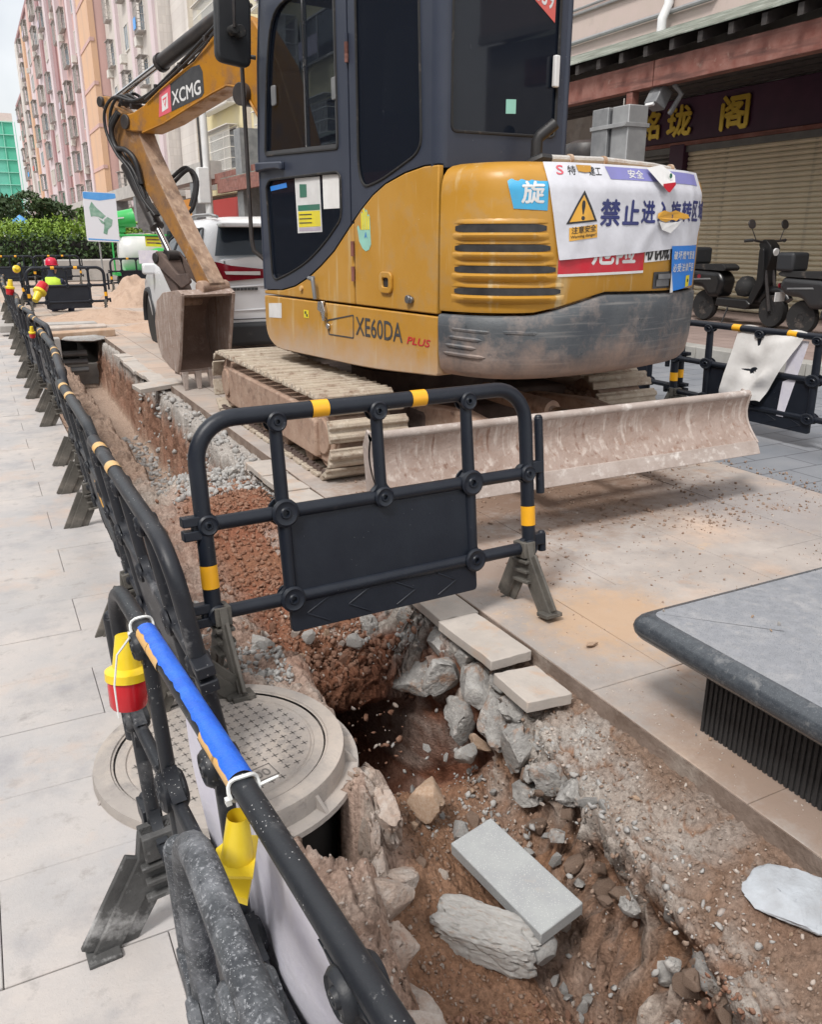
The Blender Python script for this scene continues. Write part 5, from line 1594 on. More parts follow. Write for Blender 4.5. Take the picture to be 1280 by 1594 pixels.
# torn patch across the middle characters
m_ = MB(uM)
pts = [(1.66, 1.745), (1.72, 1.765), (1.79, 1.755), (1.86, 1.768), (1.95, 1.755), (2.03, 1.745), (2.05, 1.725), (1.98, 1.715), (1.93, 1.722), (1.88, 1.705), (1.82, 1.712), (1.76, 1.695), (1.70, 1.705), (1.655, 1.72)]
m_.add([rs(a, c, BO + .008 + wrinkle(a, c)) for a, c in pts], [tuple(range(len(pts)))]); m_.build('torn_patch', 'ink_amber', ban, smooth=0)
m_ = MB(uM)
pts = [(1.67, 1.70), (1.76, 1.69), (1.90, 1.70), (1.96, 1.712), (1.90, 1.675), (1.80, 1.63), (1.70, 1.65)]
m_.add([rs(a, c, BO + .010 + .012 * (c < 1.66) + wrinkle(a, c)) for a, c in pts], [tuple(range(len(pts)))]); m_.build('paper_curl', 'ink_white', ban, smooth=0)
m_ = MB(uM)
pts = [(1.00, 1.965), (1.05, 1.96), (1.09, 1.965), (1.10, 2.0), (.99, 2.0)]
m_.add([rs(a, c, BO + .004 + wrinkle(a, c) - max(0, c - 1.88) * .42) for a, c in pts], [tuple(range(len(pts)))]); m_.build('torn_patch', 'yellow', ban, smooth=0)
# folded corner with red print
m_ = MB(uM)
m_.add([rs(a, c, o_) for a, c, o_ in ((1.57, 2.005, -.02), (1.72, 2.03, -.02), (1.80, 1.97, .03), (1.79, 1.92, .045), (1.72, 1.865, .05), (1.65, 1.905, .046))], [(0, 1, 2, 3, 4, 5)]); m_.build('folded_flap', 'ink_white', ban, smooth=0)
m_ = MB(uM)
m_.add([rs(a, c, o_) for a, c, o_ in ((1.655, 1.915, .0495), (1.785, 1.93, .0485), (1.79, 1.915, .0485), (1.725, 1.868, .053), (1.70, 1.873, .0535), (1.66, 1.898, .0505))], [(0, 1, 2, 3, 4, 5)]); m_.build('red_print', 'ink_red', ban, smooth=0)
m_ = MB(uM); m_.add([rs(1.745 + .016 * math.cos(t), 1.965 + .016 * math.sin(t), .036) for t in np.linspace(0, 6, 10)], [tuple(range(10))]); m_.build('green_print', 'ink_green', ban, smooth=0)
bp_ = patch('gas_pipe_sign', [(1.90, 1.268), (2.26, 1.295), (2.27, 1.555), (1.865, 1.552)], 'ink_blue', hood, .022, 24, 6)
patch('sign_border', [(1.885, 1.26), (1.925, 1.262), (1.895, 1.36), (1.885, 1.40)], 'ink_white', bp_, .0245, 6, 3)
for k, ch in enumerate('破坏燃气管道'): rtext(ch, 'ink_white', bp_, 1.90 + k * .058, 1.948 + k * .058, 1.468, 1.520, .0245, .02)
for k, ch in enumerate('必受法律严惩'): rtext(ch, 'ink_white', bp_, 1.90 + k * .058, 1.948 + k * .058, 1.390, 1.442, .0245, .02)
yb_ = patch('yellow_plate', [(2.10, 1.288), (2.17, 1.292), (2.17, 1.365), (2.10, 1.362)], 'ink_yellow', bp_, .0245, 6, 2)
m_ = MB(uM); m_.add([rs(2.135 + .012 * math.cos(t), 1.33 + .012 * math.sin(t), .027) for t in np.linspace(0, 5.5, 8)], [tuple(range(8))]); m_.build('plate_dot', 'ink_black', bp_, smooth=0)
# pole with rings lying along the top of the hood
b = MB(uM); b.tube([(-.42, -1.86, 2.045), (0, -1.90, 2.05), (.5, -1.84, 2.045), (.86, -1.72, 2.04)], .022, 10); po = b.build('roller_pole', 'rock_white', ex)
for x, y in ((-.28, -1.875), (-.02, -1.9), (.80, -1.745)):
    b = MB(uM); b.cyl((x - .012, y, 2.048), (x + .012, y, 2.048), .028, n=14); b.build('pole_ring', 'rock_tan', po)
b = MB(uM); b.tube([(-.42, -1.86, 2.045), (-.47, -1.84, 2.05), (-.50, -1.80, 2.03), (-.52, -1.75, 2.0)], [.022, .026, .03, .026], 8); b.build('pole_wrap', 'hose_black', po)
# exhaust
b = MB(uM); b.tube([(-.315, -1.62, 1.98), (-.315, -1.62, 2.165), (-.30, -1.63, 2.195), (-.225, -1.68, 2.265)], .036, 14, caps=False)
b.tube([(-.315, -1.62, 2.165), (-.30, -1.63, 2.195), (-.232, -1.675, 2.26)], .030, 12)
b.build('exhaust_pipe', 'hose_black', ex, smooth=60)
# --- cab
ZC = 3.34
cv = [(a, c + .008) for a, c in curve]
door = [(-.461, 1.695)] + [(a, c) for a, c in cv[::-1]] + [(1.02, 1.30), (1.0, 2.25), (.93, 2.9), (.84, ZC), (-.461, ZC)]
h1 = rounded([(.86, 2.228), (-.315, 2.19), (-.315, 3.22), (.44, 3.24), (.64, 3.16), (.75, 2.87)], [.05, .03, .05, .15, .2, .2])
h2 = rounded([(.872, 2.0), (.80, 2.045), (-.30, 2.043), (-.345, 2.0), (-.34, 1.735), (-.116, 1.583), (.199, 1.427), (.54, 1.325), (.782, 1.271), (.84, 1.30)], [.03, .03, .04, .03, .06, .2, .2, .2, .04, .03])
b = MB(uM); b.plate(door, [h1, h2], 0.004, -.045, side); dor = b.build('cab_door', 'cab_grey', ex, smooth=30)
rearp = [(-.473, 1.71)] + [(a, c + .008) for a, c in dtop[1:]] + [(-1.41, 2.022), (-1.41, ZC), (-.473, ZC)]
h3 = rounded([(-.575, 3.22), (-.575, 2.06), (-.605, 1.97), (-.66, 1.928), (-.829, 1.952), (-1.057, 2.02), (-1.25, 2.082), (-1.312, 2.137), (-1.27, 3.22)], [.03, .1, .05, .04, .1, .1, .05, .05, .05])
b = MB(uM); b.plate(rearp, [h3], 0, -.045, side); rsd = b.build('cab_side', 'cab_grey', ex, smooth=30)
# corner and rear face
b = MB(uM)
r_ = .07
cpts = [(-.895 + r_ * math.cos(t), -1.41 + r_ * math.sin(t)) for t in np.linspace(PI, 1.5 * PI, 9)]
b.grid([[(x, y, z) for x, y in cpts] for z in (2.0, ZC)])
b.build('cab_corner', 'cab_grey', ex, smooth=60)
rear = lambda a, c, d: (a, -1.48 - d, c)
h4 = rounded([(-.868, 2.20), (-.035, 2.215), (-.035, 3.24), (-.868, 3.24)], .04)
b = MB(uM); b.plate([(-.895, 2.0), (.05, 2.0), (.05, ZC), (-.895, ZC)], [h4], 0, -.045, rear); rcb = b.build('cab_rear', 'cab_grey', ex, smooth=30)
b = MB(uM); b.tube([(.05, -1.46, 2.0), (.05, -1.46, ZC)], .03, 10); b.build('cab_corner', 'cab_grey', ex, smooth=60)
b = MB(uM)
b.plate([(-1.43, 1.9), (.9, 1.2), (.95, 2.25), (.80, ZC), (-1.43, ZC)], [rounded([(-1.2, 2.15), (.75, 2.0), (.78, 2.4), (.66, 3.2), (-1.2, 3.2)], .08)], 0, .04, lambda a, c, d: (.05 + d - .02, a, c)); b.build('cab_far_side', 'cab_grey', ex, smooth=30)
b = MB(uM)
for x in (-.945, .03):
    b.tube([(x, 1.0, 1.2), (x, .985, 2.25), (x, .915, 2.9), (x, .82, ZC)], .03, 8)
b.box(-.95, .05, .93, 1.0, 1.18, 1.42)
b.build('front_pillar', 'cab_grey', ex, smooth=50)
b = MB(uM); b.prism(rounded([(-1.50, ZC), (.86, ZC), (.84, ZC + .08), (-1.48, ZC + .08)], .03), -.01, -1.03, side); b.build('cab_roof', 'cab_grey', ex, bevel=.02)
b = MB(uM); b.box(-.93, .03, -1.40, .95, 1.19, 1.30); b.box(-.93, .03, -1.44, -1.0, 1.3, 2.0); b.build('cab_floor', 'hole_dark', ex, smooth=0)
b = MB(uM); b.obox((-.45, -.55, 1.66), (.48, .5, .12)); b.obox((-.45, -.82, 2.03), (.46, .12, .7)); b.obox((-.45, -.86, 2.48), (.26, .1, .2)); b.build('seat', 'rubber', ex, bevel=.04)
b = MB(uM)
b.obox((-.78, -.35, 1.72), (.14, .5, .24)); b.obox((-.1, -.35, 1.72), (.14, .5, .24)); b.cyl((-.78, -.18, 1.8), (-.76, -.14, 2.05), .018); b.cyl((-.1, -.18, 1.8), (-.1, -.14, 2.05), .018)
b.build('console', 'rubber', ex, bevel=.02)
def pane(poly, fr, d, m, parent, name='glass_pane'):
    b = MB(uM); b.prism(poly, d, d - .006, fr); return b.build(name, m, parent, smooth=0)
grow = lambda p, k=1.01: [(a + (a - sum(q[0] for q in p) / len(p)) * (k - 1), c + (c - sum(q[1] for q in p) / len(p)) * (k - 1)) for a, c in p]
pane(grow(h1), side, -.012, 'cab_glass', dor); pane(grow(h2), side, -.012, 'cab_glass_dark', dor)
pane(grow(h3), side, -.008, 'cab_glass_dark', rsd); pane(grow(h4), rear, -.012, 'cab_glass_dark', rcb)
# rubber seals round the panes
for hh, fr, d, par in ((h1, side, .005, dor), (h2, side, .005, dor), (h3, side, .001, rsd), (h4, rear, .001, rcb)):
    b = MB(uM); b.tube([fr(a, c, d) for a, c in hh], .009, 6, closed=True); b.build('window_seal', 'rubber', par, smooth=50)
# sliding pane bars of the door window
b = MB(uM); b.prism([(.155, 2.205), (.175, 2.205), (.165, 3.24), (.145, 3.24)], .0, -.03, side); b.build('slide_bar', 'chrome', dor)
b = MB(uM); b.prism([(.86, 2.228), (-.315, 2.19), (-.315, 2.222), (.86, 2.26)], .001, -.02, side); b.prism([(-.28, 2.20), (-.30, 2.20), (-.30, 3.22), (-.28, 3.22)], .001, -.02, side); b.build('slide_frame', 'ink_char', dor)
for a_, z0, z1 in ((-.285, 2.50, 2.64), (.655, 2.57, 2.71)):
    b = MB(uM); b.prism(rect(a_, (z0 + z1) / 2, .035, .07, .015), .012, -.004, side); b.build('slide_latch', 'steel_grey', dor, bevel=.004)
b = MB(uM); b.prism(rounded([(.99, 2.185), (.52, 2.165), (.52, 2.10), (.62, 2.115), (.80, 2.12), (.99, 2.11)], .02), 0, .045, side); b.build('door_handle', 'cab_grey', dor, bevel=.012)
for z in (2.85, 2.80):
    b = MB(uM); b.cyl(side(-.468, z - .1, .012), side(-.468, z + .02, .012), .014, n=10); b.build('hinge', 'beam_red' if z < 2.82 else 'cab_grey', dor)
# papers on the lower door glass
def dpaper(q, m, d=.0): 
    b = MB(uM); b.prism(q, -.0105 + d, -.009 + d, side); return b.build('notice', m, dor, smooth=0)
dpaper([(.389, 2.035), (-.008, 2.028), (-.022, 1.645), (.372, 1.637)], 'ink_white')
dpaper([(.35, 1.84), (-.0, 1.84), (-.0, 1.80), (.35, 1.80)], 'ink_green', .002)
dpaper([(.35, 1.795), (-.0, 1.795), (-.005, 1.685), (.345, 1.68)], 'ink_yellow', .002)
dpaper([(.345, 1.675), (-.005, 1.68), (-.008, 1.655), (.342, 1.652)], 'ink_lilac', .002)
dpaper([(.31, 1.99), (.20, 1.985), (.20, 1.895), (.31, 1.895)], 'ink_green', .002)
for k in range(3): dpaper([(.33, 1.775 - .03 * k), (.13, 1.775 - .03 * k), (.13, 1.768 - .03 * k), (.33, 1.768 - .03 * k)], 'ink_black', .004)
dpaper([(-.052, 2.035), (-.292, 2.028), (-.289, 1.803), (-.055, 1.803)], 'paper_dirty')
dpaper([(.825, 1.997), (.535, 2.013), (.528, 1.977), (.818, 1.962)], 'ink_blue')
# rear window stickers
def rpaper(q, m, d=0.): 
    b = MB(uM); b.prism(q, -.0105 + d, -.009 + d, rear); return b.build('sticker', m, rcb, smooth=0)
ph = rpaper([(-.41, 3.06), (-.072, 2.86), (-.070, 3.22), (-.41, 3.22)], 'ink_salmon')
text('lettering', '8059', 'ink_white', ph, lambda a, c, d: tuple(uM @ Vector(rear(a, c - .30 * (a + .3), -.007))), -.30, -.09, 2.985, 3.09, .02)
rpaper([(-.445, 2.325), (-.365, 2.33), (-.365, 2.41), (-.445, 2.405)], 'ink_mint')
rpaper([(-.72, 2.93), (-.64, 2.92), (-.64, 3.05), (-.72, 3.05)], 'ink_leaf')
b = MB(uM); b.prism(rounded([(-.085, 2.50), (-.045, 2.50), (-.045, 2.68), (-.085, 2.68)], .01), .0, .03, rear); b.build('window_handle', 'plastic_white', rcb, bevel=.006)
# mirror and handrail at the front of the cab
b = MB(uM)
b.prism(rounded([(-1.36, 2.86), (-1.06, 2.84), (-1.03, 3.33), (-1.33, 3.37)], .07), .80, .88, lambda a, c, d: (a, d + .15 * (a + 1.2), c))
mr = b.build('mirror', 'plastic_dark', ex, bevel=.025, seg=3)
b = MB(uM); b.cyl((-1.23, .70, 3.07), (-1.23, .82, 3.07), .035, n=12); b.cyl((-1.17, .74, 3.07), (-1.17, .82, 3.07), .045, n=12); b.build('mirror_joint', 'rubber', mr, bevel=.006)
b = MB(uM); b.tube([(-1.24, .70, 3.08), (-1.25, .66, 3.25), (-1.24, .66, 3.36), (-1.16, .7, 3.40), (-.97, .84, 3.41)], .013, 8); b.build('mirror_arm', 'black_steel', ex, smooth=60)
b = MB(uM); b.tube([(-.95, .98, 2.95), (-1.03, 1.02, 2.96), (-1.05, 1.03, 2.88), (-1.04, 1.06, 1.60), (-1.03, 1.05, 1.50), (-.95, 1.0, 1.42)], .017, 10); b.build('handrail', 'black_steel', ex, smooth=60)
# --- boom, stick, bucket in the boom's own swung plane
bM = Matrix.Rotation(R(7.5), 4, 'Z') @ Matrix.Translation((-.15, 1.45, 0)) @ Matrix.Rotation(R(16), 4, 'Z')
def bp(a, c, d): return (d, a, c)      # a forward, c up, d to the right
boomp = [(-0.328, 1.307), (-0.092, 1.191), (0.089, 1.425), (0.376, 2.133), (0.661, 2.681), (0.785, 2.843), (0.935, 2.955), (1.084, 2.982), (1.303, 2.939), (1.624, 2.862), (2.13, 2.735), (2.529, 2.673), (2.731, 2.693), (2.882, 2.724), (2.932, 2.798), (2.865, 2.874), (2.697, 2.882), (2.478, 2.937), (2.19, 3.056), (1.899, 3.156), (1.572, 3.249), (1.311, 3.389), (1.172, 3.517), (0.935, 3.58), (0.67, 3.481), (0.358, 3.101), (-0.001, 2.184)]  # boom, stick and bucket points: from image pixels, pushed along camera rays onto this plane
b = MB(bM); b.prism(boomp, -.127, .127, bp); boom = b.build('boom', 'yellow_boom', ex, bevel=.018)
b = MB(bM); b.tube([bp(a, c, -.131) for a, c in [(0.376, 2.133), (0.661, 2.681), (0.785, 2.843), (0.935, 2.955), (1.084, 2.982), (1.303, 2.939), (1.624, 2.862), (2.13, 2.735), (2.529, 2.673)]], .014, 6); b.build('boom_edge', 'yellow_boom', boom, smooth=60)
b = MB(bM); b.box(-.22, .22, -.42, .06, .74, 1.37); b.cyl((0, -.18, .72), (0, -.18, 1.5), .14); b.build('swing_post', 'yellow_stick', ex, bevel=.03)
def bpt(q, m, d=-.1282, nm='decal'):
    b = MB(bM); b.prism(q, d, d - .0012, bp); return b.build(nm, m, boom, smooth=0)
bpt([(1.994, 2.832), (1.977, 3.084), (1.607, 3.196), (1.485, 3.203), (1.442, 3.137), (1.442, 2.956), (1.485, 2.922)], 'ink_char', nm='name_plate')
bpt([(2.224, 2.795), (2.173, 3.033), (1.981, 3.084), (1.998, 2.832)], 'ink_pink', nm='logo_plate')
bpt([(2.156, 2.839), (2.143, 2.981), (2.036, 3.012), (2.045, 2.869)], 'ink_white', -.1297, nm='logo_square')
bpt([(2.13, 2.958), (2.058, 2.978), (2.092, 2.878)], 'ink_pink', -.1310, nm='logo_mark')
bpt([(2.113, 2.944), (2.075, 2.954), (2.094, 2.906)], 'ink_white', -.1323, nm='logo_mark')
text('lettering', 'XCMG', 'ink_white', boom, lambda a, c, d: tuple(bM @ Vector(bp(1.965 - a, c + .13 * a, -.1315))), 0, .475, 2.887, 3.012, .03)
# stick
stp = [(3.264, 2.96), (3.264, 2.793), (3.048, 2.497), (2.781, 2.275), (2.63, 2.089), (2.326, 1.751), (2.019, 1.41), (1.848, 1.125), (1.745, 1.029), (1.641, 1.048), (1.624, 1.143), (1.762, 1.334), (1.968, 1.6), (2.258, 2.016), (2.563, 2.475), (2.697, 2.745), (2.798, 2.903), (2.965, 2.91), (3.198, 3.092), (3.33, 3.108), (3.363, 3.014)]
b = MB(bM); b.prism(stp, -.095, .095, bp); stick = b.build('stick', 'yellow_stick', ex, bevel=.014)
fr_ = [(1.641, 1.048), (1.624, 1.143), (1.762, 1.334), (1.968, 1.6), (2.258, 2.016), (2.563, 2.475), (2.697, 2.745)]
b = MB(bM)
b.grid([[(w_, a - .006, c - .0 + .004) for w_ in (-.102, 0, .102)] for a, c in fr_]); b.build('wear_plate', 'stick_worn', stick, smooth=40)
for w_ in (-.122, .122):
    b = MB(bM); b.cyl(bp(2.832, 2.8, w_ * .8), bp(2.832, 2.8, w_ * 1.25), .075, n=18); b.build('pivot_pin', 'black_steel', stick, bevel=.006)
b = MB(bM); b.cyl(bp(3.314, 3.043, -.13), bp(3.314, 3.043, .13), .055, n=14); b.build('pivot_pin', 'black_steel', stick, bevel=.006)
b = MB(bM); b.cyl(bp(2.487, 1.393, -.16), bp(2.487, 1.393, .16), .055, n=14); b.build('pivot_pin', 'black_steel', stick, bevel=.006)
# stick cylinder along the top of the boom
def cyln(p, q, k, r0, r1, par, m='black_steel', w_=0.):
    p = Vector(bp(p[0], p[1], w_)); q = Vector(bp(q[0], q[1], w_)); mid = p.lerp(q, k)
    b = MB(bM); b.cyl(p, mid, r0, n=16); b.cyl(mid.lerp(p, .02), mid.lerp(q, .02), r0 * 1.18, n=16); c_ = b.build('cylinder', m, par, smooth=40)
    b = MB(bM); b.cyl(mid, q, r1, n=12); b.build('cylinder_rod', 'chrome', c_)
    b = MB(bM); b.cyl(q - Vector((.07, 0, 0)), q + Vector((.07, 0, 0)), r0 * .9, n=14); b.build('rod_eye', 'black_steel', c_)
cyln((1.11, 3.652), (3.314, 3.043), .53, .078, .036, ex)
cyln((3.098, 2.384), (2.402, 1.411), .68, .070, .036, ex)
cyln((-0.046, 1.259), (0.82, 2.881), .55, .085, .045, ex)
b = MB(bM); b.cyl(bp(0.846, 2.88, -.19), bp(0.846, 2.88, .19), .10, n=18); b.build('boom_pin', 'black_steel', ex, bevel=.008)
b = MB(bM); b.prism([(0.979, 3.541), (1.031, 3.731), (1.172, 3.747), (1.259, 3.514)], -.09, .09, bp); b.build('cylinder_bracket', 'yellow_boom', ex, bevel=.012)
# hydraulic hoses
b = MB(bM)
for k, w_ in enumerate((-.11, -.06, .0, .06)):
    b.tube(smooth_path([bp(0.891, 3.658, w_), bp(1.503, 3.384, w_), bp(1.934, 3.203, w_), bp(2.36, 3.043, w_), bp(2.655, 2.99, w_ * 1.2), bp(2.907, 3.042 + .02 * k, w_ * 1.4 - .04), bp(3.098, 2.926, w_ * 1.4 - .05), bp(3.115, 2.72, w_ * 1.3 - .06), bp(2.965, 2.489, w_ - .09), bp(2.781, 2.303, w_ * .6 - .11), bp(2.613, 2.023, w_ * .4 - .12), bp(2.445, 1.836, w_ * .3 - .1)]), .017, 7)
b.tube(smooth_path([bp(2.907, 2.892, -.16), bp(3.048, 2.74, -.18), bp(2.999, 2.554, -.18), bp(2.832, 2.518, -.17), bp(2.697, 2.407, -.15), bp(2.647, 2.164, -.13)]), .028, 8)
b.tube(smooth_path([bp(2.948, 2.91, -.15), bp(3.098, 2.777, -.16), bp(3.032, 2.488, -.15), bp(2.798, 2.35, -.145), bp(2.63, 2.07, -.13), bp(2.58, 1.882, -.125)]), .020, 8)
b.tube(smooth_path([bp(2.445, 2.165, .12), bp(2.233, 2.309, .2), bp(2.122, 2.187, .22), bp(2.156, 1.931, .17), bp(2.233, 1.836, .12)]), .022, 8)
b.tube(smooth_path([bp(2.487, 2.212, .12), bp(2.301, 2.336, .22), bp(2.19, 2.167, .24), bp(2.207, 1.931, .17)]), .022, 8)
b.build('hydraulic_hose', 'hose_black', ex, smooth=60)
b = MB(bM)
for a, c in ((1.372, 3.435), (1.805, 3.253), (2.233, 3.102), (2.697, 2.961), (2.865, 3.005)):
    b.obox(bp(a, c - .02, -.02), (.25, .03, .05))
b.build('hose_clamp', 'black_steel', ex, bevel=.004)
# small steel pipes along the boom side
b = MB(bM)
b.tube([bp(0.979, 3.541, -.155), bp(1.372, 3.34, -.155), bp(1.934, 3.137, -.155), bp(2.402, 2.976, -.155)], .012, 6); b.build('steel_pipe', 'black_steel', boom, smooth=60)
# linkage
b = MB(bM)
for w_ in (-.127, .127):
    b.prism(rounded([(2.546, 1.431), (2.445, 1.468), (2.122, 1.222), (1.951, 1.24), (1.899, 1.144), (2.062, 1.079), (2.461, 1.299), (2.554, 1.346)], .03), w_ - .018, w_ + .018, bp)
b.build('link_arm', 'under_dark', ex, bevel=.006)
b = MB(bM); b.prism(rounded([(2.563, 1.468), (2.394, 1.43), (2.122, 0.9), (2.224, 0.863), (2.461, 1.223), (2.58, 1.374)], .03), -.10, .10, bp); b.build('link_arm', 'under_dark', ex, bevel=.012)
b = MB(bM)
for a, c, r0, hw in ((1.693, 1.096, .076, .18), (2.156, .938, .058, .16)): b.cyl(bp(a, c, -hw), bp(a, c, hw), r0, n=18)
b.build('bucket_pin', 'track_mud', ex, bevel=.012)
# bucket, turned and shifted off the stick axis to match the image
kM = bM @ Matrix.Translation((-.115, 1.70, .035)) @ Matrix.Rotation(R(-13), 4, 'Z') @ Matrix.Translation((0, -1.70, 0))
# bucket
bpf = [(1.589, 1), (1.676, 1.048), (2.105, 1.004), (2.309, 0.902), (2.411, 0.676), (2.402, 0.452), (2.301, 0.282), (2.072, 0.19), (1.89, 0.155)]
inn = [(1.641, 0.971), (2.071, 0.956), (2.258, 0.863), (2.36, 0.657), (2.351, 0.47), (2.267, 0.32), (2.064, 0.225), (1.90, 0.185)]
HWB = .290
b = MB(kM)
b.prism(bpf + inn[::-1], -HWB, HWB, bp)
buc = b.build('bucket', 'mud_steel', ex, bevel=.004)
b = MB(kM); b.grid([[bp(a - .004, c, w_) for w_ in np.linspace(-HWB + .02, HWB - .02, 5)] for a, c in inn]); b.build('bucket_liner', 'bucket_inner', buc, smooth=60)
for w_ in (-HWB, HWB):
    b = MB(kM); b.prism([(1.589, 1.014), (1.676, 1.048), (2.105, 1.004), (2.309, 0.902), (2.411, 0.676), (2.402, 0.452), (2.301, 0.282), (2.072, 0.19), (1.89, 0.155), (1.81, 0.319), (1.702, 0.667)], w_ - .016, w_ + .016, bp); b.build('bucket_side', 'mud_steel', buc, bevel=.005)
    b = MB(kM); b.tube([bp(1.598, 1, w_), bp(1.702, 0.667, w_), bp(1.81, 0.319, w_), bp(1.89, 0.165, w_)], .022, 6); b.build('side_cutter', 'mud_steel', buc)
b = MB(kM); b.box(-HWB, HWB, 1.852, 2.0, .135, .165); b.build('bucket_lip', 'mud_steel', buc, bevel=.006)
for k in range(4):
    x = -.232 + k * .155
    b = MB(kM); b.obox((x, 1.860, .062), (.078, .055, .20), Matrix.Rotation(R(172), 3, 'X'), .5); b.build('tooth', 'blade_edge', buc, bevel=.006)
# ------------------------------------------------------------------ white car
def build_car():
    t = thing('parked_car', 'white suv parked behind the bucket, seen from its rear left corner', 'car', (3.46, 10.12, 0))
    W = 1.03
    yy = np.concatenate([[0, .03], np.linspace(.08, .40, 7), np.linspace(.6, 4.4, 20), np.linspace(4.5, 4.9, 4)])
    fhw = lambda y: W * np.interp(y, [0, .05, .15, .5, 1.2, 3.6, 4.5, 4.9], [.80, .86, .92, .97, 1.0, .99, .93, .76])
    fzs = lambda y: np.interp(y, [0, .2, 4.6, 4.9], [.42, .34, .30, .36])
    fbelt = lambda y: np.interp(y, [0, .3, 1.2, 3.2, 4.3, 4.75, 4.9], [1.34, 1.38, 1.32, 1.22, 1.06, .86, .70])
    froof = lambda y: np.interp(y, [0, .08, .18, .28, .40, .8, 1.6, 2.4, 2.8, 3.2, 3.55, 3.9, 4.6, 4.9], [1.36, 1.50, 1.66, 1.77, 1.81, 1.85, 1.855, 1.80, 1.71, 1.50, 1.30, 1.16, 1.00, .78])
    frw = lambda y: np.interp(y, [0, .3, .8, 2.4, 3.0, 3.55, 4.0, 4.9], [.78, .765, .775, .755, .80, .88, .88, .70])
    def upper(y, t):       # point on the side of the greenhouse, t 0 at the belt, 1 at the roof edge
        x0, z0, x1, z1 = fhw(y) * .965, fbelt(y), frw(y), max(froof(y) - .09, fbelt(y) + .02)
        return x0 + (x1 - x0) * t, z0 + (z1 - z0) * t
    rows_ = []
    for y in yy:
        hw, zs, belt, rz_, rw_ = fhw(y), fzs(y), fbelt(y), froof(y), frw(y)
        zt_ = max(rz_ - .09, belt + .02); rz_ = max(rz_, zt_ + .02)
        half = [(.0, zs), (hw * .88, zs), (hw * .985, zs + .12), (hw, .70), (hw * .985, .94), (hw * .992, belt - .10), (hw * .965, belt), ((hw * .965 + rw_) / 2 + .012, (belt + zt_) / 2), (rw_, zt_), (rw_ * .95, rz_ - .03), (rw_ * .6, rz_ + .008), (0, rz_ + .016)]
        rows_.append([(-x, y, z) for x, z in half[1:]][::-1] + [(x, y, z) for x, z in half])
    rows_ = [r_[::1] for r_ in rows_]
    b = MB(); b.grid(rows_)
    b.add(rows_[0], [tuple(range(len(rows_[0])))]); b.add(rows_[-1], [tuple(range(len(rows_[-1])))])
    body = b.build('body', 'white_paint', t, smooth=50)
    for s in (-1, 1):
        for y0, y1, sl in ((.50, .98, 1), (1.04, 2.02, 0), (2.10, 3.05, 2)):
            b = MB(); P_w = []; P_t = []
            for k in range(9):
                y = y0 + (y1 - y0) * k / 8
                lo, hi = .10, .90
                if sl == 1: hi = .35 + .55 * min(1, (y - y0) / .30); lo = .30 - .20 * min(1, (y - y0) / .2)
                P_w.append([(s * (upper(y, tt)[0] + .012), y, upper(y, tt)[1]) for tt in (lo, (lo + hi) / 2, hi)])
                P_t.append((lo, hi))
            b.grid([[(x + s * .006 * (j == 1), y, z) for j, (x, y, z) in enumerate(r_)] for r_ in P_w]); b.build('side_window', 'car_glass', t, smooth=60)
            loop = [(x + s * .004, y, z) for x, y, z in [r_[0] for r_ in P_w] + [r_[2] for r_ in P_w][::-1]]
            b = MB(); b.tube(loop, .012, 5, closed=True); b.build('window_trim', 'plastic_dark', t, smooth=60)
        b = MB(); b.tube([(s * .70, y, float(froof(y)) + .03) for y in (.5, .8, 1.6, 2.4)], .022, 6); b.build('roof_rail', 'steel_pale', t, smooth=60)
    b = MB(); b.grid([[(x * (.885 - .125 * k / 6) , -.035 + .235 * k / 6 + .05 * abs(x) ** 6, 1.40 + .34 * k / 6 + .012 * (1 - abs(x) ** 3)) for x in np.linspace(-1, 1, 9)] for k in range(7)]); b.build('rear_window', 'car_glass', t, smooth=60)
    b = MB(); b.prism(rounded([(-.77, .06), (-.70, .02), (.70, .02), (.77, .06), (.74, .42), (-.74, .42)], .05), 1.725, 1.775, XYZ); b.build('rear_spoiler', 'white_paint', t, bevel=.022, seg=3)
    for z, h_ in ((1.06, .012), (.78, .010)):
        b = MB(); b.tube([(-.80, .0, z - .02), (0, -.012, z), (.80, .0, z - .02)], h_, 6); b.build('body_crease', 'white_paint', t, smooth=60)
    b = MB(); b.grid([[(x * .84, 3.48 - .62 * k, 1.27 + .43 * k) for x in (-1, 0, 1)] for k in (0, .5, 1)]); b.build('windscreen', 'car_glass', t, smooth=0)
    # tail lamps wrapping the corner
    for s in (-1, 1):
        b = MB()
        P = [(s * .30, -.012, 1.20), (s * .70, -.012, 1.215), (s * .865, .02, 1.235), (s * .93, .10, 1.245), (s * .985, .38, 1.27)]
        hgt = [.06, .10, .13, .13, .03]
        b.grid([[(x * 1.012, y - .022, z - hh), (x * 1.016, y - .034, z), (x * 1.01, y - .026, z + hh * .75)] for (x, y, z), hh in zip(P, hgt)])
        b.build('tail_lamp', 'tail_red', t, smooth=50)
        b = MB(); b.prism([(s * .36, 1.175), (s * .78, 1.19), (s * .80, 1.225), (s * .36, 1.22)], -.05, -.045, lambda a, c, d: (a, d, c)); b.build('reverse_lamp', 'tail_clear', t)
        b = MB(); b.prism([(s * .83, .52), (s * .88, .52), (s * .88, .70), (s * .84, .68)], .0, .03, lambda a, c, d: (a, d - .0, c)); b.build('reflector', 'tail_red', t)
    b = MB(); b.prism([(-.30, 1.215), (.30, 1.215), (.30, 1.27), (-.30, 1.27)], -.03, -.01, lambda a, c, d: (a, d, c)); b.build('light_bar', 'tail_red', t)
    b = MB(); b.prism([(-.93, .34), (.93, .34), (.96, .62), (-.96, .62)], -.06, .25, lambda a, c, d: (a, d, c)); b.build('bumper', 'plastic_dark', t, bevel=.05, seg=3)
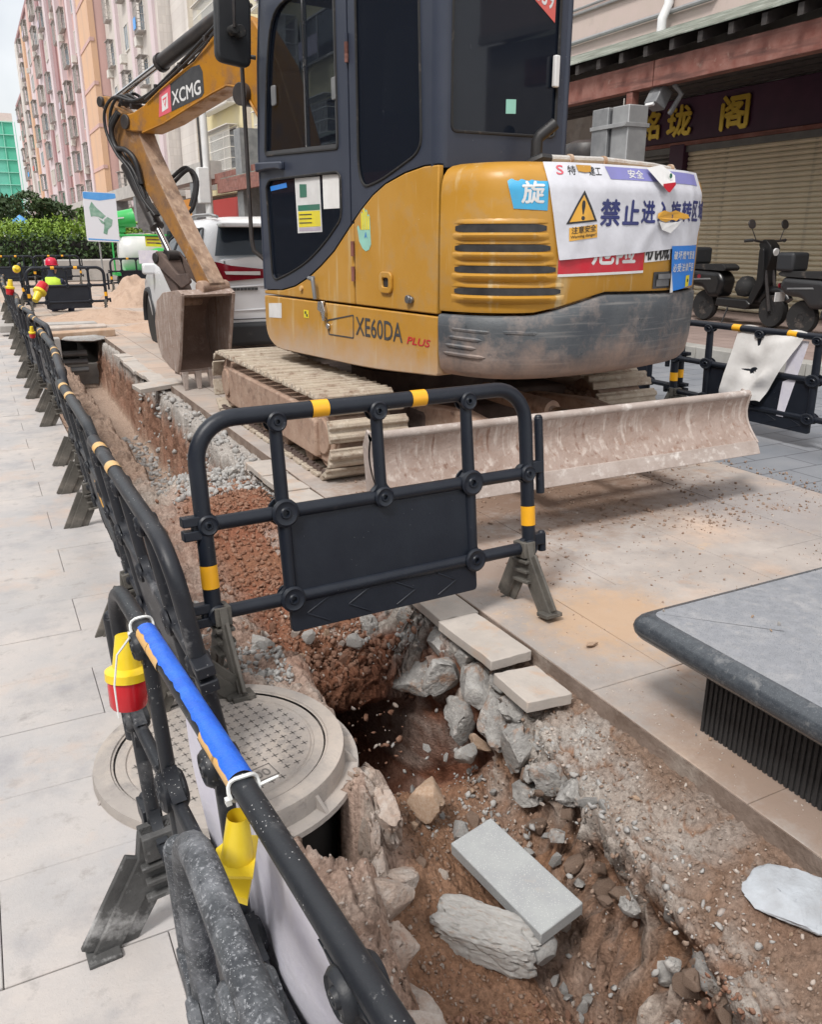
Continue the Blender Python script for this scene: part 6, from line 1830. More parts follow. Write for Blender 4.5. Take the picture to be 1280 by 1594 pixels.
    b = MB()
    b.tube([(-.78, -.012, 1.34), (-.77, -.016, 1.0), (-.72, -.02, .66)], .007, 5); b.tube([(-.72, -.02, .66), (.72, -.02, .66)], .007, 5); b.tube([(.78, -.012, 1.34), (.72, -.02, .66)], .007, 5)
    b.build('tailgate_seam', 'ink_black', t)
    b = MB()
    for k in range(7):
        b.prism([(-.70 + k * .045, 1.0), (-.664 + k * .045, 1.0), (-.664 + k * .045, 1.03), (-.70 + k * .045, 1.03)], -.022, -.008, lambda a, c, d: (a, d, c))
    b.build('badge', 'ink_char', t, smooth=0)
    for s in (-1, 1):
        for y in (1.02, 3.92):
            b = MB(); b.lathe([(.30, -.10), (.375, -.09), (.385, 0), (.375, .09), (.30, .10)], 28, axis='X'); b.v = [(p[0] + s * .88, p[1] + y, p[2] + .385) for p in b.v]
            wh = b.build('wheel', 'rubber', t, smooth=40)
            b = MB(); b.lathe([(.26, .085 * s), (.25, .07 * s), (.06, .05 * s), (.05, .10 * s)], 24, axis='X', caps=True); b.v = [(p[0] + s * .88, p[1] + y, p[2] + .385) for p in b.v]; b.build('rim', 'black_steel', wh)
            b = MB()
            for k in range(5):
                a = k * 2 * PI / 5
                b.obox((s * .968, y + .14 * math.sin(a), .385 + .14 * math.cos(a)), (.02, .07, .26), Matrix.Rotation(-a, 3, 'X'))
            b.build('spoke', 'rim_metal', wh, bevel=.008)
            b = MB(); b.tube([(s * 1.0, y + .44 * math.sin(a), .385 + .44 * math.cos(a)) for a in np.linspace(-1.75, 1.75, 15)], .045, 6); b.build('wheel_arch', 'plastic_dark', t, smooth=60)
            b = MB(); b.lathe([(.42, .80 * s), (.42, .985 * s)], 24, axis='X'); b.v = [(p[0], p[1] + y, p[2] + .385) for p in b.v]; b.build('wheel_well', 'hole_dark', t)
    b = MB(); b.obox((-1.08, 3.25, 1.16), (.20, .12, .16)); b.build('wing_mirror', 'white_paint', t, bevel=.03)
    b = MB(); b.box(-.9, .9, .2, 3.4, .5, 1.1); b.build('cabin_interior', 'hole_dark', t)
    return t
build_car()

# ------------------------------------------------------------------ electric scooters
def build_scooter(label, m, sticker=True):
    t = thing('electric_scooter', label, 'scooter', group='scooters parked before the shutters')
    for x in (-.62, .62):
        b = MB(); b.lathe([(.15, -.045), (.205, -.05), (.225, 0), (.205, .05), (.15, .045)], 24, axis='Y'); b.v = [(p[0] + x, p[1], p[2] + .225) for p in b.v]
        wh = b.build('wheel', 'rubber', t, smooth=40)
        b = MB(); b.lathe([(.15, -.03), (.06, -.02), (.05, -.05), (.05, .05), (.06, .02), (.15, .03)], 20, axis='Y'); b.v = [(p[0] + x, p[1], p[2] + .225) for p in b.v]; b.build('rim', 'black_steel', wh)
    pz = lambda a, c, d: (a, d, c)
    b = MB(); b.prism(rounded([(-.95, .60), (-.90, .74), (-.30, .72), (-.20, .60), (-.26, .36), (-.46, .34), (-.60, .48), (-.85, .50)], .06), -.15, .15, pz); b.build('rear_body', m, t, bevel=.075, seg=5)
    b = MB(); b.prism(rounded([(-.98, .76), (-.95, .80), (-.26, .82), (-.17, .77), (-.20, .72), (-.9, .735)], .03), -.14, .14, pz); b.build('seat', 'rubber', t, bevel=.035, seg=3)
    b = MB(); b.prism(rounded([(-.30, .24), (-.28, .36), (.25, .36), (.34, .30), (.28, .22)], .03), -.15, .15, pz); b.build('floorboard', m, t, bevel=.03)
    b = MB(); b.prism(rounded([(.24, .30), (.34, .28), (.50, .58), (.44, 1.04), (.36, 1.04), (.38, .62)], .05), -.13, .13, pz); b.build('front_shield', m, t, bevel=.05, seg=4)
    b = MB(); b.prism(rounded([(.36, .98), (.30, 1.10), (.40, 1.16), (.52, 1.06), (.54, .92), (.46, .70), (.42, .9)], .04), -.085, .085, pz); b.build('headlamp_cowl', m, t, bevel=.045, seg=4)
    b = MB(); b.cyl((.52, 0, .99), (.545, 0, .985), .05, n=18); b.build('headlamp', 'plastic_white', t)
    b = MB(); b.prism([(-.80, .58), (-.42, .60), (-.44, .62), (-.80, .60)], -.156, -.151, pz); b.build('trim_strip', 'steel_grey', t, smooth=0)
    b = MB(); b.obox((-.985, 0, .62), (.02, .16, .06)); b.build('tail_lamp', 'tail_red', t, bevel=.008)
    b = MB(); b.obox((-1.0, 0, .47), (.012, .20, .12)); b.build('number_plate', 'plastic_white', t)
    b = MB(); b.tube([(.40, -.30, 1.14), (.36, -.12, 1.12), (.36, .12, 1.12), (.40, .30, 1.14)], .016, 8); b.build('handlebar', 'black_steel', t, smooth=60)
    for s in (-1, 1):
        b = MB(); b.tube([(.40, s * .30, 1.14), (.32, s * .38, 1.13)], .021, 8); b.build('grip', 'rubber', t)
        b = MB(); b.tube([(.38, s * .22, 1.13), (.36, s * .30, 1.28)], .007, 6); b.cyl((.345, s * .31, 1.34), (.365, s * .31, 1.345), .062, n=18); b.build('mirror', 'black_steel', t, bevel=.006)
    b = MB(); b.tube([(.46, -.07, .75), (.62, -.08, .225)], .024, 8); b.tube([(.46, .07, .75), (.62, .08, .225)], .024, 8); b.build('fork', 'black_steel', t)
    b = MB(); b.tube([(.62 + .27 * math.sin(a), 0, .225 + .27 * math.cos(a)) for a in np.linspace(-1.1, 1.0, 9)], .06, 8); b.build('mudguard', m, t, smooth=60)
    b = MB(); b.tube([(-.62, .09, .225), (-.5, .09, .48)], .03, 8); b.build('shock_absorber', 'sign_purple', t)
    b = MB(); b.tube([(-.05, -.14, .24), (-.08, -.2, .02)], .012, 6); b.build('side_stand', 'black_steel', t)
    b = MB(); b.obox((-.88, 0, .92), (.26, .34, .24)); b.build('top_box', 'plastic_dark', t, bevel=.04, seg=3)
    if sticker:
        for s in (-1, 1):
            b = MB(); b.cyl((-.66, s * .150, .63), (-.66, s * .1525, .63), .035, n=18); b.build('round_badge', 'tail_red', t)
    return t
s1 = build_scooter('black electric scooter parked before the shutter, red round badge on its side, mirror up', 'scooter_black')
s1.location = (12.05, 10.75, .145); s1.rotation_euler = (0, 0, R(-91)); s1.scale = (1.25,) * 3
s2 = build_scooter('grey black scooter with a purple shock absorber, parked nearer the frame edge', 'scooter_grey', False)
s2.location = (11.55, 8.22, .145); s2.rotation_euler = (0, 0, R(-86)); s2.scale = (1.2,) * 3
b = MB(); b.lathe([(0.0, .0), (.13, .02), (.19, .12), (.17, .25), (.09, .34), (0, .36)], 20, caps=False)
o = b.build('helmet', 'rubber', None, smooth=50); o.location = (12.05, 10.62, .62); tag(o, 'black helmet set on the floorboard of the badge scooter', 'helmet')

# ------------------------------------------------------------------ shopfront on the right
SX_ = 14.0
sh = thing('shop_building', 'shop with rolled shutter, maroon sign with gold characters and pink tiled wall above', 'building', (SX_, 12, .145))
def lp(x, y, z): return (x - SX_, y - 12, z - .145)
def sbox(nm, m, x0, x1, y0, y1, z0, z1, par=sh, bev=0., sm=0):
    b = MB(); p = lp(x0, y0, z0); q = lp(x1, y1, z1); b.box(p[0], q[0], p[1], q[1], p[2], q[2]); return b.build(nm, m, par, smooth=sm, bevel=bev)
sbox('wall', 'wall_pink', SX_, 24, -6, 26, 5.86, 22)
sbox('wall_band', 'concrete_wall', SX_ - .04, SX_ + .1, -6, 26, 5.70, 5.86)
sbox('lower_wall', 'concrete_wall', SX_ + .25, 24, -6, 26, .145, 5.7)
for z in (8.1, 6.75):
    for k in range(2):
        b = MB(); b.tube([lp(SX_ - .06, -6, z + .10 * k), lp(SX_ - .06, 26, z + .10 * k)], .03, 6); b.build('wall_pipe', 'steel_pale', sh)
b = MB(); b.tube([lp(SX_ - .10, 15.2, 22), lp(SX_ - .10, 15.2, 6.3), lp(SX_ - .25, 15.2, 6.0), lp(SX_ - .25, 15.2, 5.7)], .10, 10); b.build('drain_pipe', 'plastic_white', sh, smooth=60)
b = MB(); b.tube([lp(SX_ - .08, 26, 6.1), lp(SX_ - .08, 14.0, 6.15), lp(SX_ - .08, 13.7, 6.5), lp(SX_ - .08, 8, 6.55)], .05, 8); b.build('wall_pipe', 'steel_pale', sh)
# shutter slats
def shutter(y0, y1, m):
    first = None
    k = 0
    z = .16
    while z < 3.36:
        if first is None:
            b = MB()
            prof = [(0, 0), (-.028, .018), (-.040, .045), (-.030, .078), (0, .092)]
            b.grid([[(x, y, zz) for x, zz in prof] for y in (y0 - 12, y1 - 12)])
            first = b.build('shutter_slat', m, sh, smooth=30, loc=(.02, 0, z - .145)); o = first
        else:
            o = first.copy(); col.objects.link(o); o.location = (.02, 0, z - .145)
        z += .094; k += 1
shutter(8.8, 14.3, 'shutter'); shutter(14.7, 20, 'shutter_dark'); shutter(3.0, 8.3, 'shutter')
for y in (8.3, 14.3, 20.0):
    sbox('shutter_post', 'sign_maroon', SX_ - .16, SX_ + .2, y, y + .42, .145, 3.5, bev=.01)
sg = sbox('shop_sign', 'sign_maroon', SX_ - .12, SX_ + .1, 4.0, 15.95, 3.55, 4.40, bev=.015)
sbox('sign_trim', 'beam_red', SX_ - .15, SX_ + .05, 4.0, 15.95, 3.47, 3.545, sg)
sbox('shutter_box', 'shutter_dark', SX_ - .10, SX_ + .2, 4.0, 20, 3.34, 3.465)
for ch, yc, hh in (('铭', 15.45, .56), ('珑', 14.52, .58), ('阁', 13.02, .60)):
    text('sign_character', ch, 'gold', sg, lambda a, c, d: (-.165, yc - 12 - a, c - .145), -.34, .34, 3.97 - hh / 2, 3.97 + hh / 2, .03)
    text('sign_character', ch, 'gold', sg, lambda a, c, d: (-.150, yc - 12 - a, c - .145 - .008), -.335, .345, 3.97 - hh / 2, 3.97 + hh / 2, .035)
# arcade canopy
ac = thing('arcade_canopy', 'timber arcade canopy with a weathered red beam and stained sheet roof along the shops', 'canopy', (11, 12, .145))
def abox(nm, m, x0, x1, y0, y1, z0, z1, par=ac, bev=0.):
    b = MB(); b.box(x0 - 11, x1 - 11, y0 - 12, y1 - 12, z0 - .145, z1 - .145); return b.build(nm, m, par, smooth=0, bevel=bev)
for y0, y1 in ((-2, 6.2), (6.2, 12.2), (12.21, 20.0), (20.01, 30), (30.01, 44)):
    abox('beam', 'beam_red', 10.94, 11.14, y0, y1 - .012, 4.09, 4.50, bev=.01)
for k in range(42):
    y = 3.5 + k * .62
    if y > 28: break
    b = MB(); b.prism([(10.75, 4.54), (14.0, 5.66), (14.0, 5.82), (10.75, 4.70)], y, y + .10, lambda a, c, d: (a - 11, d - 12, c - .145)); b.build('rafter', 'dark_wood', ac, smooth=0)
for k in range(16):
    y = -2 + k * 2.0
    b = MB(); b.prism([(10.70, 4.72), (14.0, 5.855), (14.0, 5.875), (10.70, 4.74)], y, y + 1.97, lambda a, c, d: (a - 11, d - 12, c - .145)); b.build('roof_sheet', 'canopy_sheet', ac, smooth=0)
for k in range(13):
    x = 11.25 + k * .21
    abox('soffit_slat', 'dark_wood', x, x + .15, -2, 26, 4.42 + (k % 2) * .012, 4.47 + (k % 2) * .012)
abox('post', 'beam_red', 10.96, 11.12, 12.72, 12.88, .145, 4.09, bev=.01)
abox('post', 'beam_red', 10.96, 11.12, 5.2, 5.36, .145, 4.09, bev=.01)
b = MB(); b.tube([(-.02, .95, 3.86), (-.02, .95, 3.6)], .01, 5); b.lathe([(.03, 3.62), (.07, 3.55), (.08, 3.40), (.05, 3.30), (0, 3.28)], 14, origin=(-.02, .95, 0)); b.build('hanging_lamp', 'ac_white', ac, smooth=50)
b = MB(); b.obox((.1, .2, 3.78), (.26, .3, .34), Matrix.Rotation(.5, 3, 'Y')); b.tube([(.2, .0, 3.5), (.25, -.2, 3.8), (.1, -.15, 3.95)], .05, 6); b.build('flood_lamp', 'steel_grey', ac, bevel=.02)
b = MB(); b.obox((-.04, .2, 3.74), (.04, .2, .22), Matrix.Rotation(.5, 3, 'Y')); b.build('lamp_glass', 'plastic_white', ac)
# grey twin column with a strap, standing before the post
t = thing('twin_column', 'grey metal clad twin column with a strap, standing before the red post', 'column', (9.75, 11.55, 0))
for dx, dy, m in ((-.05, .22, 'steel_grey'), (.0, -.22, 'steel_pale')):
    b = MB(); b.box(dx - .2, dx + .2, dy - .2, dy + .2, .14, 3.60); b.build('cladding', m, t, bevel=.015)
b = MB(); b.box(-.20, .20, -.03, .03, .14, 3.55); b.build('core', 'ink_char', t, smooth=0)
b = MB(); b.box(-.27, .23, -.44, .44, 3.28, 3.34); b.build('strap', 'steel_pale', t, bevel=.005)
t = thing('dark_drum', 'dark round drum left of the twin column', 'lantern', (9.9, 12.55, 2.75))  # dark round object of unknown use, built as a plain drum
b = MB(); b.lathe([(.0, .0), (.40, .02), (.44, .15), (.45, .30), (.40, .40), (.25, .46), (0, .47)], 24, caps=False); b.build('tub', 'black_steel', t, smooth=40)
b = MB(); b.cyl((0, 0, -2.6), (0, 0, .05), .06, n=10); b.build('stand', 'black_steel', t)

# ------------------------------------------------------------------ far buildings of the street
win_cache = {}
rb = np.random.default_rng(9)
def add_window(par, x, y, z, w_, h_, cage, fm='cage_grey', depth=.5):
    key = (w_, h_, cage, fm, par.name)
    if key in win_cache:
        src = win_cache[key]
        o = src.copy(); col.objects.link(o); o.parent = par; o.location = (x, y, z)
        o.scale = (float(rb.uniform(.8, 1.15)), 1, float(rb.uniform(.93, 1.04)))
        bare = rb.random() < .18
        for ch in kids.get(src.name, []):
            if bare and ch.name.startswith('window_cage'): continue
            c = ch.copy(); col.objects.link(c); c.parent = o
            if ch.name.startswith('pane'):
                c.material_slots[0].link = 'OBJECT'
                c.material_slots[0].material = MT[('window_dark', 'window_dark', 'curtain_pale', 'curtain_blue')[rb.integers(4)]]
        if rb.random() < .25:      # washing hung out in front
            b = MB(); b.box(-.62, -.58, -w_ * .3, w_ * .25, .1, .8); b.build('washing', ('ink_lilac', 'ink_white', 'ink_salmon', 'print_blue', 'curtain_pale')[rb.integers(5)], o, smooth=0)
        return
    b = MB()
    b.plate([(-w_ / 2, 0), (w_ / 2, 0), (w_ / 2, h_), (-w_ / 2, h_)], [[(-w_ / 2 + .08, .08), (w_ / 2 - .08, .08), (w_ / 2 - .08, h_ - .08), (-w_ / 2 + .08, h_ - .08)]], -.08, .02, lambda a, c, d: (d, a, c))
    b.box(-.07, .0, -.03, .03, .08, h_ - .08)
    o = b.build('window', 'ac_white', par, smooth=0, loc=(x, y, z))
    b = MB(); b.box(-.03, .02, -w_ / 2 + .05, w_ / 2 - .05, .05, h_ - .05); p1 = b.build('pane', 'window_dark', o, smooth=0)
    L_ = [p1]
    if cage:
        b = MB()
        n = max(4, int(w_ / .16))
        for k in range(n + 1):
            yy = -w_ / 2 + w_ * k / n
            b.box(-depth - .02, -depth, yy - .016, yy + .016, -.05, h_ + .05)
        for zz in np.linspace(-.05, h_ + .03, 5):
            b.box(-depth - .025, -depth + .005, -w_ / 2, w_ / 2, zz, zz + .04)
            for yy in (-w_ / 2, w_ / 2): b.box(-depth, -.05, yy - .015, yy + .015, zz, zz + .035)
        b.box(-depth, -.05, -w_ / 2, w_ / 2, -.10, -.05); b.box(-depth - .15, -.05, -w_ / 2 - .05, w_ / 2 + .05, h_ + .05, h_ + .09)
        L_.append(b.build('window_cage', fm, o, smooth=0))
    win_cache[key] = o
    kids[o.name] = L_
def building(name, label, x, y0, y1, h, m, depth=12, base=4.2, strips=(), wins=(), floors=0, fh=3.3, z0=4.6, roof=True, fm='cage_grey', acs=True, bm_='concrete_wall'):
    t = thing(name, label, 'building', (x, (y0 + y1) / 2, 0))
    yc = (y0 + y1) / 2
    b = MB(); b.box(0, depth, y0 - yc, y1 - yc, base, h); b.build('wall', m, t, smooth=0)
    b = MB(); b.box(.6, depth, y0 - yc, y1 - yc, 0, base); b.build('ground_floor', bm_, t, smooth=0)
    if roof:
        b = MB(); b.box(-.3, depth, y0 - yc - .2, y1 - yc + .2, h, h + .5); b.build('cornice', 'wall_mauve', t, smooth=0)
    for a, c, mm, pr in strips:
        b = MB(); b.box(-pr, .2, a - yc, c - yc, base + .02, h - .02); b.build('wall_strip', mm, t, smooth=0)
    for (yw, ww, hw, cg, pr, f0, f1) in wins:
        for f in range(f0, f1):
            add_window(t, -pr, yw - yc, z0 + f * fh, ww, hw, cg, fm)
            if acs and (f * 7 + int(yw * 3)) % 3 == 0:
                b = MB(); b.box(-pr - .45, -pr, yw - yc + ww * .55, yw - yc + ww * .55 + .85, z0 + f * fh - .7, z0 + f * fh - .1); ob = b.build('air_conditioner', 'ac_white', t, smooth=0)
    return t
rb = np.random.default_rng(9)
# cream block with caged balconies
cb = building('apartment_block', 'cream and yellow apartment block with white caged balconies behind the boom', 14.6, 30, 62, 30, 'wall_cream', z0=5.4, fh=3.4, strips=[(47.5, 48.2, 'wall_white', .25), (57.5, 62, 'wall_white', .6), (33, 34, 'wall_white', .2)],
    wins=[(52.5, 6.0, 2.2, True, .2, 0, 7), (42, 5.5, 2.2, True, .2, 0, 7), (37, 4.0, 1.8, True, .1, 0, 7)], fm='cage_white')
wb = building('apartment_block', 'white tiled apartment block with narrow windows, left of the caged balconies', 13.2, 62.2, 84, 36, 'wall_white', z0=5.2, fh=3.4,
    strips=[(63, 64.2, 'wall_lilac', .2), (70.5, 71.5, 'wall_lilac', .25), (77, 78, 'wall_lilac', .25)],
    wins=[(67.2, 1.5, 1.9, True, .0, 0, 9), (74, 1.6, 1.9, True, .0, 0, 9), (81, 1.5, 1.9, True, .0, 0, 9)])
pb = building('apartment_block', 'peach and rose apartment block with mauve stripes and caged windows', 12.2, 84.2, 118, 44, 'wall_rose', z0=5.2, fh=3.4,
    strips=[(84.12, 91, 'wall_peach', .3), (91.02, 92.5, 'wall_lilac', .45), (97, 98.5, 'wall_lilac', .35), (98.6, 101, 'wall_mauve', .15), (106, 107.5, 'wall_lilac', .5), (113, 116, 'wall_mauve', .2), (116.2, 118, 'wall_lilac', .5)],
    wins=[(94.8, 2.6, 1.9, True, .05, 0, 11), (103.4, 2.8, 1.9, True, .05, 0, 11), (110, 2.6, 1.9, True, .05, 0, 11)])
for k in range(10):
    b = MB(); b.box(-.36, .0, 84.06 - 101.1, 91.0 - 101.1, 7.6 + 3.4 * k, 7.9 + 3.4 * k); b.build('string_course', 'wall_rose', pb, smooth=0)
gb = building('apartment_block', 'grey lilac apartment tower farthest along the street, crowded with window cages', 11.9, 118.2, 168, 32, 'wall_lilac', z0=5.2, fh=3.4,
    strips=[(124, 127, 'wall_mauve', .2), (137, 140, 'wall_rose', .3), (151, 154, 'wall_peach', .3), (164, 168, 'wall_white', .4)],
    wins=[(121, 3, 2.0, True, .05, 0, 8), (132, 4, 2.0, True, .05, 0, 8), (145, 4, 2.0, True, .05, 0, 8), (158, 4, 2.0, True, .05, 0, 8)])
hb = building('apartment_block', 'low weathered apartment block with a pink roof hut at the far end of the row', 12.0, 168.2, 188, 25, 'wall_rose', z0=5.2, fh=3.4, wins=[(173, 5, 2.0, True, .05, 0, 6), (182, 5, 2.0, True, .05, 0, 6)])
b = MB(); b.box(1, 8, 132 - 143, 141 - 143, 32.5, 36); b.build('roof_hut', 'wall_rose', gb, smooth=0)
b = MB(); b.box(.3, 8.5, 131.5 - 143, 141.5 - 143, 36, 36.6); b.build('roof_hut', 'wall_mauve', gb, smooth=0)
# green netted building
gt = thing('netted_building', 'building wrapped in green scaffold netting far off on the left', 'building', (-3, 262, 0))
b = MB(); b.box(-22, 17.5, -8, 18, 9, 30); b.build('netting', 'net_green', gt, smooth=0)
for k in range(8):
    b = MB(); b.box(-22, 17.6, -8.35, -8.0, 8.8 + 3 * k, 9.0 + 3 * k); b.build('ledger', 'net_bar', gt, smooth=0)
for k in range(14):
    b = MB(); b.box(-21 + 3 * k - .08, -21 + 3 * k + .08, -8.3, -8.0, 0, 30); b.build('standard', 'net_bar', gt, smooth=0)
for k in range(10):
    for f in range(3):
        b = MB(); b.box(-18 + 3.7 * k, -16.6 + 3.7 * k, -8.5, -8.2, 1.2 + 2.7 * f, 2.4 + 2.7 * f); b.build('window', 'cage_white' if (k + f) % 3 else 'net_bar', gt, smooth=0)
b = MB(); b.box(-22, 17.5, -8.3, 18, 0, 9); b.build('lower_netting', 'net_low', gt, smooth=0)
b = MB(); b.box(-10, 17.6, -8, 18, 30, 32); b.box(-3, 6, -2, 8, 32, 34.5); b.build('roof_hut', 'wall_pink', gt, smooth=0)
b = MB(); b.cyl((-8, 0, 34), (-8, 0, 47), .2); b.cyl((4, 0, 36), (4, 0, 46), .15); b.build('mast', 'steel_pale', gt)
# arcade along the far row: grey posts and beams
t = thing('far_arcade', 'grey concrete arcade in front of the far shops, left of the cab', 'arcade', (11, 60, 0))
for k in range(20):
    y = 36.5 + k * 8.6 - 60
    b = MB(); b.box(-.45, .45, y - .45, y + .45, 0, 5.9 if k == 0 else 5.0); b.build('post', 'steel_grey', t, smooth=0)
    b = MB(); b.box(-.3, 3.0, y - .3, y + .3, 4.4, 4.9); b.build('cross_beam', 'concrete_wall', t, smooth=0)
b = MB(); b.box(-.5, .3, -18, 104, 4.3, 5.1); b.build('beam', 'concrete_wall', t, smooth=0)
b = MB(); b.prism([(-.6, 4.0), (3, 4.9), (3, 5.0), (-.6, 4.12)], -29, -21, lambda a, c, d: (a, d, c)); b.build('roof_sheet', 'canopy_sheet', t, smooth=0)
b = MB(); b.box(-.75, -.55, -30, -21, 3.5, 4.05); b.build('fascia', 'beam_red', t, smooth=0)
# shop signs of the far row
for y0, y1, z0, z1, m, lb in ((41.5, 52, 2.6, 3.7, 'sign_red', 'red shop sign under the cream block, left of the cab'), (52.5, 63, 2.9, 4.0, 'sign_orange', 'orange shop sign beside the red one, above the car roof'), (54, 58, 1.5, 2.7, 'sign_purple', 'small purple sign below the orange sign'),
                           (34, 41, 2.5, 3.6, 'sign_orange', 'orange shop sign nearest the cab door')):
    b = MB(); b.box(13.1, 13.3, y0, y1, z0, z1); o = b.build('shop_sign', m, None, smooth=0); tag(o, lb, 'sign')
# white utility pole with boxes
t = thing('utility_pole', 'white utility pole with a meter box behind the white car', 'pole', (10, 39.7, 0))
b = MB(); b.lathe([(.19, 0), (.15, 9.5)], 14); b.build('pole', 'plastic_white', t, smooth=50)
b = MB(); b.box(-.45, .05, -.22, .22, 3.1, 4.6); b.build('meter_box', 'plastic_white', t, bevel=.03)
b = MB(); b.tube([(-.2, 0, 9.4), (-.24, 0, 7), (-.22, 0, 4.6)], .05, 6); b.build('cable', 'black_steel', t)

# ------------------------------------------------------------------ works at the far end of the trench
for k, (x, y, z, lx, ly, rz, m, lb) in enumerate(((1.35, 15.25, .05, 1.35, .28, 3, 'rock_tan', 'front weathered plank laid across the end of the trench'), (1.20, 15.65, .10, 1.5, .34, -2, 'rock_pale', 'middle plank across the end of the trench'),
                                     (1.05, 16.1, .12, 1.6, .3, 4, 'concrete_wall', 'rear plank across the end of the trench'))):
    b = MB(); b.box(-lx / 2, lx / 2, -ly / 2, ly / 2, -.06, .06); o = b.build('plank', m, None, bevel=.015); o.location = (x, y, z); o.rotation_euler = (R(2), R(-1 + k), R(rz)); tag(o, lb, 'plank')
stone('boulder', 'rock_grey', 41, 1.55, 15.0, .0, 1, 'broken concrete beam end resting over the far trench opening', rot=(.1, .1, .2), sc=(.5, .22, .16))
b = MB(); b.box(-.09, .09, -.12, .12, -.9, .05); o = b.build('concrete_post', 'concrete_wall', None, bevel=.015); o.location = (1.02, 14.9, 0); tag(o, 'short concrete post at the left side of the far trench opening', 'post')
b = MB()
for k in range(3): b.cyl((1.05, 15.35, -.28 - .14 * k), (1.55, 15.35, -.28 - .14 * k), .05, n=10)
tag(b.build('pipe_bundle', 'steel_grey', None), 'three grey pipes crossing inside the far trench opening', 'pipes')
def heap(name, x, y, rx, ry, h, m, label, seed):
    P = []
    for i in range(41):
        row = []
        for j in range(41):
            u, v = i / 20 - 1, j / 20 - 1
            r_ = math.hypot(u, v)
            z = h * max(0, 1 - r_ ** 1.3) + (.34 * h * float(fbm(np.array([u * 4 + seed]), np.array([v * 4.]), seed, 4)[0]) if r_ < 1 else 0)
            row.append((u * rx, v * ry, z - .02))
        P.append(row)
    b = MB(); b.grid(P); o = b.build(name, m, None, smooth=80); o.location = (x, y, 0); tag(o, label, 'heap'); return o
heap('sand_heap', 3.70, 22.6, 1.15, 1.2, .66, 'sand', 'heap of pinkish excavated sand by the white tank', 61)
heap('sand_heap', 2.4, 18.6, 1.4, 1.2, .22, 'sand', 'low spread of pinkish sand beside the worker', 62)
heap('soil_heap', 2.95, 16.2, .9, 1.0, .12, 'sand', 'thin skin of sand on the pavement beyond the trench', 63)
# worker crouching in the pit
def make_person():
    t = thing('person', 'worker in a red helmet and lime vest crouching in the pit behind the barrier', 'person', (1.60, 21.0, -.36))
    co = [(0, 0, .50), (0, .06, .75), (0, .10, 1.00), (.0, .07, 1.12), (0, .04, 1.22),
          (-.21, .05, 1.02), (-.27, -.08, .78), (-.16, -.26, .66), (-.13, -.32, .62),
          (.21, .05, 1.02), (.27, -.08, .78), (.16, -.26, .66), (.13, -.32, .62),
          (-.13, 0, .47), (-.20, -.34, .50), (-.17, -.16, .08), (-.17, -.30, .03),
          (.13, 0, .47), (.20, -.34, .50), (.17, -.16, .08), (.17, -.30, .03), (0, .03, 1.34)]
    ed = [(0, 1), (1, 2), (2, 3), (3, 4), (4, 21), (2, 5), (5, 6), (6, 7), (7, 8), (2, 9), (9, 10), (10, 11), (11, 12), (0, 13), (13, 14), (14, 15), (15, 16), (0, 17), (17, 18), (18, 19), (19, 20)]
    rad = [.17, .16, .17, .075, .075, .075, .055, .04, .035, .075, .055, .04, .035, .11, .085, .06, .05, .11, .085, .06, .05, .10]
    me = bpy.data.meshes.new('body'); me.from_pydata(co, ed, [])
    o = bpy.data.objects.new('body', me); col.objects.link(o); o.parent = t
    me.materials.append(MT['cloth_navy'])
    sk = o.modifiers.new('skin', 'SKIN')
    for i, r_ in enumerate(rad): me.skin_vertices[0].data[i].radius = (r_, r_ * .9)
    me.skin_vertices[0].data[0].use_root = True
    o.modifiers.new('subsurf', 'SUBSURF').levels = 2
    o.modifiers['subsurf'].render_levels = 2
    me.shade_smooth()
    b = MB(); b.lathe([(.0, 1.16), (.075, 1.18), (.098, 1.27), (.10, 1.34), (.08, 1.42), (0, 1.46)], 16, caps=False); b.obox((0, -.10, 1.28), (.03, .04, .05)); b.build('head', 'skin', t, smooth=60)
    for s in (-1, 1):
        b = MB(); b.obox((s * .03 - .0, -.095, 1.315), (.022, .012, .01)); b.build('eye', 'ink_black', t)
        b = MB()
        for k in range(5):
            b.tube([(s * .13 + (k - 2) * .014, -.33, .615), (s * .13 + (k - 2) * .016, -.38, .59 + .004 * (k % 2)), (s * .13 + (k - 2) * .014, -.40, .565)], [.010, .009, .007], 6)
        b.obox((s * .13, -.33, .62), (.075, .06, .03)); b.build('hand', 'skin', t, smooth=50)
    b = MB(); b.lathe([(.145, 1.355), (.15, 1.365), (.128, 1.37), (.125, 1.44), (.09, 1.505), (0, 1.525)], 20, caps=False); b.obox((0, -.14, 1.362), (.16, .10, .012)); b.build('helmet', 'helmet_red', t, smooth=50)
    b = MB(); rows_ = []
    for z, rx, ry, cy in ((.56, .215, .20, .02), (.75, .21, .19, .06), (.95, .235, .185, .095), (1.06, .20, .14, .085), (1.11, .10, .10, .07)):
        rows_.append([(rx * math.cos(a), cy + ry * math.sin(a), z) for a in np.linspace(0, 2 * PI, 21)])
    b.grid(rows_); b.build('vest', 'vest_lime', t, smooth=60)
    b = MB()
    for z, rx, ry, cy in ((.66, .217, .199, .04), (.82, .224, .193, .075)):
        b.grid([[(rx * math.cos(a), cy + ry * math.sin(a), z + dz) for a in np.linspace(0, 2 * PI, 21)] for dz in (0, .045)])
    b.build('vest_stripe', 'vest_stripe', t, smooth=60)
    t.rotation_euler = (0, 0, R(150)); t.scale = (1.02,) * 3
    return t
make_person()
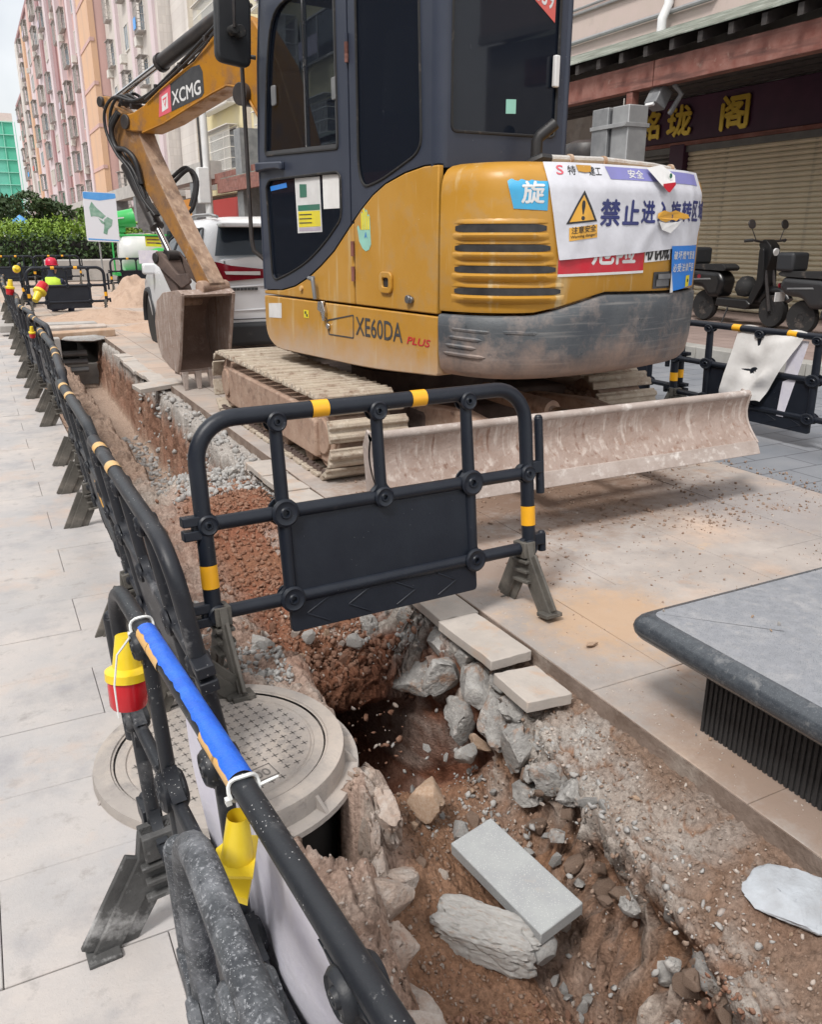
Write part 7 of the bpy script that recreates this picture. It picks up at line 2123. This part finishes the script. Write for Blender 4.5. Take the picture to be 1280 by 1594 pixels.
# poster board
t = thing('poster_board', 'white poster board with a blue header and a green map print, standing before the hedge', 'poster board', (3.62, 27.2, 0))
b = MB(); b.prism(rounded([(-.48, 1.52), (.44, 1.48), (.46, 2.86), (-.46, 2.90)], .06), -.02, .02, lambda a, c, d: (a, d, c)); bd = b.build('board', 'board_white', t)
b = MB(); b.prism(rounded([(-.455, 2.70), (0, 2.65), (.455, 2.72), (.45, 2.85), (-.45, 2.885)], .03), -.024, -.021, lambda a, c, d: (a, d, c)); b.build('header_print', 'print_blue', bd, smooth=0)
b = MB(); b.prism([(-.44, 1.56), (.42, 1.52), (.42, 1.545), (-.44, 1.60)], -.024, -.021, lambda a, c, d: (a, d, c)); b.build('footer_print', 'print_blue', bd, smooth=0)
b = MB()
for pts in ([(-.32, 2.45), (-.24, 2.62), (-.12, 2.45), (.02, 2.32), (.12, 2.22), (.02, 2.14), (-.1, 2.2), (-.22, 2.22), (-.3, 2.2)], [(.06, 2.12), (.16, 2.2), (.3, 2.12), (.26, 1.95), (.14, 1.84), (.10, 1.70), (.0, 1.74), (.04, 1.9)], [(-.1, 2.16), (.05, 2.06), (.08, 1.98), (-.02, 2.02)]):
    b.prism(pts, -.0245, -.0215, lambda a, c, d: (a, d, c))
b.build('map_print', 'print_green', bd, smooth=0)
b = MB(); b.cyl((-.12, .03, 0), (-.14, .03, 1.6), .025, n=8); b.build('leg', 'steel_pale', t)
# fog cannon on its tank trailer
t = thing('fog_cannon', 'green dust suppression fog cannon on a trailer with a white water tank', 'fog cannon', (5.0, 29.5, 0))
b = MB(); b.lathe([(.26, -.62), (.29, -.60), (.30, 0), (.33, .55), (.35, .62), (.31, .62), (.25, .1)], 24, axis='X', caps=False); b.M = None
rot = Matrix.Rotation(R(-8), 3, 'Y')
b.v = [tuple(rot @ Vector(p) * .86 + Vector((-.62, 0, 2.16))) for p in b.v]; fb = b.build('barrel', 'fog_green', t, smooth=40)
b = MB(); b.prism([(-.25, 2.16), (.15, 2.21), (.15, 2.25), (-.25, 2.205)], -.285, -.275, lambda a, c, d: (a - .58, d, c)); b.build('barrel_print', 'plastic_white', fb, smooth=0)
b = MB(); b.cyl((-.5, 0, 1.6), (-.5, 0, 2.0), .07); b.obox((-.5, 0, 1.86), (.22, .3, .16)); b.build('swivel', 'fog_green', t, bevel=.02)
b = MB(); b.lathe([(0, -.75), (.35, -.74), (.55, -.62), (.60, -.3), (.60, .3), (.55, .62), (.35, .74), (0, .75)], 28, axis='X', caps=False)
b.v = [(p[0] + .1, p[1] * .95 + .15, p[2] * 1.05 + 1.12) for p in b.v]; b.build('water_tank', 'plastic_white', t, smooth=50)
b = MB(); b.lathe([(.38, 0), (.44, .1), (.44, .95), (.36, 1.1), (.15, 1.18), (0, 1.18)], 24, caps=False); b.v = [(p[0] + .55, p[1] - .75, p[2] + .12) for p in b.v]; b.build('green_drum', 'fog_green', t, smooth=50)
b = MB(); b.box(-.9, 1.1, -.75, .85, .45, .56); b.box(-.95, -.90, -.72, -.66, .5, 1.70); b.box(-.95, .9, -.72, -.66, 1.66, 1.72); b.build('trailer_frame', 'fog_green', t, bevel=.01)
for x in (-.6, .9):
    b = MB(); b.lathe([(.18, -.09), (.28, -.09), (.30, 0), (.28, .09), (.18, .09)], 20, axis='Y'); b.v = [(p[0] + x, p[1] - .6, p[2] + .30) for p in b.v]; b.build('wheel', 'rubber', t, smooth=40)
b = MB(); b.prism([(.25, 1.35), (.75, 1.33), (.75, 1.72), (.25, 1.74)], -.66, -.65, lambda a, c, d: (a - .15, d, c)); yl = b.build('yellow_notice', 'ink_yellow', t, smooth=0)
b = MB()
for k in range(3): b.prism([(.30, 1.64 - k * .1), (.70, 1.63 - k * .1), (.70, 1.67 - k * .1), (.30, 1.68 - k * .1)], -.665, -.66, lambda a, c, d: (a - .15, d, c))
b.build('notice_print', 'beam_red', yl, smooth=0)
b = MB(); b.obox((1.0, -.9, 1.2), (.4, .3, .26)); b.build('control_box', 'plastic_dark', t, bevel=.02)
b = MB(); b.tube([(.35, -1.1, 1.45), (.6, -1.15, 1.42), (.8, -1.1, 1.2)], .02, 6); b.build('tow_handle', 'black_steel', t)
t = thing('paper_placard', 'blank white placard on a thin stake in front of the green drum', 'placard', (4.75, 26.6, 0))
b = MB(); b.box(-.28, .28, -.01, .01, .88, 1.26); b.build('placard', 'paper_white', t, smooth=0)
b = MB(); b.cyl((0, .02, 0), (0, .02, 1.2), .015, n=6); b.build('stake', 'steel_pale', t)
# concrete planter and hedge
b = MB(); b.box(-.9, 5.3, -.5, .6, 0, .8)
o = b.build('planter_wall', 'concrete_wall', None, bevel=.03); o.location = (3.4, 36.2, 0); tag(o, 'grey concrete planter wall in front of the hedge', 'wall')
def foliage(name, boxes, n, leaf, m, seed, parent=None, kind=None):
    """leaf faces through uneven clumps"""
    r = np.random.default_rng(seed)
    V = np.empty((n * 4, 3)); 
    cl = []
    for (x0, x1, y0, y1, z0, z1, wgt) in boxes: cl.append(wgt)
    cl = np.array(cl) / sum(cl)
    pick = r.choice(len(boxes), n, p=cl)
    B = np.array([q[:6] for q in boxes])[pick]
    c = (B[:, [0, 2, 4]] + B[:, [1, 3, 5]]) / 2; h = (B[:, [1, 3, 5]] - B[:, [0, 2, 4]]) / 2
    d = r.normal(size=(n, 3)); d /= np.linalg.norm(d, axis=1)[:, None]
    rad = r.uniform(.55, 1, n) ** .5
    p = c + d * h * rad[:, None] * (1 + .12 * r.normal(size=n))[:, None]
    a = r.normal(size=(n, 3)); a /= np.linalg.norm(a, axis=1)[:, None]
    q = np.cross(a, r.normal(size=(n, 3))); q /= np.linalg.norm(q, axis=1)[:, None]
    s = leaf * r.uniform(.6, 1.3, n)[:, None]
    V[0::4] = p - a * s; V[1::4] = p + q * s * .5; V[2::4] = p + a * s; V[3::4] = p - q * s * .5
    me = bpy.data.meshes.new(name)
    me.vertices.add(n * 4); me.vertices.foreach_set('co', V.astype(np.float32).ravel())
    me.loops.add(n * 4); me.loops.foreach_set('vertex_index', np.arange(n * 4, dtype=np.int32))
    me.polygons.add(n); me.polygons.foreach_set('loop_start', np.arange(0, n * 4, 4, dtype=np.int32))
    me.update(calc_edges=True)
    me.materials.append(MT[m])
    o = bpy.data.objects.new(name, me); col.objects.link(o)
    if parent is not None: o.parent = parent
    return o
t = thing('hedge', 'bright green clipped hedge behind the far barriers', 'hedge', (0, 0, 0))
hb1 = [(x, x + 2.0, 38 + rb.uniform(-.3, .3), 40.2, .3, 2.25 + rb.uniform(-.15, .2), 1) for x in np.arange(-4, 5.5, .9)]
foliage('foliage', hb1, 16000, .085, 'leaf_light', 21, t)
hb2 = [(x, x + 1.6, 37.2 + rb.uniform(-.2, .2), 39, .2, 1.75, 1) for x in np.arange(-4, 6.5, .8)]
foliage('undergrowth', hb2, 12000, .09, 'leaf_dark', 22, t)
b = MB(); b.box(-4, 6.5, 37.8, 39.8, 0, 1.5); b.build('hedge_core', 'hole_dark', t, smooth=0)
def tree(label, x, y, h, rw, seed, m='leaf'):
    t = thing('street_tree', label, 'tree', (x, y, 0), group='trees beyond the hedge')
    b = MB(); b.tube([(0, 0, 0), (.05, 0, h * .35), (.0, .1, h * .6), (.1, 0, h * .85)], [.22, .17, .12, .05], 8)
    r = np.random.default_rng(seed)
    bs = []
    for k in range(11):
        a = r.uniform(0, 2 * PI); d = r.uniform(.2, .8) * rw; z = h * r.uniform(.45, .95); s = rw * r.uniform(.3, .5)
        cx, cy = d * math.cos(a), d * math.sin(a)
        b.tube([(0, 0, h * .35), (cx * .5, cy * .5, z * .8), (cx, cy, z)], [.09, .06, .03], 5)
        bs.append((cx - s, cx + s, cy - s, cy + s, z - s * .7, z + s * .7, 1))
    b.build('trunk', 'bark', t, smooth=60)
    foliage('crown', bs, 5200, .16, m, seed, t)
tree('dark tree at the left behind the hedge, before the netted building', 1.2, 62, 4.4, 2.6, 31, 'leaf_dark')
tree('dark tree behind the hedge near the foot of the far row', 4.6, 66, 4.2, 2.2, 32, 'leaf_dark')
tree('small dark tree behind the poster board', 6.6, 47, 3.0, 1.7, 33, 'leaf')
tree('dark tree at the frame edge beyond the hedge', -2.0, 70, 4.6, 2.8, 34, 'leaf_dark')
b = MB(); b.lathe([(.5, 2.4), (.42, 2.6), (0, 2.9)], 8); b.cyl((0, 0, 0), (0, 0, 2.6), .05); o = b.build('blue_parasol', 'print_blue', None); o.location = (3.1, 60, .1); tag(o, 'small blue parasol among the trees beyond the hedge', 'parasol')

# houses across the street, out of view, added to darken reflections and side light
for k, (y0, y1, h_) in enumerate(((-40, -14, 10.5), (-13.8, 10, 12), (10.2, 38, 11))):
    t = thing('offscreen_house', 'unseen tan house added across the street for reflections, number %s from the near end' % words[k], 'building', (-15, (y0 + y1) / 2, 0))
    yc = (y0 + y1) / 2
    b = MB(); b.box(-10, 0, y0 - yc, y1 - yc, 3.6, h_); b.build('wall', 'plaster_tan', t, smooth=0)
    b = MB(); b.box(-10, -1.5, y0 - yc, y1 - yc, 0, 3.6); b.build('ground_floor', 'shutter_dark', t, smooth=0)
    b = MB(); b.box(-1.4, .5, y0 - yc, y1 - yc, 3.4, 3.9); b.build('canopy', 'beam_red', t, smooth=0)
